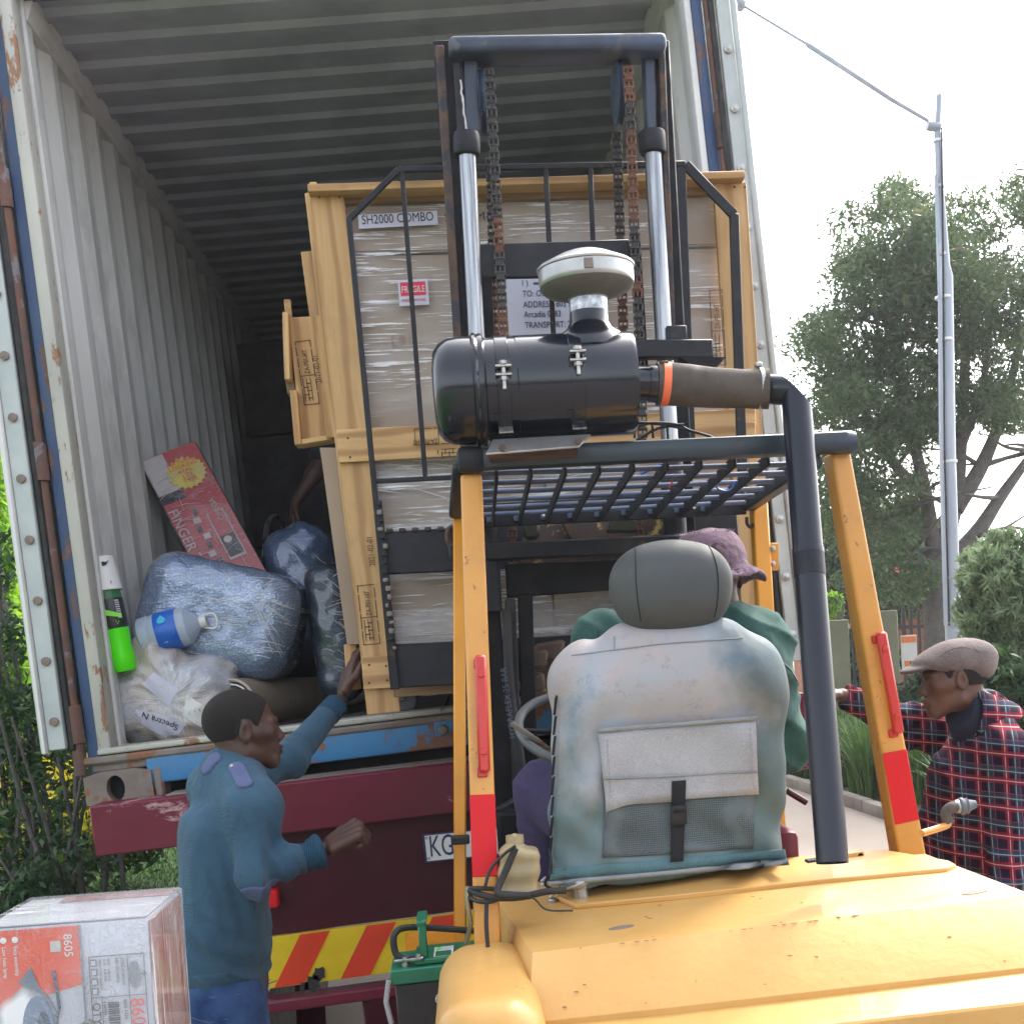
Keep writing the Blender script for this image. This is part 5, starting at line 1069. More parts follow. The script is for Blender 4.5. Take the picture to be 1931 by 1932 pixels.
# big silver bundle: fairly boxy, squarish corner towards us
c1 = P(425, 1165, 5.15)
BUN = lump('wrapped_bundle', 'largest silver bubble-wrapped bundle, lying on the plastic sack behind the water bottle', 'wrapped bundle', c1, (.305, .24, .215), .12, rotM((0, 1, 0), R(16)), m_bub, .006, .009, 'bubble-wrapped bundles')
lump('wrapped_bundle', 'upright silver-blue bubble-wrapped bundle behind the big one, touching the red carton', 'wrapped bundle', P(580, 1120, 5.75), (.155, .2, .30), .12, rotM((0, 1, 0), R(-8)), m_bub2, .014, .011, 'bubble-wrapped bundles')
lump('wrapped_bundle', 'dark narrow bubble-wrapped bundle squeezed against the left side of the crate', 'wrapped bundle', P(632, 1195, 5.25), (.088, .17, .275), .07, rotM((0, 1, 0), R(-5)), m_bub3, .009, .009, 'bubble-wrapped bundles')
# stuffed clear bag
cbg = P(322, 1318, 4.93)
def bagf(p, d):
    q = p - _v(cbg); d = smin(d, cone(p, cbg + Vector((-.02, -.05, .10)), cbg + Vector((-.05, -.06, .205)), .09, .05), .08)
    r = np.sqrt(q[:, 0] ** 2 + (q[:, 2] * 1.1) ** 2); a = np.arctan2(q[:, 2], q[:, 0])
    return d - .007 * np.sin(a * 13 + 3 * np.sin(r * 25)) * np.clip(r * 5, 0, 1)
sack = lump('plastic_sack', 'stuffed clear plastic sack with printed lettering on the container threshold', 'sack', cbg, (.262, .17, .195), .165, rotM((0, 1, 0), R(10)), m_bag, .016, .008, None, bagf, 13)
# printed patch following the sack, and pulled film folds
def surf_patch(name, f, TL, TR, BR, BL, y0, y1, off, mat, par, nx=10, ny=6, arc=0.):
    vs, fs = [], []
    for j in range(ny + 1):
        for i in range(nx + 1):
            s_, t = i / nx, j / ny; u = (TL[0] * (1 - s_) + TR[0] * s_) * (1 - t) + (BL[0] * (1 - s_) + BR[0] * s_) * t; v = (TL[1] * (1 - s_) + TR[1] * s_) * (1 - t) + (BL[1] * (1 - s_) + BR[1] * s_) * t + arc * math.sin(s_ * math.pi) * (t - .3)
            vs.append(hit(f, u, v, y0, y1, off) or P(u, v, (y0 + y1) / 2))
    for j in range(ny):
        for i in range(nx): a = j * (nx + 1) + i; fs.append((a, a + nx + 1, a + nx + 2, a + 1))
    c = sum(vs, Vector()) / len(vs); return link(name, mesh(name, [v - c for v in vs], fs), mat, par, Matrix.Translation(c), True)
fb_, fs_ = FL[0], FL[3]
surf_patch('printed_patch', fs_, (256, 1338), (352, 1366), (336, 1386), (262, 1360), 4.6, 5.0, .002, m_white, sack, 10, 5, 16)
tq = [hit(fs_, u, v, 4.6, 5.0, .006) for u, v in ((338, 1368), (268, 1342))]
text('Spectra N', .034, frame(tq[0], tq[1] - tq[0], (0, -1, -.25)) , m_ink, sack)
surf_patch('paper_scrap', fs_, (352, 1310), (392, 1336), (380, 1372), (345, 1350), 4.6, 5.0, .003, m_whitep, sack, 5, 5)
surf_patch('paper_scrap', fs_, (290, 1268), (338, 1300), (318, 1332), (268, 1290), 4.6, 5.0, .003, m_white, sack, 5, 5)
for k in range(46):
    a = random.uniform(0, 6.28); r0_, r1_ = random.uniform(4, 40), random.uniform(45, 95); ridge_line('film_ridge', fs_, (325 + r0_ * math.cos(a), 1318 + r0_ * .8 * math.sin(a)), (325 + r1_ * math.cos(a + .2), 1318 + r1_ * .8 * math.sin(a + .2)), 4.6, 5.05, random.uniform(.0008, .0022), sack, random.uniform(-4, 4))
for k in range(36):
    v0 = random.uniform(1068, 1250); u0 = random.uniform(290, 500); l = random.uniform(25, 110); ridge_line('film_ridge', fb_, (u0, v0), (u0 + l, v0 + l * random.uniform(.02, .35)), 4.8, 5.3, random.uniform(.0007, .0018), BUN, random.uniform(-5, 3))
for (fi, u0_, u1_, v0_, v1_, ya, yb) in ((1, 520, 600, 1020, 1170, 5.4, 6.0), (2, 602, 640, 1085, 1290, 5.0, 5.6)):
    for k in range(26): u0 = random.uniform(u0_, u1_); v0 = random.uniform(v0_, v1_); l = random.uniform(15, 45); ridge_line('film_ridge', FL[fi], (u0, v0), (u0 + l * .8, v0 + l * random.uniform(-.5, .9)), ya, yb, random.uniform(.0006, .0016), bpy.data.objects['wrapped_bundle.%03d' % fi], random.uniform(-4, 4))
for k in range(18):
    a = random.uniform(-1.0, 1.35); ridge_line('film_ridge', fb_, (470 + 20 * math.cos(a), 1120 + 20 * math.sin(a)), (470 + 130 * math.cos(a), 1120 + 150 * math.sin(a)), 4.8, 5.3, random.uniform(.0006, .0014), BUN, random.uniform(-5, 5))
# rolled carpet
rc = thing('carpet_roll', 'beige rolled carpet lying open-ended on the container floor behind the man in blue', 'carpet roll', P(450, 1365, 4.95))
A_, B_ = P(436, 1328, 4.85), P(600, 1318, 5.7)
me = tube_mesh('roll_body', [A_, B_], .098, 40, False); o = link('roll_body', me, m_carpet, rc); sharp(me, 60)
me = tube_mesh('roll_inner', [A_, B_], .086, 40, False); o = link('roll_inner', me, m_carpet, rc); sharp(me, 60)
Mr = frame(A_, A_ - B_, (0, 0, 1)); lathe('roll_edge', [(.086, .0), (.092, .004), (.098, .0)], Mr, paint('cut_carpet_edge', (.42, .35, .27), None, .9), rc, 40, False)
sp_ = [Vector((.0, .08 * (1 - .10 * t) * math.cos(t * 2.2), .08 * (1 - .10 * t) * math.sin(t * 2.2))) for t in np.linspace(0, 4, 30)]
rod('film_end', [Mr @ q for q in sp_], .004, m_film_r, rc, 6)
# red printed carton, film wrapped, leaning back against the wall
RB = thing('wrapped_carton', 'long red printed carton in crinkled film, leaning against the container wall', 'carton', P(420, 1060, 5.6))
bl, br, tr, tl = P(372, 1085, 5.45), P(512, 1090, 5.45), P(366, 832, 5.72), P(272, 884, 5.72)
ax = ((tl - bl) + (tr - br)).normalized(); sx = (br - bl).normalized(); nrm = sx.cross(ax).normalized(); wd = (br - bl).dot(sx) * .96
ctr = (bl + br + tr + tl) / 4; ln = ((tl - bl).length + (tr - br).length) / 2 + .25
ctr = ctr - ax * .10; Mb = frame(ctr, ax, nrm); sy = Mb.to_3x3() @ Vector((0, 1, 0)); wd = .265; dpt = .16
box('box_body', Mb @ Matrix.Translation((0, 0, -dpt / 2)), ln, wd, dpt, m_rboxd, RB, .012, 2)
face = box('printed_face', Mb @ Matrix.Translation((-.0, 0, .002)), ln - .01, wd - .012, .004, m_rbox, RB, .0015)
def onf(x, y, z=.005): return Mb @ Matrix.Translation((x, y, z))
box('printed_panel', onf(ln / 2 - .115, .075, .0045), .21, .10, .003, m_rboxw, RB, .001); box('printed_panel', onf(ln / 2 - .24, .075, .0046), .05, .11, .003, m_rboxk, RB, .001)
pts = [(math.cos(a) * (.088 if k % 2 else .076), math.sin(a) * (.088 if k % 2 else .076)) for k, a in enumerate(np.linspace(0, 2 * math.pi, 40, endpoint=False))]
prism('starburst', pts, onf(ln / 2 - .15, -.03, .007), .003, m_rboxy, RB)
def tx(s, size, x, y, mat, rot=0, sx=1): text(s, size, onf(x, y, .0105) @ Matrix.Rotation(rot, 4, 'Z'), mat, RB, 'CENTER', sx=sx)
for k, w_ in enumerate(('NATURAL', 'LOOKING', 'REAL', 'LIFE', 'TREE')): tx(w_, .028, ln / 2 - .095 - k * .026, -.03, m_inkr, -math.pi / 2)
text('FINGER TIPS', .062, onf(ln / 2 - .30, .122, .006) @ Matrix.Rotation(math.pi, 4, 'Z'), m_rboxw, RB, sx=1.1)
box('printed_panel', onf(-.04, -.055, .006), .26, .075, .002, m_rboxw, RB, .001); box('printed_panel', onf(-.035, -.055, .0075), .245, .065, .002, m_rbox, RB, .001)
box('printed_panel', onf(-.10, -.055, .009), .11, .06, .002, m_rboxk, RB, .001)
text('OMEGA', .035, onf(.09, -.08, .0115) @ Matrix.Rotation(math.pi / 2 * 0, 4, 'Z'), m_rboxw, RB, 'CENTER'); lathe('printed_dot', [(.018, 0), (.012, .0005)], onf(-.07, -.05, .0105) @ Matrix.Rotation(-math.pi / 2, 4, 'Y'), m_rboxw, RB, 14)
for k in range(7): box('printed_mark', onf(.12 - k * .045, .02 + .008 * (k % 3), .006), .03, .02 + .01 * (k % 2), .0015, m_rboxw if k % 2 else m_rboxk, RB, 0)
for k in range(46):
    x0, y0 = random.uniform(-.32, .36), random.uniform(-.12, .10); a = random.uniform(-.5, .5) + (1.57 if k % 3 else .3); l = random.uniform(.03, .12); y1 = max(-.128, min(.128, y0 + l * math.sin(a)))
    rod('film_ridge', [Mb @ Vector((x0, y0, .010)), Mb @ Vector(((x0 * 2 + l * math.cos(a)) / 2 + .004, (y0 + y1) / 2, .013)), Mb @ Vector((x0 + l * math.cos(a), y1, .010))], [.0003, random.uniform(.0008, .0018), .0003], m_film_r, RB, 5, False)
# soda bottle with a paper cup upside-down on its neck
b0, b1 = P(236, 1266, 4.76), P(198, 1098, 4.76)
SB = thing('soda_bottle', 'green soda bottle leaning on the container wall under a white paper cup', 'bottle', b0)
Ms = frame(b0, b1 - b0, (0, -1, 0)); H = (b1 - b0).length
lathe('bottle', [(.0, .0), (.036, .0), (.044, .014), (.046, .05), (.042, .10), (.046, .14), (.047, .22), (.046, .29), (.038, .345), (.024, H - .005), (.017, H + .012), (.017, H + .05)], Ms, m_sodag, SB, 28)
lathe('drink', [(.0, -.001), (.037, -.001), (.0450, .014), (.0470, .05), (.0430, .10), (.0470, .14), (.0475, .158), (0, .158)], Ms, m_soda, SB, 28)
lathe('label', [(.0475, .165), (.0485, .17), (.0485, .265), (.0475, .27)], Ms, m_lblk, SB, 28, False)
prism('label_print', [(-.045, -.004), (.045, -.032), (.045, -.018), (-.03, .016)], Ms @ frame((.225, .0, .0490), (0, -1, 0), (0, 0, 1)), .0012, m_lblg, SB)
prism('label_print', [(-.03, .0), (-.012, .018), (-.014, -.012)], Ms @ frame((.215, .022, .047), (0, -1, 0), (0, .5, 1)), .001, m_redl, SB)
for k in range(9): box('barcode_bar', Ms @ frame((.195 + k * .008, -.034, .0345), (0, 1, 1), (0, -1, 1)), .016, .004, .001, m_white, SB, 0)
text('DEW', .026, Ms @ frame((.185, .03, .042), (-.3, -.9, 0), (0, .45, 1)), m_lblg, SB)
CUP = thing('paper_cup', 'white paper cup turned upside down over the green bottle neck', 'cup', P(200, 1100, 4.76))
Mc = frame(P(204, 1114, 4.76), P(194, 1050, 4.76) - P(204, 1114, 4.76), (0, -1, 0))
lathe('cup_wall', [(.052, .0), (.053, .004), (.051, .007), (.037, .122), (.036, .126)], Mc, m_whitep, CUP, 28, False); lathe('cup_base', [(.036, .118), (.0, .118)], Mc, m_whitep, CUP, 28, False)
prism('cup_print', [(-.018, 0), (-.006, .010), (.006, .006), (.018, .012), (.006, -.004), (-.006, -.008)], Mc @ frame((.095, -.012, .0405), (0, -1, .1), (0.1, 0, 1)), .001, m_teal, CUP)
text('Eat Natural', .014, Mc @ frame((.03, -.03, .0435), (.25, .9, -.3), (.12, 0, 1)), m_ink, CUP)
# water bottle lying with its neck to the right
w0, w1 = P(262, 1205, 4.88), P(378, 1174, 4.88)
WB = thing('water_bottle', 'clear plastic water bottle with blue label, lying on the silver bundle', 'bottle', w0)
Mw = frame(w0, w1 - w0, (0, -1, 0)); H = (w1 - w0).length
lathe('bottle', [(.0, .0), (.055, .0), (.074, .014), (.077, .05), (.073, .055), (.077, .07), (.077, .155), (.070, .19), (.034, H - .012), (.020, H), (.019, H + .02)], Mw, m_pet, WB, 28)
lathe('label', [(.0778, .078), (.0786, .08), (.0786, .158), (.0778, .16)], Mw, m_lblb, WB, 28, False)
lathe('cap', [(.0, H + .024), (.022, H + .024), (.024, H + .018), (.024, H), (.021, H - .002)], Mw, m_whitep, WB, 20)
rod('carry_loop', [Mw @ Vector(q) for q in curve_pts([(H + .01, -.022, .0), (H + .05, -.036, .01), (H + .065, -.01, .015), (H + .055, .02, .01), (H + .01, .022, 0)])], .0045, m_whitep, WB, 8)
text('aQuelle', .028, Mw @ frame((.115, -.045, .0665), (.0, 1, -.25), (0, -.4, 1)), m_whitep, WB); text('STILL', .015, Mw @ frame((.150, -.02, .0765), (.0, 1, -.25), (0, -.3, 1)), m_whitep, WB)
prism('label_drop', [(0, .022), (.014, .006), (.016, -.006), (.008, -.016), (-.008, -.016), (-.016, -.006), (-.014, .006)], Mw @ frame((.112, .042, .0680), (1, 0, 0), (0, .65, 1)), .001, m_cyan, WB)
# goods stacked behind the helper, coloured near-black to put shade in the depth
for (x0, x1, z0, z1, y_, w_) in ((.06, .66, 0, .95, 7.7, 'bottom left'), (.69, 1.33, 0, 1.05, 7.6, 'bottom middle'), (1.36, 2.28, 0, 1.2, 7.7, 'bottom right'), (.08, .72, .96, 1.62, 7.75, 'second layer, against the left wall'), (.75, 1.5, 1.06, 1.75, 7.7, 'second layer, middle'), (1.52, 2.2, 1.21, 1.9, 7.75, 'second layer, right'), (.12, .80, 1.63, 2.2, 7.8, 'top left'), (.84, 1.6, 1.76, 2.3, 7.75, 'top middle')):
    o = box('shade_carton', CMx @ Matrix.Translation(((x0 + x1) / 2, y_ - 4.6 + .3, (z0 + z1) / 2 + .004)), x1 - x0, .6, z1 - z0 - .008, m_dkcart, None, .008, 2); props(o, 'carton coloured black for the shade deep inside the container, ' + w_, 'carton', 'cartons coloured black for shade deep in the container')
# handle of some tool sticking up in the dark
TH = thing('trolley_handle', 'bent dark metal trolley handle rising in the shade behind the bundles', 'handle', P(550, 1130, 6.3))
rod('tube', curve_pts([P(500, 1018, 6.0), P(506, 985, 6.1), P(522, 975, 6.2), P(548, 1010, 6.35), P(575, 1045, 6.4), P(590, 1150, 6.4)]), .012, paint('grey_tube', (.12, .12, .13), None, .3, metal=.6), TH, 10)
rod('tube', [P(515, 975 + 30, 6.2), P(520, 1120, 6.3)], .008, m_zinc, TH, 8)
# ---------------------------------------------------------------- printed cartons bottom left
LB = thing('lamp_carton', 'film-wrapped orange and white light-fitting carton at the bottom left, marked 8605', 'carton', P(160, 1932, 2.3))
# stands square to the camera, top face slightly seen
fa, fb = P(0, 1768, 2.42), P(277, 1716, 2.42)        # front top corners
ux = (fb - fa); ux.z = 0; wF = ux.length + .14; ux.normalize(); uy = Vector((-ux.y, ux.x, 0)); zt_ = (fa.z + fb.z) / 2
org = fb.copy(); org.z = zt_
def lb(x, y, z): return org + ux * x + uy * y + Vector((0, 0, z))
Mx = lambda x, y, z: frame(lb(x, y, z), ux, -uy)
tilt = .035
Ml = Matrix.Translation(org) @ Matrix.Rotation(-tilt * 0, 4, 'Y') @ Matrix.Translation(-org)
HB, DB = .62, .26
def fc(name, x0, x1, z0, z1, mat, off=.0015, par=LB): return box(name, frame(lb((x0 + x1) / 2, -off, (z0 + z1) / 2), ux, -uy), x1 - x0, z1 - z0, .002, mat, par, 0)
xL, xM = -.30, -.124
body = box('box_body', frame(lb(xL / 2, DB / 2, -HB / 2), ux, -uy), -xL, HB, DB, m_card_w, LB, .006, 2)
box('top_flap', frame(lb(xL / 2, DB / 2, .003), ux, -uy), -xL - .006, .004, DB - .006, m_card_g, LB, .001)
box('side_print', frame(lb(.0025, DB / 2, -HB / 2), uy, ux), DB - .008, HB - .01, .003, m_card_s, LB, .001)
prism('printed_panel', [(xL, -HB + .02), (xM, -HB + .02), (xM, 0), (xL, 0)], frame(lb(0, -.001, 0), ux, -uy), .002, m_card_w, LB)
prism('printed_panel', [(xL + .004, -.155), (xM, -.115), (xM, -.004), (xL, -.004)], frame(lb(0, -.003, 0), ux, -uy), .002, m_card_r, LB)
prism('top_print', [(xL * .75, DB * .75), (-.004, DB * .75), (-.004, DB - .004), (xL * .75, DB - .004)], frame(lb(0, 0, .0065), ux, (0, 0, 1)), .001, m_card_s, LB)
fc('edge_seam', xM - .0015, xM + .0015, -.5, -.004, m_lampg, .0045)
dn = frame(lb(0, -.0045, 0), (0, 0, -1), -uy)     # lettering runs downwards
def dt(s, size, x, z, mat, sx=1.): text(s, size, frame(lb(x, -.005, z), -Vector((0, 0, 1)), -uy), mat, LB, sx=sx)
dt('8605', .022, xM - .030, -.018, m_whitep); 
for k, s_ in enumerate(('Energy saving', 'Low heat lamp', 'Easy assembly')): lathe('printed_dot', [(.006, 0), (.004, .0005)], frame(lb(xL + .016 + .021 * k, -.005, -.022), -uy, (0, 0, 1)), m_whitep, LB, 12); dt(s_, .010, xL + .013 + .021 * k, -.034, m_whitep)
fc('printed_mark', xM - .055, xM - .036, -.050, -.030, m_rboxw, .005); 
# printed picture of the fitting: fan body with glass lamp
def shape(name, pts, mat, off): prism(name, pts, frame(lb(0, -off, 0), ux, -uy), .0015, mat, LB)
cx_, cz_ = xL + .078, -.205
shape('printed_lamp', [(cx_ + .05 * math.cos(a), cz_ + .095 * math.sin(a)) for a in np.linspace(0, 2 * math.pi, 26, endpoint=False)], m_lampg, .0055)
shape('printed_lamp', [(cx_ + .012 + .03 * math.cos(a), cz_ + .075 * math.sin(a)) for a in np.linspace(0, 2 * math.pi, 26, endpoint=False)], m_lampl, .0065)
shape('printed_lamp', [(cx_ + .022 + .013 * math.cos(a), cz_ + .045 * math.sin(a)) for a in np.linspace(0, 2 * math.pi, 20, endpoint=False)], m_lampg, .0075)
shape('printed_lamp', [(cx_ - .02, cz_ + .10), (cx_ + .005, cz_ + .13), (cx_ + .02, cz_ + .085)], m_lampg, .006)
rod('printed_arm', [lb(cx_ + .03, -.007, cz_ - .02), lb(cx_ + .052, -.007, cz_ + .05), lb(cx_ + .046, -.007, cz_ + .12)], .003, m_lampg, LB, 6)
rod('printed_arm', [lb(cx_ + .04, -.008, cz_ - .01), lb(cx_ + .085, -.008, cz_ - .005)], .003, m_lampd, LB, 6)
shape('printed_glass', [(cx_ + .082, cz_ - .02), (cx_ + .105, cz_ - .034), (cx_ + .118, cz_ - .018), (cx_ + .112, cz_ - .003), (cx_ + .118, cz_ + .012), (cx_ + .105, cz_ + .024), (cx_ + .082, cz_ + .012)], m_lampd, .006)
# right half: white with a ruled label
lx0, lx1, lz1 = xM + .012, -.010, -.066
for (x0, x1, z0, z1) in ((lx0, lx1, lz1, lz1 + .0014), (lx0, lx0 + .0012, lz1 - .36, lz1), (lx1 - .0012, lx1, lz1 - .36, lz1), (lx0, lx1, lz1 - .078, lz1 - .0768), (lx1 - .032, lx1 - .031, lz1 - .36, lz1), (lx0 + .019, lx0 + .020, lz1 - .36, lz1 - .078)): fc('rule_line', x0, x1, z0, z1, m_lampd, .0035)
dt('8605 FAN', .009, lx1 - .043, lz1 - .084, m_ink); dt('CODE HTAFLOW', .0078, lx1 - .043, lz1 - .005, m_ink, .85); dt('NO. GED240926', .0078, lx1 - .053, lz1 - .005, m_ink, .85)
dt('N.W.   4.98 KGS', .0062, lx0 + .034, lz1 - .005, m_ink); dt('G.W.   8.38 KGS', .0062, lx0 + .027, lz1 - .005, m_ink); dt('MEAS: 51.5x51.5x23.5CM', .0055, lx0 + .019, lz1 - .005, m_ink)
for k in range(4): fc('handling_mark', lx0 + .003, lx0 + .014, lz1 - .018 - k * .018, lz1 - .005 - k * .018, m_lampd, .0032); fc('handling_mark', lx0 + .0045, lx0 + .0125, lz1 - .016 - k * .018, lz1 - .007 - k * .018, m_card_w, .0042)
dt('QTY:', .021, lx0 + .002, lz1 - .086, m_ink); dt('860', .036, lx1 - .030, lz1 - .083, m_inkr); dt('6 009705', .007, lx0 + .022, lz1 - .085, m_ink)
for k in range(22): fc('barcode_bar', lx0 + .030, lx0 + .050, lz1 - .090 - k * .0042, lz1 - .0882 - k * .0042 + (k % 3) * .0006, m_ink, .0038)
sc_ = (lx1 - .016, lz1 - .038)
shape('printed_lamp', [(sc_[0] - .004 + .011 * math.cos(a), sc_[1] + .026 * math.sin(a)) for a in np.linspace(0, 2 * math.pi, 20, endpoint=False)], m_lampg, .004)
rod('printed_arm', [lb(sc_[0], -.005, sc_[1]), lb(sc_[0] + .016, -.005, sc_[1] + .0)], .0012, m_lampd, LB, 5); shape('printed_glass', [(sc_[0] + .013, sc_[1] - .006), (sc_[0] + .019, sc_[1]), (sc_[0] + .013, sc_[1] + .006)], m_lampd, .004)
box('stretch_film', frame(lb(xL / 2, DB / 2, -HB / 2), ux, -uy), -xL + .014, HB + .02, DB + .014, m_film, LB, .008, 2)
# the stack under it
for (k, zt2, lab_) in ((0, zt_ - HB - .012, 'plain film-wrapped carton directly under the orange and white one'),):
    z = zt2
    o = box('stacked_carton', frame(lb(xL / 2, DB / 2, 0) + Vector((0, 0, z / 2 - zt_ - .0)), ux, -uy), -xL + .04, z, DB + .04, m_carton, None, .006, 2); props(o, lab_, 'carton')
# ---------------------------------------------------------------- people
def axes(fwd, up=(0, 0, 1)):
    f = Vector(fwd).normalized(); u = Vector(up); r = f.cross(u).normalized(); u = r.cross(f); return np.array([[r.x, f.x, u.x], [r.y, f.y, u.y], [r.z, f.z, u.z]], np.float32)
def head_sdf(c, A, s=.95, mouth=0.):
    """returns f(p): skull, face, ears, neck stub, in head coordinates (x right, y forward, z up)"""
    def f(P_):
        p = ((P_ - _v(c)) @ A) / s; m = p.copy(); m[:, 0] = np.abs(m[:, 0])
        d = ell(p, (0, -.018, .036), (.077, .100, .088)); d = smin(d, ell(p, (0, .030, -.025), (.062, .066, .080)), .03)
        d = smin(d, cone(m, (.052, -.005, -.062), (.016, .070, -.098), .022, .022), .025); d = smin(d, cone(m, (.0, .072, -.097), (.012, .070, -.100), .020, .018), .02)
        d = smin(d, cone(m, (.046, .062, -.012), (.055, .030, -.010), .018, .018), .025)
        d = smin(d, cone(m, (.012, .092, .024), (.045, .074, .022), .008, .009), .016)
        d = smax(d, -ell(m, (.032, .102, .004), (.017, .016, .012)), .012)
        d = smin(d, ell(m, (.032, .078, .005), (.016, .013, .011)), .006)
        d = smin(d, cone(p, (0, .088, .012), (0, .1065, -.028), .007, .0115), .012); d = smin(d, ell(m, (.012, .098, -.034), (.0085, .010, .008)), .007)
        d = smin(d, ell(p, (0, .080, -.066), (.030, .022, .020)), .015)
        d = smin(d, cone(m, (0, .1035, -.060), (.020, .091, -.064), .0065, .004), .005); d = smin(d, cone(m, (0, .100, -.0745), (.019, .089, -.071), .0085, .005), .005)
        d = smax(d, -cone(m, (0, .112 - mouth, -.0670), (.022, .094 - mouth, -.0675), .002 + mouth * .3, .001), .003)
        e = smax(ell(m, (.079, -.008, -.002), (.010, .020, .033)), -ell(m, (.088, -.003, .002), (.007, .011, .019)), .006); d = smin(d, e, .007)
        return d * s
    return f
def hair_region(c, A, s=.95):
    def f(P_):
        p = ((P_ - _v(c)) @ A) / s; z, y, x = p[:, 2], p[:, 1], np.abs(p[:, 0])
        h_ = np.interp(y, [-.13, -.06, -.035, -.014, .012, .022, .032, .044, .062, .080, .10], [-.058, -.062, -.03, .034, .032, .012, .006, .030, .062, .086, .2])
        return (h_ - z) * .8 * s
    return f
def hand_parts(w, fd, nb, thumb, curls, tc=.5, s=1., spread=.04):
    """cones for a hand: w wrist, fd finger direction, nb back-of-hand normal, thumb side direction"""
    w, fd, nb, th = Vector(w), Vector(fd).normalized(), Vector(nb), Vector(thumb); nb = (nb - fd * nb.dot(fd)).normalized(); th = (th - fd * th.dot(fd) - nb * th.dot(nb)).normalized()
    out = []; tips = []
    for i, (l, r) in enumerate(((.072, .0088), (.080, .009), (.074, .0086), (.058, .0078))):
        off = (.030 - .0205 * i); k = w + fd * (.088 - .006 * abs(i - 1)) * s + th * off * s; out.append((w + th * off * .55 * s + fd * .01, k, .0165 * s, .0125 * s))
        a = 0; q = k; d0 = (fd + th * spread * (1.5 - i)).normalized(); c = curls[i] if isinstance(curls, (list, tuple)) else curls
        for j, fr_ in enumerate((.45, .31, .24)):
            a += c * (1., 1.15, .7)[j]; d = d0 * math.cos(a) - nb * math.sin(a); q2 = q + d * l * fr_ * s; out.append((q, q2, r * (1.05 - .1 * j) * s, r * (.97 - .12 * j) * s)); q = q2
        tips.append(q)
    b = w + fd * .022 * s + th * .020 * s; d = (fd * .62 + th * .75 - nb * .25).normalized(); m = b + d * .040 * s; d2 = (fd * (1 - tc * .3) + th * (.55 - tc) - nb * tc * .8).normalized(); e = m + d2 * .030 * s; g = e + d2 * .024 * s
    out += [(b, m, .0145 * s, .0125 * s), (m, e, .0118 * s, .0105 * s), (e, g, .0105 * s, .0082 * s)]
    return out, (g, d2)
def person(name, label, org, J, head_c, head_f, skinm, hands=(), h=.0055, s=.95, up=(0, 0, 1), mouth=0., slim=1.):
    """J: joints dict; builds one continuous skin body and returns its pieces"""
    A = axes(head_f, up); hf = head_sdf(head_c, A, s, mouth); hc = Vector(head_c)
    Rt = lambda x, y, z: hc + Vector((A @ np.array((x, y, z), np.float32)).tolist()) * s
    segs = []
    def S_(a, b, ra, rb): segs.append((J[a] if isinstance(a, str) else a, J[b] if isinstance(b, str) else b, ra * slim, rb * slim))
    chest = J['neck'].lerp(J['pelvis'], .30)
    segs.append((Rt(0, -.028, -.05), J['neck'], .056, .060)); S_(J['neck'], 'ls', .055, .052); S_(J['neck'], 'rs', .055, .052)
    S_(J['neck'].lerp(chest, .5), chest, .105, .115); S_(chest, 'pelvis', .115, .105); S_(chest, 'ls', .10, .05); S_(chest, 'rs', .10, .05); S_('pelvis', 'lh', .11, .085); S_('pelvis', 'rh', .11, .085)
    for k in ('l', 'r'):
        S_(k + 's', k + 'e', .046, .037); S_(k + 'e', k + 'w', .037, .024)
        S_(k + 'h', k + 'k', .078, .052); S_(k + 'k', k + 'a', .050, .032); S_(k + 'a', k + 't', .036, .028)
    hp = []; 
    for H_ in hands: hp += H_
    def f(p):
        d = uni([cone(p, *q) for q in segs], .035); d = smin(d, hf(p), .022)
        for q in hp: d = smin(d, cone(p, *q), .0055)
        return d
    pts = [q for a, b, _, _ in segs + hp for q in (a, b)] + [hc]
    lo = Vector([min(q[i] for q in pts) - .14 for i in range(3)]); hi = Vector([max(q[i] for q in pts) + .15 for i in range(3)])
    root = thing('person', label, 'person', org)
    body = sdf_obj('body', f, lo, hi, h, skinm, root, org)
    for sx in (-1, 1):      # eyes
        c = Rt(sx * .032, .0795, .0045); bm = bmesh.new(); bmesh.ops.create_uvsphere(bm, u_segments=12, v_segments=8, radius=.0115 * s); link('eye', bm_mesh('eye', bm, 180), m_eye, body, Matrix.Translation(c))
        fw = Vector((A @ np.array((0, 1, 0), np.float32)).tolist()); bm = bmesh.new(); bmesh.ops.create_uvsphere(bm, u_segments=10, v_segments=6, radius=.0058 * s); link('iris', bm_mesh('iris', bm, 180), m_ink, body, Matrix.Translation(c + fw * .0062 * s))
    return root, body, f, hf, A, Rt, lo, hi
def on_sdf(f, u, v, y0, y1, off=0):
    ys = np.linspace(y0, y1, 300); pts = np.array([P(u, v, y) for y in ys], np.float32); d = f(pts); i = int(np.argmax(d < 0)) if (d < 0).any() else int(np.argmin(d)); return Vector(pts[i]) + Vector((0, -off, 0))
def garment(name, f, lo, hi, h, mat, parent, org): return sdf_obj(name, f, lo, hi, h, mat, parent, org)
def bounds(pts, e): return Vector([min(q[i] for q in pts) - e for i in range(3)]), Vector([max(q[i] for q in pts) + e for i in range(3)])

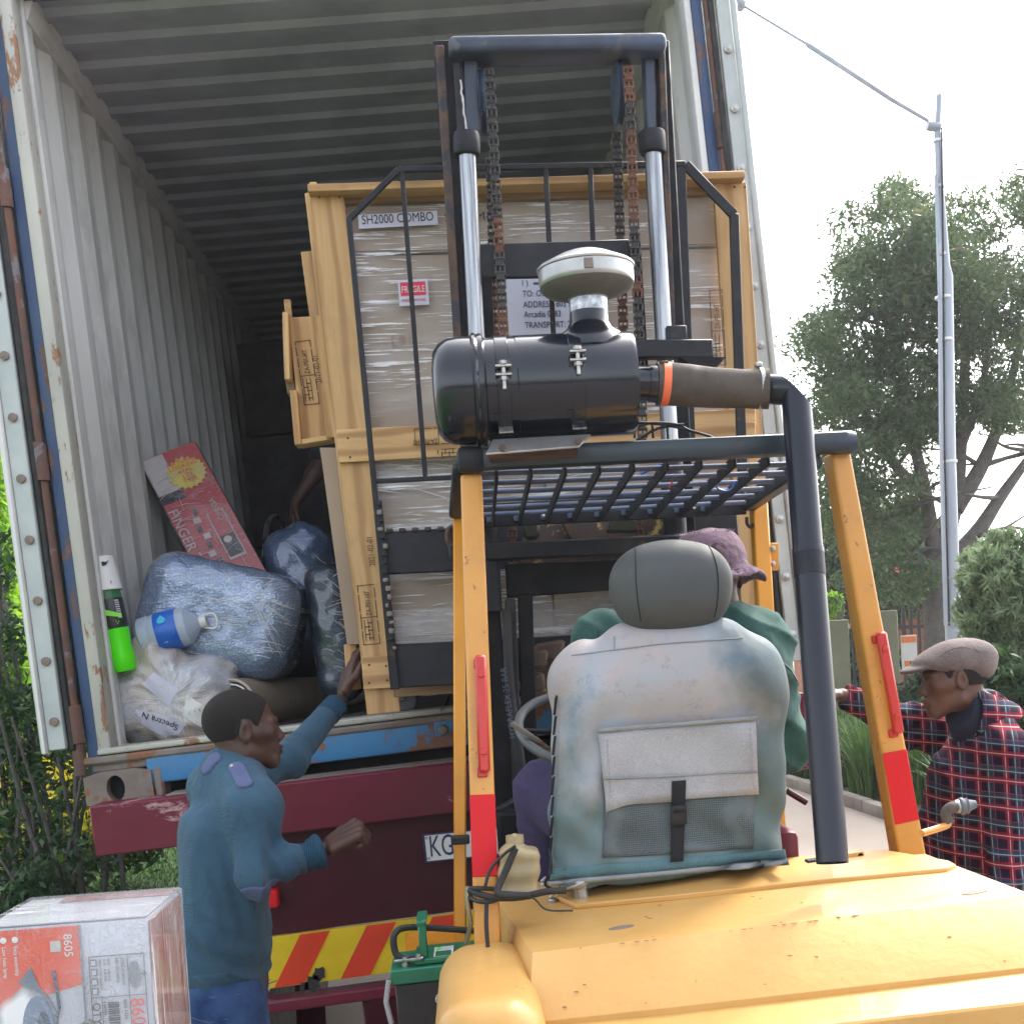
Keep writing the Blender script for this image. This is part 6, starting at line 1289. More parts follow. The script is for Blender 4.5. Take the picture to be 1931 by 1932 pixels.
# ---- man in the blue jersey
J = dict(neck=P(438, 1462, 3.57), ls=P(402, 1482, 3.74), rs=P(478, 1512, 3.42), le=P(545, 1432, 3.90), lw=P(640, 1322, 4.10), re=P(480, 1646, 3.37), rw=P(612, 1604, 3.44), pelvis=P(424, 1850, 3.55))
pv = J['pelvis']; J.update(lh=pv + Vector((-.03, .09, -.06)), rh=pv + Vector((.03, -.09, -.06)))
for k, dx in (('l', -.10), ('r', .10)):
    hh = J[k + 'h']; J[k + 'k'] = Vector((hh.x + dx * .4 + .02, hh.y + (.02 if k == 'l' else -.02), .50)); J[k + 'a'] = Vector((hh.x + dx, hh.y, .09)); J[k + 't'] = J[k + 'a'] + Vector((.16, .05, -.045))
fist, _ = hand_parts(J['rw'] + Vector((.012, 0, .008)), (1, .12, .55), (-.45, -.5, .8), (.25, .8, .6), 1.45, .9, 1.12, 0)
fd = (P(664, 1240, 4.15) - P(650, 1300, 4.12)); fd = fd.normalized()
openh, (tg, td) = hand_parts(J['lw'] + (P(650, 1305, 4.12) - J['lw']) * .8, fd, (-1, -.45, .0), (.35, -1, .1), [.12, .08, .14, .22], .15, 1.08, .0)
hcen = P(461, 1378, 3.58)
root, body, bf, hf, A, Rt, lo, hi = person('person', 'man in blue jersey and jeans, steadying the crate with one raised hand', (pv.x, pv.y, 0), J, hcen, (1, .30, .03), m_skin, [fist, openh], .0045, .93, slim=.93)
org = Vector((pv.x, pv.y, 0))
hr = hair_region(hcen, A, .93); hl, hh_ = hcen - Vector((.13,) * 3), hcen + Vector((.13,) * 3)
garment('hair', lambda p: smax(hf(p) - .0035, hr(p), .014), hl, hh_, .0032, m_hair, root, org)
nail = bmesh.new(); bmesh.ops.create_uvsphere(nail, u_segments=10, v_segments=6, radius=1); link('nail', bm_mesh('nail', nail, 180), m_nail, body, frame(tg - td * .004 + Vector((.0, -.0065, .0)), td, (0, -1, 0)) @ Matrix.Diagonal((.0085, .006, .003, 1)))
nk, plv = J['neck'], J['pelvis']
def jersey(p, e=0.):
    ch = nk.lerp(plv, .28); ws = nk.lerp(plv, .80)
    ax2 = rotM((0, 0, 1), .20)
    d = cone(p, nk + Vector((-.01, 0, -.035)), ch, .080, .118); d = smin(d, cone(p, J['ls'] + Vector((0, 0, -.02)), J['rs'] + Vector((0, 0, -.02)), .060, .062), .06)
    for k in ('ls', 'rs'): d = smin(d, cone(p, nk + Vector((0, 0, -.012)), J[k] + Vector((0, 0, -.006)), .086, .074), .03)
    d = smin(d, cone(p, ch + Vector((-.005, .06, 0)), ws + Vector((-.01, .05, 0)), .115, .113), .06); d = smin(d, cone(p, ch + Vector((.005, -.06, 0)), plv + Vector((-.01, -.05, .055)), .113, .114), .06); d = smin(d, cone(p, ws, plv + Vector((-.015, .04, .05)), .12, .128), .05)
    for k, r in (('l', (.064, .053, .038)), ('r', (.062, .046, .036))):
        s_, e_, w_ = J[k + 's'], J[k + 'e'], J[k + 'w']
        d = smin(d, cone(p, s_ + Vector((0, 0, -.015)), e_, r[0], r[1]), .055 if k == 'l' else .03); d = smin(d, cone(p, e_, e_.lerp(w_, .93), r[1] - .002, r[2]), .03)
        q = p - _v(e_); t = np.linalg.norm(q, axis=1); a_ = _v((w_ - e_).normalized())
        d = d + .0035 * np.exp(-(t / .17) ** 2) * np.sin((q @ a_) * 120 + 2 * np.sin(q[:, 1] * 30)) * (1 if k == 'r' else .5)
    q = p - _v(plv); z = q[:, 2]
    d = d + .0035 * np.exp(-((z - .12) / .10) ** 2) * np.sin(z * 75 + q[:, 0] * 22 + 2 * np.sin(q[:, 0] * 14)) + .008 * sn(p, 9, 1.) + .0075 * np.exp(-((z - .36) / .20) ** 2) * np.sin((q[:, 0] * 55 + q[:, 1] * 25) + z * 8)
    cf = 1 - np.abs(np.sin(q[:, 0] * 19 + q[:, 1] * 8 + z * 5.5 + .8 * np.sin(z * 9))); d = d - .014 * cf ** 2.2 * np.exp(-((z - .30) / .22) ** 2)
    c2 = 1 - np.abs(np.sin(z * 26 + q[:, 0] * 14 + 1.2 * np.sin(q[:, 0] * 17))); d = d - .012 * c2 ** 2.2 * np.exp(-((z - .06) / .09) ** 2)
    qe = p - _v(J['re']); ae = _v((J['rw'] - J['re']).normalized()); c3 = 1 - np.abs(np.sin((qe @ ae) * 52 + 18 * qe[:, 2])); d = d - .010 * c3 ** 2.2 * np.exp(-(np.linalg.norm(qe - .09 * ae, axis=1) / .13) ** 2)
    d = smax(d, -(z - (.008 + .04 * q[:, 0])), .012)
    nq = p - _v(nk + Vector((.012, .0, .035))); d = smax(smin(d, cone(p, nk + Vector((-.01, 0, -.04)), nk + Vector((.0, 0, .012)), .10, .074), .03), -cone(p, nk + Vector((.01, 0, .03)), Rt(0, -.02, -.10), .060, .062), .008)
    for k in 'lr':
        w_, e_ = J[k + 'w'], J[k + 'e']; a_ = (w_ - e_).normalized(); d = smax(d, (p - _v(e_.lerp(w_, .95))) @ _v(a_) - np.where(np.linalg.norm(p - _v(w_), axis=1) > .14, 1., 0), .006)
    return d - e
jl, jh = bounds([J[k] for k in ('neck', 'ls', 'rs', 'le', 're', 'lw', 'rw')] + [plv], .17)
JER = garment('jersey', jersey, jl, jh, .0062, m_knit, root, org)
for k in 'lr':
    w_, e_ = J[k + 'w'], J[k + 'e']; a_ = _v((w_ - e_).normalized()); c = e_.lerp(w_, .86)
    garment('cuff', lambda p: smax(jersey(p, .0022), np.maximum(np.abs((p - _v(c)) @ a_) - .036, np.linalg.norm(p - _v(c), axis=1) - .09), .002), c - Vector((.1,) * 3), c + Vector((.1,) * 3), .0045, m_rib, JER, c)
hm = plv + Vector((0, 0, .035)); garment('hem_band', lambda p: smax(jersey(p, .002), np.abs((p - _v(hm))[:, 2] - .04 * (p - _v(hm))[:, 0]) - .028, .002), plv - Vector((.22, .22, .04)), plv + Vector((.22, .22, .11)), .0055, m_knit, JER, hm)
ep = J['re'] + Vector((.0, -.03, -.02)); ea = (J['rw'] - J['re']).normalized()
garment('elbow_patch', lambda p: smax(jersey(p, .0025), ell(p, ep + Vector((.025, .02, -.035)), (.070, .07, .042)), .003), ep - Vector((.12,) * 3), ep + Vector((.12,) * 3), .005, m_patch, JER, ep)
for u0, v0, u1, v1 in ((446, 1448, 462, 1478), (392, 1448, 404, 1432)):
    a = on_sdf(jersey, u0, v0, 3.1, 3.95); b = on_sdf(jersey, u1, v1, 3.1, 3.95)
    def eps(p, a=a, b=b): return smax(jersey(p, .007), cone(p, a, b, .022, .022), .003)
    m1, m2 = bounds([a, b], .06); garment('shoulder_strap', eps, m1, m2, .004, m_patch, JER, a)
lathe('button', [(.006, 0), (.005, .003), (0, .003)], frame(P(437, 1445, 3.36), (-.2, -1, .6), UP), m_alu, JER, 10)
def jeans(p):
    d = cone(p, plv + Vector((-.01, .05, -.03)), plv + Vector((-.01, -.05, -.03)), .120, .120); d = smin(d, cone(p, plv + Vector((-.01, .04, .03)), plv + Vector((-.01, -.04, .03)), .112, .112), .03)
    for k in 'lr': d = smin(d, cone(p, J[k + 'h'] + Vector((0, 0, -.02)), J[k + 'k'], .100, .078), .03); d = smin(d, cone(p, J[k + 'k'], J[k + 'a'] + Vector((0, 0, .02)), .078, .070), .03)
    d = smax(d, p[:, 2] - (plv.z + .035), .01); return smax(d, .07 - p[:, 2], .005) + .004 * sn(p, 16, 2)
m1, m2 = bounds([J[k] for k in ('pelvis', 'lk', 'rk', 'la', 'ra')], .17); JN = garment('jeans', jeans, m1, m2, .009, m_jeans, root, org)
for k in 'lr':
    a = J[k + 'a']; b = J[k + 't']; sdf_obj('shoe', lambda p: smax(smin(cone(p, a + Vector((0, 0, -.03)), b, .05, .042), cone(p, a, a + Vector((0, 0, .03)), .05, .05), .02), -p[:, 2] + .004, .01), a - Vector((.12,) * 3), b + Vector((.12,) * 3), .008, m_rub, root, a)
for seq in ([(350, 1872), (400, 1882), (450, 1876), (500, 1858), (522, 1850)], [(362, 1920), (395, 1930), (430, 1922)], [(500, 1868), (506, 1885), (522, 1890)], [(335, 1862), (340, 1931)], [(500, 1850), (503, 1931)]):
    rod('jeans_seam', [on_sdf(jeans, u, v, 3.2, 3.7, .001) for u, v in seq], .0018, m_patch, JN, 5)
lathe('jeans_button', [(.007, 0), (.005, .003), (0, .003)], frame(on_sdf(jeans, 505, 1868, 3.2, 3.7, .001), NB, UP), m_alu, JN, 10)

# ---- man in tartan shirt and flat cap, on the right, facing left
J = dict(neck=P(1856, 1350, 3.84), ls=P(1908, 1420, 3.68), rs=P(1822, 1392, 4.02), le=P(1906, 1580, 3.62), lw=P(1880, 1720, 3.50), re=P(1722, 1372, 4.10), rw=P(1588, 1312, 4.05), pelvis=P(1850, 1800, 3.85))
pv = J['pelvis']; J.update(lh=pv + Vector((.03, -.10, -.06)), rh=pv + Vector((-.02, .10, -.06)))
for k, dy in (('l', -.1), ('r', .1)):
    hh = J[k + 'h']; J[k + 'k'] = Vector((hh.x - .03, hh.y, .47)); J[k + 'a'] = Vector((hh.x, hh.y, .09)); J[k + 't'] = J[k + 'a'] + Vector((-.16, .0, -.045))
gr, _ = hand_parts(J['rw'] + (J['rw'] - J['re']).normalized() * .01, (-1, .02, -.02), (0, -.2, 1), (-.2, -1, 0), .9, .6)
gl, _ = hand_parts(J['lw'], (-.3, -.4, -.8), (.9, -.3, 0), (-.3, -.9, 0), .5, .4)
hcen = P(1797, 1282, 3.80)
root, body, bf, hf, A, Rt, lo, hi = person('person', 'man in tartan shirt and tweed flat cap standing right of the forklift', (pv.x, pv.y, 0), J, hcen, (-1, .10, -.06), m_skin2, [gr, gl], .0052, .95, (.0, 0, 1), .004)
org = Vector((pv.x, pv.y, 0)); nk, plv = J['neck'], J['pelvis']
hr = hair_region(hcen, A, .95); garment('hair', lambda p: smax(hf(p) - .003, hr(p), .006), hcen - Vector((.13,) * 3), hcen + Vector((.13,) * 3), .0035, m_hair, root, org)
# cap in head coordinates
def capf(P_):
    p = ((P_ - _v(hcen)) @ A) / .95
    d = ell(p, (0, -.030, .068), (.094, .122, .066)); d = smin(d, ell(p, (0, .055, .062), (.086, .075, .036)), .03); d = smin(d, ell(p, (0, -.085, .035), (.075, .055, .055)), .03)
    d = smax(d, -(p[:, 2] - (.018 + .26 * (p[:, 1] + .02))), .012)
    pk = ell(p, (0, .118, .050), (.074, .052, .0125), rotM((1, 0, 0), -.16)); d = smin(d, pk, .012)
    return d * .95
CAPO = garment('flat_cap', capf, hcen - Vector((.23, .16, .08)), hcen + Vector((.18, .16, .18)), .0045, m_tweed, root, org)
bp3 = []
for a in np.linspace(-1.0, 1.15, 26):
    x = .086; y = -.135 + .215 * (a + 1) / 2.15
for y in np.linspace(-.128, .085, 24):
    z = .018 + .26 * (y + .02) + .003; xs = np.linspace(.13, 0, 80); pp = np.array([hcen + (Rt(-x, y, z) - hcen) for x in xs], np.float32); d = capf(pp)
    if (d < 0).any(): bp3.append(Vector(pp[int(np.argmax(d < 0))]))
if len(bp3) > 3: rod('cap_cord', bp3, .0035, m_tweed, CAPO, 6)
bp4 = []
for y, z in zip(np.linspace(.085, -.075, 18), .055 + .050 * np.sin(np.linspace(.15, 2.6, 18))):
    xs = np.linspace(.13, 0, 80); pp = np.array([Rt(-x, y, z) for x in xs], np.float32); d = capf(pp)
    if (d < 0).any(): bp4.append(Vector(pp[int(np.argmax(d < 0))]))
if len(bp4) > 3: rod('cap_seam', bp4, .0022, m_tweed, CAPO, 6)
def shirt(p, e=0.):
    ch = nk.lerp(plv, .30)
    d = cone(p, nk + Vector((0, 0, -.05)), ch, .095, .158); d = smin(d, cone(p, J['ls'] + Vector((-.01, 0, -.03)), J['rs'] + Vector((0, 0, -.03)), .078, .072), .06)
    for k in ('ls', 'rs'): d = smin(d, cone(p, nk + Vector((0, 0, -.015)), J[k] + Vector((0, 0, -.01)), .078, .076), .03)
    d = smin(d, cone(p, ch + Vector((-.02, .05, 0)), plv + Vector((-.02, .04, -.05)), .148, .165), .06); d = smin(d, cone(p, ch + Vector((0, -.06, 0)), plv + Vector((0, -.05, -.05)), .148, .165), .06)
    for k in 'lr':
        d = smin(d, cone(p, J[k + 's'] + Vector((0, 0, -.015)), J[k + 'e'], .082, .066), .05); d = smin(d, cone(p, J[k + 'e'], J[k + 'e'].lerp(J[k + 'w'], .95), .064, .043), .03)
    q = p - _v(J['re']); a_ = _v((J['rw'] - J['re']).normalized()); d = d + .006 * np.exp(-(np.linalg.norm(q, axis=1) / .2) ** 2) * np.sin((q @ a_) * 60 + 3 * np.sin(q[:, 2] * 25))
    qq_ = p - _v(plv); d = d + .008 * sn(p, 10, 4) + .004 * sn(p, 24, 2) - .010 * (1 - np.abs(np.sin(qq_[:, 2] * 13 + qq_[:, 0] * 16 + sn(p, 8, 1)))) ** 3 - .006 * (1 - np.abs(np.sin(qq_[:, 2] * 22 - qq_[:, 0] * 15 + sn(p, 9, 3)))) ** 3
    d = smax(d, -cone(p, nk + Vector((-.01, 0, -.03)), Rt(0, -.02, -.12), .068, .068), .01)
    w_, e_ = J['rw'], J['re']; a2 = (w_ - e_).normalized(); d = smax(d, (p - _v(e_.lerp(w_, .97))) @ _v(a2) - np.where(np.linalg.norm(p - _v(w_), axis=1) > .14, 1., 0), .006)
    return d - e
jl, jh = bounds([J[k] for k in ('neck', 'ls', 'rs', 'le', 're', 'rw', 'lw')] + [plv], .20); SH = garment('shirt', shirt, jl, jh, .008, m_plaid, root, org)
c = nk + Vector((-.005, .0, -.005)); nd = (Rt(0, -.02, -.1) - nk).normalized()
garment('neck_collar', lambda p: smax(cone(p, nk + Vector((0, 0, -.08)), Rt(0, -.030, -.105), .094, .068), (p - _v(Rt(0, 0, -.092))) @ _v(nd), .006) , c - Vector((.17,) * 3), c + Vector((.17,) * 3), .005, m_navy, root, c)
# shirt collar: a standing band open at the throat, with a folded point on the near side
def colf(p):
    q = p - _v(nk); b = np.abs(cone(p, nk + Vector((.015, 0, -.06)), Rt(0, -.035, -.125), .122, .088)) - .005
    top = (p - _v(Rt(0, 0, -.125))) @ _v(nd); bot = -(q[:, 2] + .06 - .6 * q[:, 0]); wedge = -q[:, 0] - .095 + .25 * np.abs(q[:, 1] + .04)
    return smax(smax(smax(b, top, .004), bot, .006), wedge, .006)
garment('shirt_collar', colf, c - Vector((.2, .2, .14)), c + Vector((.2, .2, .14)), .005, m_plaid, SH, P(1830, 1350, 3.7))
garment('trousers', lambda p: smax(uni([cone(p, J['lh'], J['lk'], .10, .08), cone(p, J['lk'], J['la'], .08, .07), cone(p, J['rh'], J['rk'], .10, .08), cone(p, J['rk'], J['ra'], .08, .07), cone(p, J['lh'], J['rh'], .13, .13)], .03), .08 - p[:, 2], .01), *bounds([J[k] for k in ('lh', 'rh', 'lk', 'rk', 'la', 'ra')], .16), .012, m_dkcloth, root, org)
for k in 'lr':
    a = J[k + 'a']; b = J[k + 't']; sdf_obj('shoe', lambda p: smax(cone(p, a + Vector((0, 0, -.03)), b, .05, .042), -p[:, 2] + .004, .01), *bounds([a, b], .08), .009, m_rub, root, a)

# ---- forklift driver, hidden by the seat back
J = dict(neck=P(1320, 1170, 3.02), ls=P(1150, 1215, 3.02), rs=P(1415, 1215, 3.02), le=P(1120, 1330, 3.2), lw=P(1090, 1380, 3.35), re=P(1478, 1400, 3.03), rw=P(1400, 1440, 3.28), pelvis=P(1265, 1590, 2.98))
pv = J['pelvis']; J.update(lh=pv + Vector((-.09, .04, 0)), rh=pv + Vector((.09, .04, 0)), lk=P(1030, 1495, 3.42), rk=pv + Vector((.14, .45, .04)))
for k in 'lr': kk = J[k + 'k']; J[k + 'a'] = Vector((kk.x, kk.y + .10, .62)); J[k + 't'] = J[k + 'a'] + Vector((0, .16, -.03))
g1, _ = hand_parts(J['lw'], (-.2, .9, .1), (0, -.1, 1), (1, 0, 0), 1.1, .7); g2, _ = hand_parts(J['rw'], (-.9, .5, 0), (0, 0, 1), (0, 1, 0), 1.0, .6)
hcen = P(1336, 1090, 3.04)
root, body, bf, hf, A, Rt, lo, hi = person('person', 'forklift driver in a green shirt and mauve bucket hat, mostly hidden behind the seat back', (pv.x, pv.y, pv.z - .1), J, hcen, (-.15, 1, -.05), m_skin, [g1, g2], .008, .97)
org = pv.copy(); nk = J['neck']
def gs(p):
    ch = nk.lerp(pv, .3); d = cone(p, nk + Vector((0, 0, -.05)), ch, .09, .15); d = smin(d, cone(p, J['ls'], J['rs'] + Vector((.0, 0, -.02)), .070, .078), .06); d = smin(d, cone(p, ch + Vector((-.07, 0, 0)), pv + Vector((-.06, 0, 0)), .14, .13), .06); d = smin(d, cone(p, ch + Vector((.07, 0, 0)), pv + Vector((.06, 0, 0)), .14, .13), .06)
    d = smin(d, cone(p, nk + Vector((.03, 0, .0)), J['rs'] + Vector((0, 0, .0)), .065, .075), .05)
    for k in 'lr': d = smin(d, cone(p, J[k + 's'], J[k + 'e'], .078, .066), .05); d = smin(d, cone(p, J[k + 'e'], J[k + 'e'].lerp(J[k + 'w'], .9), .064, .045), .03)
    return smax(d, -cone(p, nk, Rt(0, -.02, -.12), .062, .062), .01) + .010 * sn(p, 12, 3) + .005 * sn(p, 26, 1) + .004 * np.sin(p[:, 0] * 60 + p[:, 2] * 45 + 2 * sn(p, 11)) - .009 * (1 - np.abs(np.sin(p[:, 0] * 22 + p[:, 2] * 30 + sn(p, 9)))) ** 3 - .007 * (1 - np.abs(np.sin(p[:, 0] * -28 + p[:, 2] * 21 + sn(p, 7, 2)))) ** 3
GS = garment('shirt', gs, *bounds([J[k] for k in ('neck', 'ls', 'rs', 'le', 're', 'lw', 'rw', 'pelvis')], .18), .008, m_green, root, org)
rod('shoulder_seam', [on_sdf(gs, u, v, 2.8, 3.2, .001) for u, v in ((1408, 1205), (1430, 1218), (1460, 1236), (1490, 1262), (1504, 1285))], .0018, m_teal, GS, 5); rod('shoulder_seam', [on_sdf(gs, u, v, 2.8, 3.2, .001) for u, v in ((1126, 1172), (1124, 1190), (1126, 1208))], .0018, m_teal, GS, 5)
def hatf(P_):
    p = ((P_ - _v(hcen)) @ A) / .93; r = np.sqrt(p[:, 0] ** 2 + (p[:, 1] * .92) ** 2); z = p[:, 2]
    d = smax(ell(p, (0, -.01, .03), (.100, .112, .112)), z - .125, .02); d = smax(d, -(z - .02), .006)
    br = np.abs(z - (.022 - .62 * (r - .098) + .006 * np.sin(np.arctan2(p[:, 1], p[:, 0]) * 5))) - .0045; br = smax(br, r - .150, .004); br = smax(br, .09 - r, .004)
    return smin(d, br * .8, .012) + .0025 * sn(p, 55, 2) + .0015 * np.sin(np.maximum(r - .1, 0) * 900)
garment('bucket_hat', hatf, hcen - Vector((.19, .19, .06)), hcen + Vector((.19, .19, .16)), .0045, m_hat, root, org)
for k in range(26):
    a = random.uniform(0, 6.28); q = hcen + Vector((.07 * math.cos(a), .075 * math.sin(a), .106)); rod('hat_thread', [q, q + Vector((random.uniform(-.008, .008), random.uniform(-.006, .006), random.uniform(.002, .009)))], .0009, m_hat, root, 4)
def tr(p): return uni([cone(p, J['lh'], J['lk'], .105, .085), cone(p, J['lk'], J['la'], .085, .065), cone(p, J['rh'], J['rk'], .105, .085), cone(p, J['rk'], J['ra'], .085, .065), cone(p, J['lh'], J['rh'], .13, .13)], .04) + .006 * sn(p, 13, 5) - .008 * (1 - np.abs(np.sin(p[:, 0] * 25 + p[:, 2] * 30 + sn(p, 9)))) ** 3
garment('trousers', tr, *bounds([J[k] for k in ('lh', 'rh', 'lk', 'rk', 'la', 'ra')], .17), .010, m_purple, root, org)
for k in 'lr':
    a = J[k + 'a']; b = J[k + 't']; sdf_obj('shoe', lambda p: cone(p, a + Vector((0, 0, -.03)), b, .05, .042), *bounds([a, b], .1), .010, m_rub, root, a)
# ---- helper inside the container
J = dict(neck=P(672, 800, 6.45), ls=P(630, 815, 6.4), rs=P(715, 815, 6.45), le=P(592, 895, 6.3), lw=P(556, 950, 6.22), re=P(735, 910, 6.4), rw=P(715, 985, 6.2), pelvis=P(690, 1020, 6.45))
fz = 1.60
pv = J['pelvis']; J.update(lh=pv + Vector((-.09, 0, -.04)), rh=pv + Vector((.09, 0, -.04)))
xa, xb = P(672, 1325, 6.35), P(805, 1318, 6.35)
for k, q in (('l', xa), ('r', xb)): J[k + 'a'] = Vector((q.x, 6.4, fz + .09)); J[k + 'k'] = J[k + 'h'].lerp(J[k + 'a'], .5) + Vector((0, -.05, 0)); J[k + 't'] = J[k + 'a'] + Vector((-.04 if k == 'l' else .02, -.15, -.045))
hd_, _ = hand_parts(J['lw'], (-.2, -.1, -1), (-1, -.2, .2), (.3, -1, 0), .45, .4); hd2, _ = hand_parts(J['rw'], (-.4, -.5, -.8), (.3, -1, 0), (-1, 0, 0), .4, .4)
root, body, bf, hf, A, Rt, lo, hi = person('person', 'helper in the dark container behind the crate, arm and white trainers showing', (pv.x, pv.y, fz), J, P(668, 735, 6.4), (-.3, -1, -.3), m_skin, [hd_, hd2], .007, .97)
org = Vector((pv.x, pv.y, fz)); nk = J['neck']
garment('shirt', lambda p: smax(uni([cone(p, nk + Vector((0, 0, -.06)), nk.lerp(pv, .4), .10, .15), cone(p, nk.lerp(pv, .4), pv, .15, .14), cone(p, J['ls'], J['rs'], .07, .07), cone(p, J['ls'], J['ls'].lerp(J['le'], .55), .07, .065), cone(p, J['rs'], J['rs'].lerp(J['re'], .55), .07, .065)], .04), -cone(p, nk, Rt(0, 0, -.1), .06, .06), .01), *bounds([nk, pv, J['ls'], J['rs']], .25), .010, m_dkcloth, root, org)
garment('trousers', lambda p: uni([cone(p, J['lh'], J['lk'], .095, .075), cone(p, J['lk'], J['la'] + Vector((0, 0, .03)), .075, .06), cone(p, J['rh'], J['rk'], .095, .075), cone(p, J['rk'], J['ra'] + Vector((0, 0, .03)), .075, .06), cone(p, J['lh'], J['rh'], .12, .12)], .03), *bounds([J[k] for k in ('lh', 'rh', 'lk', 'rk', 'la', 'ra')], .15), .010, m_dkcloth, root, org)
for k in 'lr':
    a = J[k + 'a']; b = J[k + 't']; so = sdf_obj('shoe', lambda p: smax(smin(cone(p, a + Vector((0, 0, -.03)), b, .052, .044), cone(p, a, a + Vector((0, 0, .03)), .05, .05), .02), -(p[:, 2] - fz - .003), .01), *bounds([a, b], .1), .007, m_whitep, root, a)
# ---------------------------------------------------------------- ground and surroundings
def sheet(name, pts, mat, kind='structure', label=None):
    return props(link(name, mesh(name, pts, [tuple(range(len(pts)))]), mat), label, None, None, kind)
sheet('ground', [(-120, -30, 0), (120, -30, 0), (120, 220, 0), (-120, 220, 0)], m_grav)
sheet('lawn', [(-60, -8, .004), (-1.75, -8, .004), (-1.75, 16, .004), (-1.2, 60, .004), (-60, 60, .004)], m_lawn)
k0, k1 = QZ(1483, 1479, 0), QZ(1654, 1537, 0); kd = (k1 - k0).normalized()
kA_, kB_ = k0 - kd * 30, k1 + kd * 12; kn = Vector((-kd.y, kd.x, 0)); kn = kn if kn.x > 0 else -kn
sheet('planting_bed', [(*(kA_ + kn * .1).xy, .004), (*(kB_ + kn * .1).xy, .004), (*(kB_ + kn * 9).xy, .004), (*(kA_ + kn * 9).xy, .004)], paint('bed_soil', (.07, .05, .035), (.05, .06, .03), .95, sc=5, bump=.6))
KB = thing('kerb', 'low stone edging between the gravel drive and the strap-leaf plants', 'kerb', kA_)
n_ = 44; Lk = (kB_ - kA_).length; kme = None
for i in range(n_):
    c = kA_ + kd * (Lk * (i + .5) / n_)
    if kme is None: bm = bmesh.new(); bm_box(bm, Lk / n_ - .012, .13, .14, None, .018, 2); kme = bm_mesh('kerb_stone', bm, 40)
    link('kerb_stone', kme, m_kerb, KB, frame(c + Vector((0, 0, .05 + random.uniform(-.006, .006))), kd, UP))
def leaves(name, n, cs, size, mat, parent=None, long=1., flat=0., droop=0., kind=None, shell=.55):
    """leaf-sized faces filling ellipsoid clumps cs = [(centre, radius xyz, weight)]"""
    w = np.array([c[2] for c in cs], float); w /= w.sum(); k = rng.choice(len(cs), n, p=w); ce = np.array([c[0][:] for c in cs])[k]; ra = np.array([c[1] for c in cs], float)[k]
    d = rng.normal(size=(n, 3)); d /= np.linalg.norm(d, axis=1)[:, None]; r = shell + (1 - shell) * rng.random(n) ** .6; r *= (1 + .12 * rng.normal(size=n)); r = np.where(rng.random(n) < .25, rng.random(n), r)
    c = ce + d * ra * r[:, None]
    a = rng.normal(size=(n, 3)); a[:, 2] -= droop; a /= np.linalg.norm(a, axis=1)[:, None]; b = np.cross(a, rng.normal(size=(n, 3))); b /= np.linalg.norm(b, axis=1)[:, None]
    s = size * (.6 + .8 * rng.random(n))[:, None]; a *= s * long; b *= s * .5
    nn = np.cross(a, b); nn /= np.linalg.norm(nn, axis=1)[:, None]
    V = np.stack([c - a * .5, c + b * .5 + nn * s * .12, c + a * .5, c - b * .5 + nn * s * .12], 1).reshape(-1, 3)
    me = np_mesh(name, V, np.arange(4 * n).reshape(n, 4)); c0 = Vector(np.mean(V, axis=0)); c0 = Vector((c0.x, c0.y, 0)) if parent is None else c0; me.transform(Matrix.Translation(-c0))
    o = link(name, me, mat, parent, Matrix.Translation(c0))
    if kind: o['kind'] = kind
    return o
def limbs(name, paths, mat, parent, n=8):
    """several joined limbs as one mesh"""
    bm = bmesh.new()
    for pts, r0, r1 in paths:
        pp = curve_pts(pts, 4) if len(pts) > 2 else pts; rr = [r0 + (r1 - r0) * i / (len(pp) - 1) for i in range(len(pp))]; bm.from_mesh(tube_mesh('x', pp, rr, n))
    me = bm_mesh(name, bm, 60); return link(name, me, mat, parent)
# big evergreen beyond the drive
YT = 15.
TT = thing('evergreen_tree', 'big dark evergreen tree with forked trunk, behind the metal pole', 'tree', (P(1775, 1200, YT).x, YT, 0))
tb_ = Vector((P(1775, 1200, YT).x, YT, 0)); tp = lambda u, v, d=0: P(u, v, YT + d)
mainp = [(1772, 1120), (1768, 1010)]
paths = [([tb_, tp(1770, 1150), tp(1764, 1060)], .24, .17), ([tp(1764, 1060), tp(1745, 930), tp(1712, 780), tp(1690, 620)], .11, .04), ([tp(1764, 1060), tp(1800, 960), tp(1812, 840), tp(1822, 640), tp(1830, 480)], .12, .04), ([tp(1800, 960), tp(1850, 880), tp(1890, 780), tp(1925, 640)], .12, .04), ([tp(1764, 1090), tp(1838, 1010), tp(1885, 940), tp(1950, 850)], .13, .05),
         ([tp(1745, 930), tp(1690, 880), tp(1640, 800), tp(1610, 700)], .08, .03), ([tp(1764, 1100), tp(1720, 1040), tp(1660, 980), tp(1600, 930)], .09, .03), ([tp(1812, 840), tp(1850, 740), tp(1870, 600)], .07, .03), ([tp(1712, 780), tp(1680, 700), tp(1650, 600)], .06, .02)]
for k in range(60):
    b_ = random.choice(paths[1:9]); q = b_[0][random.randrange(1, len(b_[0]))]; e_ = q + Vector((random.uniform(-1.1, 1.1), random.uniform(-.9, .9), random.uniform(-.1, .35))); paths.append(([q, q.lerp(e_, .5) + Vector((random.uniform(-.1, .1),) * 3), e_], .035, .008))
limbs('trunk', paths, m_bark, TT)
cl = []
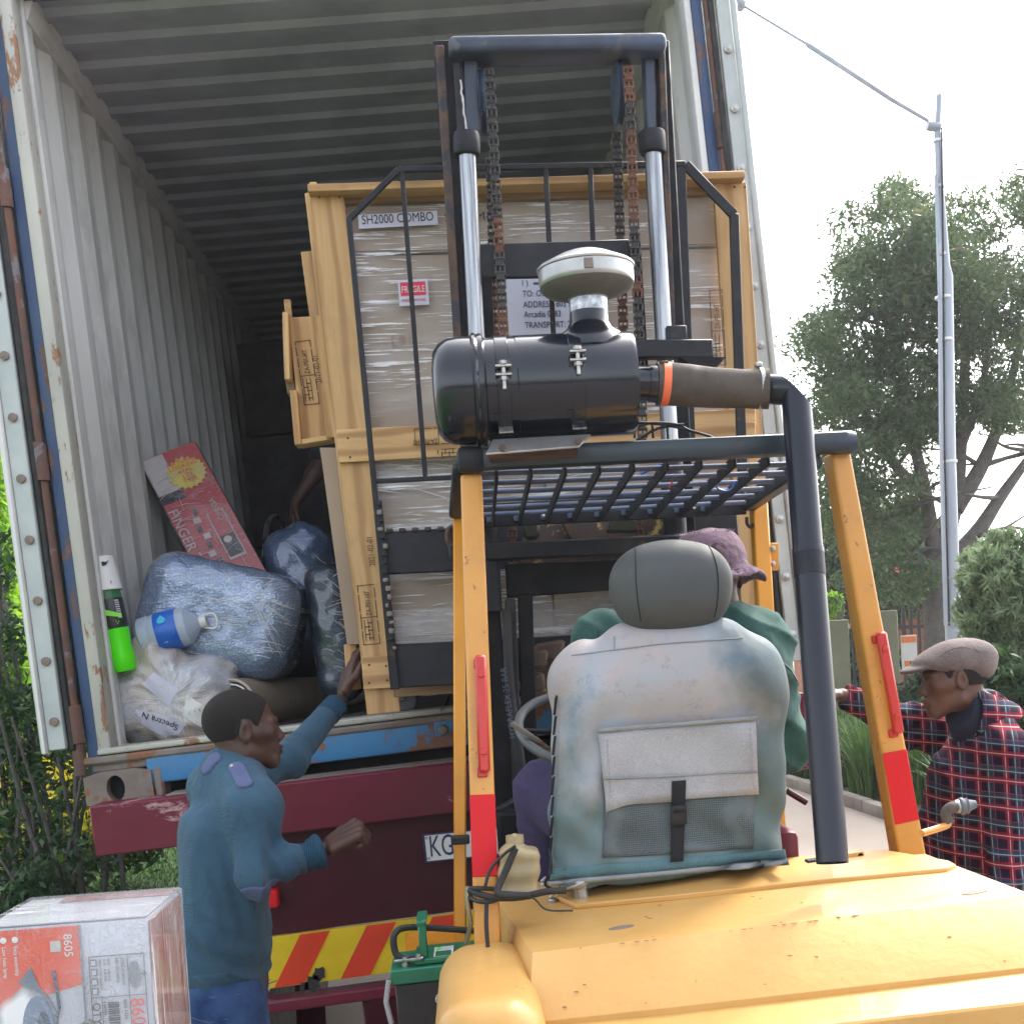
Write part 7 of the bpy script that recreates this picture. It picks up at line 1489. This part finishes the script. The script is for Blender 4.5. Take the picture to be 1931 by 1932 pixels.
spec = [(1560, 700, 34), (1570, 640, 40), (1590, 780, 55), (1600, 560, 42), (1620, 480, 36), (1650, 420, 42), (1700, 390, 40), (1640, 540, 50), (1660, 640, 60), (1700, 500, 60), (1720, 600, 55), (1650, 740, 55), (1610, 860, 55), (1680, 840, 50), (1760, 450, 55), (1830, 420, 55), (1890, 400, 60), (1950, 380, 60), (1780, 560, 50), (1850, 530, 60), (1920, 520, 60), (1980, 560, 80), (1800, 660, 45), (1870, 650, 50), (1935, 680, 50), (1740, 700, 50), (1755, 800, 40), (1850, 750, 36), (1910, 790, 38), (1580, 930, 40), (1650, 930, 48), (1710, 920, 40), (1600, 1010, 45), (1690, 1010, 50), (1560, 860, 30), (1545, 640, 16), (1720, 760, 40), (1720, 1090, 45), (1640, 1080, 50)]
for k in range(22):
    u, v = random.uniform(1570, 1935), random.uniform(430, 980)
    if not (u > 1790 and v > 820): spec.append((u, v, 48))
for u, v, r in spec:
    for j in range(7):
        a = random.uniform(0, 6.28); rr = random.random() ** .6 * r; c = tp(u + math.cos(a) * rr, v + math.sin(a) * rr, random.uniform(-1.3, 1.3)); s_ = random.uniform(.12, .34); cl.append((c, (s_ * 1.2, s_ * 1.2, s_ * .8), s_ ** 2))
leaves('crown', 78000, cl, .056, m_leaf, TT, 1.5)
# mid distance trees
def bush_tree(name, label, cat, u, v, y, ru, rv, n, size, mat, group=None, trunk=True, clumps=40, long=1.5, rd=None, droop=0.):
    px = F / y; c = P(u, v, y); base = Vector((c.x, y, 0)); T_ = thing(name, label, cat, base, group); cs = []
    if trunk: limbs('trunk', [([base, base.lerp(c, .5) + Vector((.1, 0, 0)), c], .14, .05)] + [([base.lerp(c, .5), c + Vector((random.uniform(-1, 1) * ru / px * .6, random.uniform(-.5, .5), random.uniform(-.5, .8) * rv / px * .6))], .06, .02) for k in range(6)], m_bark, T_)
    for k in range(clumps):
        d = Vector((random.gauss(0, 1), random.gauss(0, 1), random.gauss(0, 1))).normalized() * random.random() ** .4; rd_ = rd or ru / px
        q = c + Vector((d.x * ru / px, d.y * rd_ * .7, d.z * rv / px)); s_ = (random.uniform(.14, .30) if clumps < 200 else random.uniform(.04, .20)) * min(ru, rv) / px * 1.3; cs.append((q, (s_ * 1.1, s_ * 1.1, s_), s_ ** 2))
    leaves('crown', n, cs, size, mat, T_, long, droop=droop); return T_
bush_tree('broadleaf_tree', 'dark round broadleaf tree above the olive wall, left of the forked tree', 'tree', 1640, 1060, 22, 150, 115, 15000, .17, m_leaf, None, True, 60)
bush_tree('broadleaf_tree', 'lime green bush peeping over the olive wall beside the exhaust pipe', 'bush', 1566, 1150, 19, 26, 26, 1800, .13, m_cyp, None, True, 14)
bush_tree('broadleaf_tree', 'dense tree behind the metal pole, under the pale sky gap', 'tree', 1880, 1130, 20, 130, 90, 9000, .15, m_leaf, None, True, 45)
bush_tree('feathery_shrub', 'light green feathery shrub overhanging at the right edge of the picture', 'shrub', 1915, 1170, 7.6, 118, 190, 34000, .030, m_shrub, None, True, 260, 3.0, .6, 1.)
bush_tree('hedge_shrub', 'dark leafy shrub low at the right edge behind the man in the cap', 'shrub', 1915, 1420, 6.9, 90, 200, 12000, .06, m_leafd, None, True, 90, 1.5, .5)
# pole with lamp arm
YP = 11.
PO = thing('street_lamp', 'galvanised street lamp pole with long upward arm and strapped cable', 'street lamp', (P(1800, 1180, YP).x, YP, 0)); pbase = Vector((P(1801, 1180, YP).x, YP, 0)); pp = lambda u, v, d=0: P(u, v, YP + d)
rod('pole', [pbase, pp(1797, 1180), pp(1788, 850), pp(1785, 520), pp(1783, 500), pp(1772, 345), pp(1768, 250)], [.075, .072, .066, .056, .040, .034, .03], m_pole, PO, 16)
rod('pole_top', [pp(1768, 250), pp(1771, 178)], .025, m_pole, PO, 10)
rod('conduit', [pp(1783, 1180, -.09), pp(1774, 850, -.08), pp(1772, 560, -.07), pp(1765, 330, -.05)], .017, m_pole, PO, 8); rod('cable', [pp(1790, 1180, -.09), pp(1781, 850, -.09), pp(1779, 560, -.07), pp(1776, 240, -.04)], .009, m_rub, PO, 6)
arm = rod('arm', [pp(1762, 234), pp(1680, 186), pp(1524, 84), pp(1520, 81), pp(1402, 10)], [.016, .021, .024, .014, .011], m_pole, PO, 10); rod('stay_wire', [pp(1532, 90), pp(1582, 106), pp(1625, 122)], .005, m_pole, PO, 5); rod('arm_clamp', [pp(1748, 236), pp(1772, 240)], .045, m_pole, PO, 8)
lathe('lamp_head', [(.0, -.02), (.05, 0), (.09, .15), (.08, .45), (.02, .55)], frame(pp(1403, 11), pp(1380, 0) - pp(1420, 20), UP), m_pole, PO, 14)
for v in (264, 350, 478, 560, 640, 870, 1130): u_ = 1768 + (v - 250) * .034; rod('cable_tie', [pp(u_, v - 2), pp(u_ + .3, v + 3)], .075 if v > 500 else .045, m_whitep, PO, 12)
# boundary wall, gate, fence, house
YWl = 16.5; wp = lambda u, v, d=0: P(u, v, YWl + d)
def wbox(name, u0, v0, u1, v1, mat, label=None, cat=None, d=0, th=.25, parent=None, ground=False):
    a, b = wp(u0, v1, d), wp(u1, v0, d); z0 = 0. if ground else a.z; o = abox(name, (a.x, YWl + d, z0), (b.x, YWl + d + th, b.z), mat, parent, .01); return props(o, label, cat) if label else o
wbox('garden_wall', 1540, 1168, 1600, 1330, m_oliv, 'olive rendered garden wall left of the gate', 'wall', ground=True)
GP = wbox('gate_pillar', 1648, 1150, 1692, 1340, m_oliv, 'olive gate pillar with a round white lamp', 'pillar', -.05, .35, ground=True)
lathe('pillar_lamp', [(.07, 0), (.075, .03), (.05, .07), (0, .085)], frame(wp(1657, 1212, -.06), NB, UP), m_cap, GP, 16)
def fence(label, cat, name, u0, u1, vt, step, mat, rails, d=0, ornate=False):
    T_ = thing(name, label, cat, (wp(u0, 1300, d).x, YWl + d, 0)); x0, x1 = wp(u0, 1300, d).x, wp(u1, 1300, d).x; zt = wp((u0 + u1) / 2, vt, d).z; x = x0; me = None
    while x < x1:
        if me is None: bm = bmesh.new(); bm_box(bm, .035, .03, zt); me = bm_mesh('bar', bm)
        link('bar', me, mat, T_, Matrix.Translation((x, YWl + d, zt / 2 + .02))); x += step
    for z in rails: abox('rail', (x0 - .02, YWl + d - .03, z * zt), (x1, YWl + d + .03, z * zt + .05), mat, T_)
    return T_
bush_tree('garden_shrub', 'dark shrubbery filling the view behind the steel gate', 'shrub', 1618, 1260, 18.5, 70, 80, 6000, .10, m_leafd, None, True, 40)
fence('dark steel gate with close upright bars, between the wall and the pillar', 'gate', 'steel_gate', 1590, 1650, 1172, .085, m_fence, (.05, .5, .92), .1)
fence('tall dark palisade fence right of the gate pillar', 'fence', 'palisade_fence', 1694, 1870, 1142, .11, m_fence, (.08, .86), .15)
for (u, v, s_) in ((1712, 1222, .10),):
    q = wp(u, 1225, -.02); T_ = abox('notice_board', (q.x - .10, q.y - .02, wp(u, 1262, 0).z), (q.x + .12, q.y, wp(u, 1198, 0).z), m_whitep, None, .004); props(T_, 'small orange and white notice fixed to the dark fence', 'sign')
    abox('notice_print', (q.x - .09, q.y - .026, wp(u, 1212, 0).z), (q.x + .11, q.y - .021, wp(u, 1200, 0).z), m_orsign, T_, 0); abox('notice_print', (q.x - .06, q.y - .026, wp(u, 1256, 0).z), (q.x + .08, q.y - .021, wp(u, 1246, 0).z), m_orsign, T_, 0)
YH = 24.; hp_ = lambda u, v, d=0: P(u, v, YH + d)
HO = thing('brick_house', 'low orange brick house with pale blue roof beyond the fence', 'house', (hp_(1690, 1160).x, YH, 0)); a, b = hp_(1640, 1130), hp_(1890, 1128)
wl_ = abox('wall', (a.x, YH, 0), (b.x, YH + 6, a.z), m_brick, HO, .01)
for zc in range(14):     # raised brick courses
    abox('brick_course', (a.x + .01, YH - .02, .15 + zc * .19), (b.x - .01, YH - .003, .27 + zc * .19), m_brick, HO, .004)
quadplate('roof', hp_(1636, 1134, -.5), hp_(1735, 1128, -.5), hp_(1732, 1100, 2.5), hp_(1640, 1112, 2.5), .08, m_roofb, HO); quadplate('roof', hp_(1735, 1128, -.5), hp_(1900, 1120, -.5), hp_(1900, 1092, 2.5), hp_(1732, 1100, 2.5), .08, m_roofb, HO)
for u, v in ((1700, 1080), (1652, 1186)):
    q = wp(u, v, .3); T_ = thing('boundary_lamp', 'orange lamp box on a thin dark post behind the fence' if u == 1700 else 'small orange lamp box low beside the gate pillar', 'lamp', (q.x, q.y, 0)); abox('lamp_box', (q.x - .07, q.y - .05, q.z - .08), (q.x + .07, q.y + .05, q.z + .08), m_orsign, T_); abox('lamp_post', (q.x - .02, q.y - .02, 0), (q.x + .02, q.y + .02, q.z - .08), m_fence, T_)
bush_tree('garden_shrub', 'bushy green shrub along the drive in front of the palisade fence', 'shrub', 1800, 1300, 14, 120, 110, 7000, .09, m_leafd, None, True, 40)
# strap-leaved plants along the kerb
def strap_clump(c, h_, n, mat):
    n = int(n); V = []; Fs = []
    for i in range(n):
        a = random.uniform(0, 6.28); l = h_ * random.uniform(.7, 1.2); bx_ = Vector((random.uniform(-.12, .12), random.uniform(-.12, .12), 0)); lean = random.uniform(.15, .75); w = random.uniform(.008, .014); dr = Vector((math.cos(a), math.sin(a), 0)); sd_ = Vector((-dr.y, dr.x, 0)); k = len(V)
        for j in range(5):
            t = j / 4; q = bx_ + dr * lean * l * t * t + UP * l * (t - .42 * lean * t * t * t); ww = w * (1 - t) ** .6 + .001; V += [q - sd_ * ww, q + sd_ * ww]
        for j in range(4): Fs.append((k + 2 * j, k + 2 * j + 1, k + 2 * j + 3, k + 2 * j + 2))
    return mesh('leaf_clump', V, Fs)
cms = [strap_clump(None, .85, 130, m_blade) for k in range(4)]
for c in cms: c.materials.append(m_blade)
BED = thing('strap_leaf_plants', 'dense bed of strap-leaved agapanthus along the kerb of the drive', 'plants', k1)
BED['kind'] = 'stuff'
bm = bmesh.new()
for i in range(70):
    c = k0 + kd * random.uniform(-3.5, 6.5) + kn * random.uniform(.28, 2.4); m2_ = cms[i % 4].copy(); m2_.transform(Matrix.Translation(c) @ Matrix.Rotation(random.uniform(0, 6.28), 4, 'Z') @ Matrix.Scale(random.uniform(.85, 1.2), 4)); bm.from_mesh(m2_)
me = bm_mesh('strap_leaf_plants', bm); bpy.data.objects.remove(BED); o = link('strap_leaf_plants', me, m_blade); props(o, 'dense bed of strap-leaved plants along the kerb of the drive', 'plants', None, 'stuff')
for c in cms: bpy.data.meshes.remove(c)
# left side: wall, flowers, hedge, conifers, grass blades
a = P(0, 1500, 19); props(abox('garden_wall', (-22, 19, 0), (-2.6, 19.25, 2.15), m_sal, None, .01), 'salmon coloured garden wall seen through the hedge on the left', 'wall')
cs = [(P(random.uniform(-60, 260), random.uniform(1470, 1600), 10.4) + Vector((0, random.uniform(-.6, .6), 0)), (.28, .28, .2), 1) for k in range(60)]
for c_ in cs: c_[0].z = max(.15, c_[0].z)
o = leaves('flower_bed', 14000, cs, .095, m_flow, None, 1.1); props(o, 'bed of bright yellow flowers behind the hedge', 'flowers', None, 'stuff')
cs = [(c[0] - Vector((0, -.1, .12)), (.3, .3, .22), 1) for c in cs]; o = leaves('flower_foliage', 7000, cs, .09, m_leafd); props(o, 'green foliage among the yellow flowers', 'foliage', None, 'stuff')
for i, (u, vt, w_, y, lab) in enumerate(((18, 620, 60, 12.5, 'tallest bright lime conifer at the left edge'), (75, 760, 42, 14, 'lime conifer beside the container door, behind the tallest one'), (-50, 700, 60, 11.5, 'lime conifer half out of frame at the left edge'))):
    top = P(u, vt, y); T_ = thing('conifer', lab, 'tree', (top.x, y, 0), 'lime conifers'); limbs('trunk', [([Vector((top.x, y, 0)), top], .12, .02)], m_bark, T_); cs = []
    for k in range(70):
        t = random.random() ** .8; z = top.z * (1 - t * .66); r_ = w_ * y / F * (.25 + .9 * t); a = random.uniform(0, 6.28); cs.append((Vector((top.x + math.cos(a) * r_ * .7, y + math.sin(a) * r_ * .7, z)), (r_ * .38, r_ * .38, .32), 1))
    leaves('crown', 11000, cs, .085, m_cyp, T_, 2.2, droop=-.6)
for i, (u, v, ru, rv, y, lab) in enumerate(((40, 1120, 115, 230, 7.2, 'upper dark hedge shrub left of the container'), (115, 1400, 105, 200, 6.6, 'middle dark hedge shrub beside the container casting'), (10, 1500, 120, 260, 6.9, 'dark hedge shrub at the left edge, beside the printed carton'), (85, 1745, 120, 130, 6.2, 'low dark hedge shrub behind the printed carton'))):
    c = P(u, v, y); base = Vector((c.x, y, 0)); T_ = thing('hedge_shrub', lab, 'shrub', base, 'dark hedge shrubs'); px = F / y; cs = []; pth = []
    for k in range(9):
        e_ = c + Vector((random.uniform(-1, 1) * ru / px, random.uniform(-.4, .4), random.uniform(-.9, .9) * rv / px)); b2 = base + Vector((random.uniform(-.25, .25), random.uniform(-.2, .2), 0)); pth.append(([b2, b2.lerp(e_, .5) + Vector((random.uniform(-.12, .12), 0, 0)), e_], .022, .006)); cs += [(e_.lerp(b2, random.random() * .75) + Vector((random.gauss(0, .12), random.gauss(0, .15), random.gauss(0, .12))), (random.uniform(.07, .16),) * 3, 1) for j in range(10)]
    limbs('stems', pth, m_bark, T_, 6); leaves('foliage', 5000 if i in (0, 3) else 1500, cs, .042, m_leafd, T_, 1.4)
n = 26000; x = rng.uniform(-3.6, -1.0, n); y = rng.uniform(6.2, 15, n); l = rng.uniform(.015, .05, n); a = rng.uniform(0, 6.28, n)
dx_, dy_ = np.cos(a) * .006, np.sin(a) * .006; c = np.stack([x, y, np.full(n, .004)], 1); V = np.stack([c - np.stack([dx_, dy_, 0 * x], 1), c + np.stack([dx_, dy_, 0 * x], 1), c + np.stack([rng.normal(0, .015, n), rng.normal(0, .015, n), l], 1)], 1).reshape(-1, 3)
o = link('grass', np_mesh('grass', V, np.arange(3 * n).reshape(n, 3)), m_blade); props(o, 'short lawn grass behind the trailer on the left', 'grass', None, 'stuff')

# thin pale volume, added to stand in for lens flare over the far trees
HZ = link('flare_veil', mesh('flare_veil', [(x, y, z) for x in (-124, 124) for y in (-34, 224) for z in (-1, 9.5)], [(0, 1, 3, 2), (4, 6, 7, 5), (0, 4, 5, 1), (2, 3, 7, 6), (0, 2, 6, 4), (1, 5, 7, 3)]))
hm_ = bpy.data.materials.new('flare_veil'); hm_.use_nodes = True; ht = hm_.node_tree; ht.nodes.clear(); ho = ht.nodes.new('ShaderNodeOutputMaterial'); hv = ht.nodes.new('ShaderNodeVolumePrincipled')
hv.inputs['Color'].default_value = (.93, .95, 1, 1); hv.inputs['Density'].default_value = .0013; hv.inputs['Anisotropy'].default_value = .35
ht.links.new(hv.outputs[0], ho.inputs['Volume']); HZ.data.materials.append(hm_); props(HZ, 'thin pale volume added in place of lens flare', None, None, 'stuff')
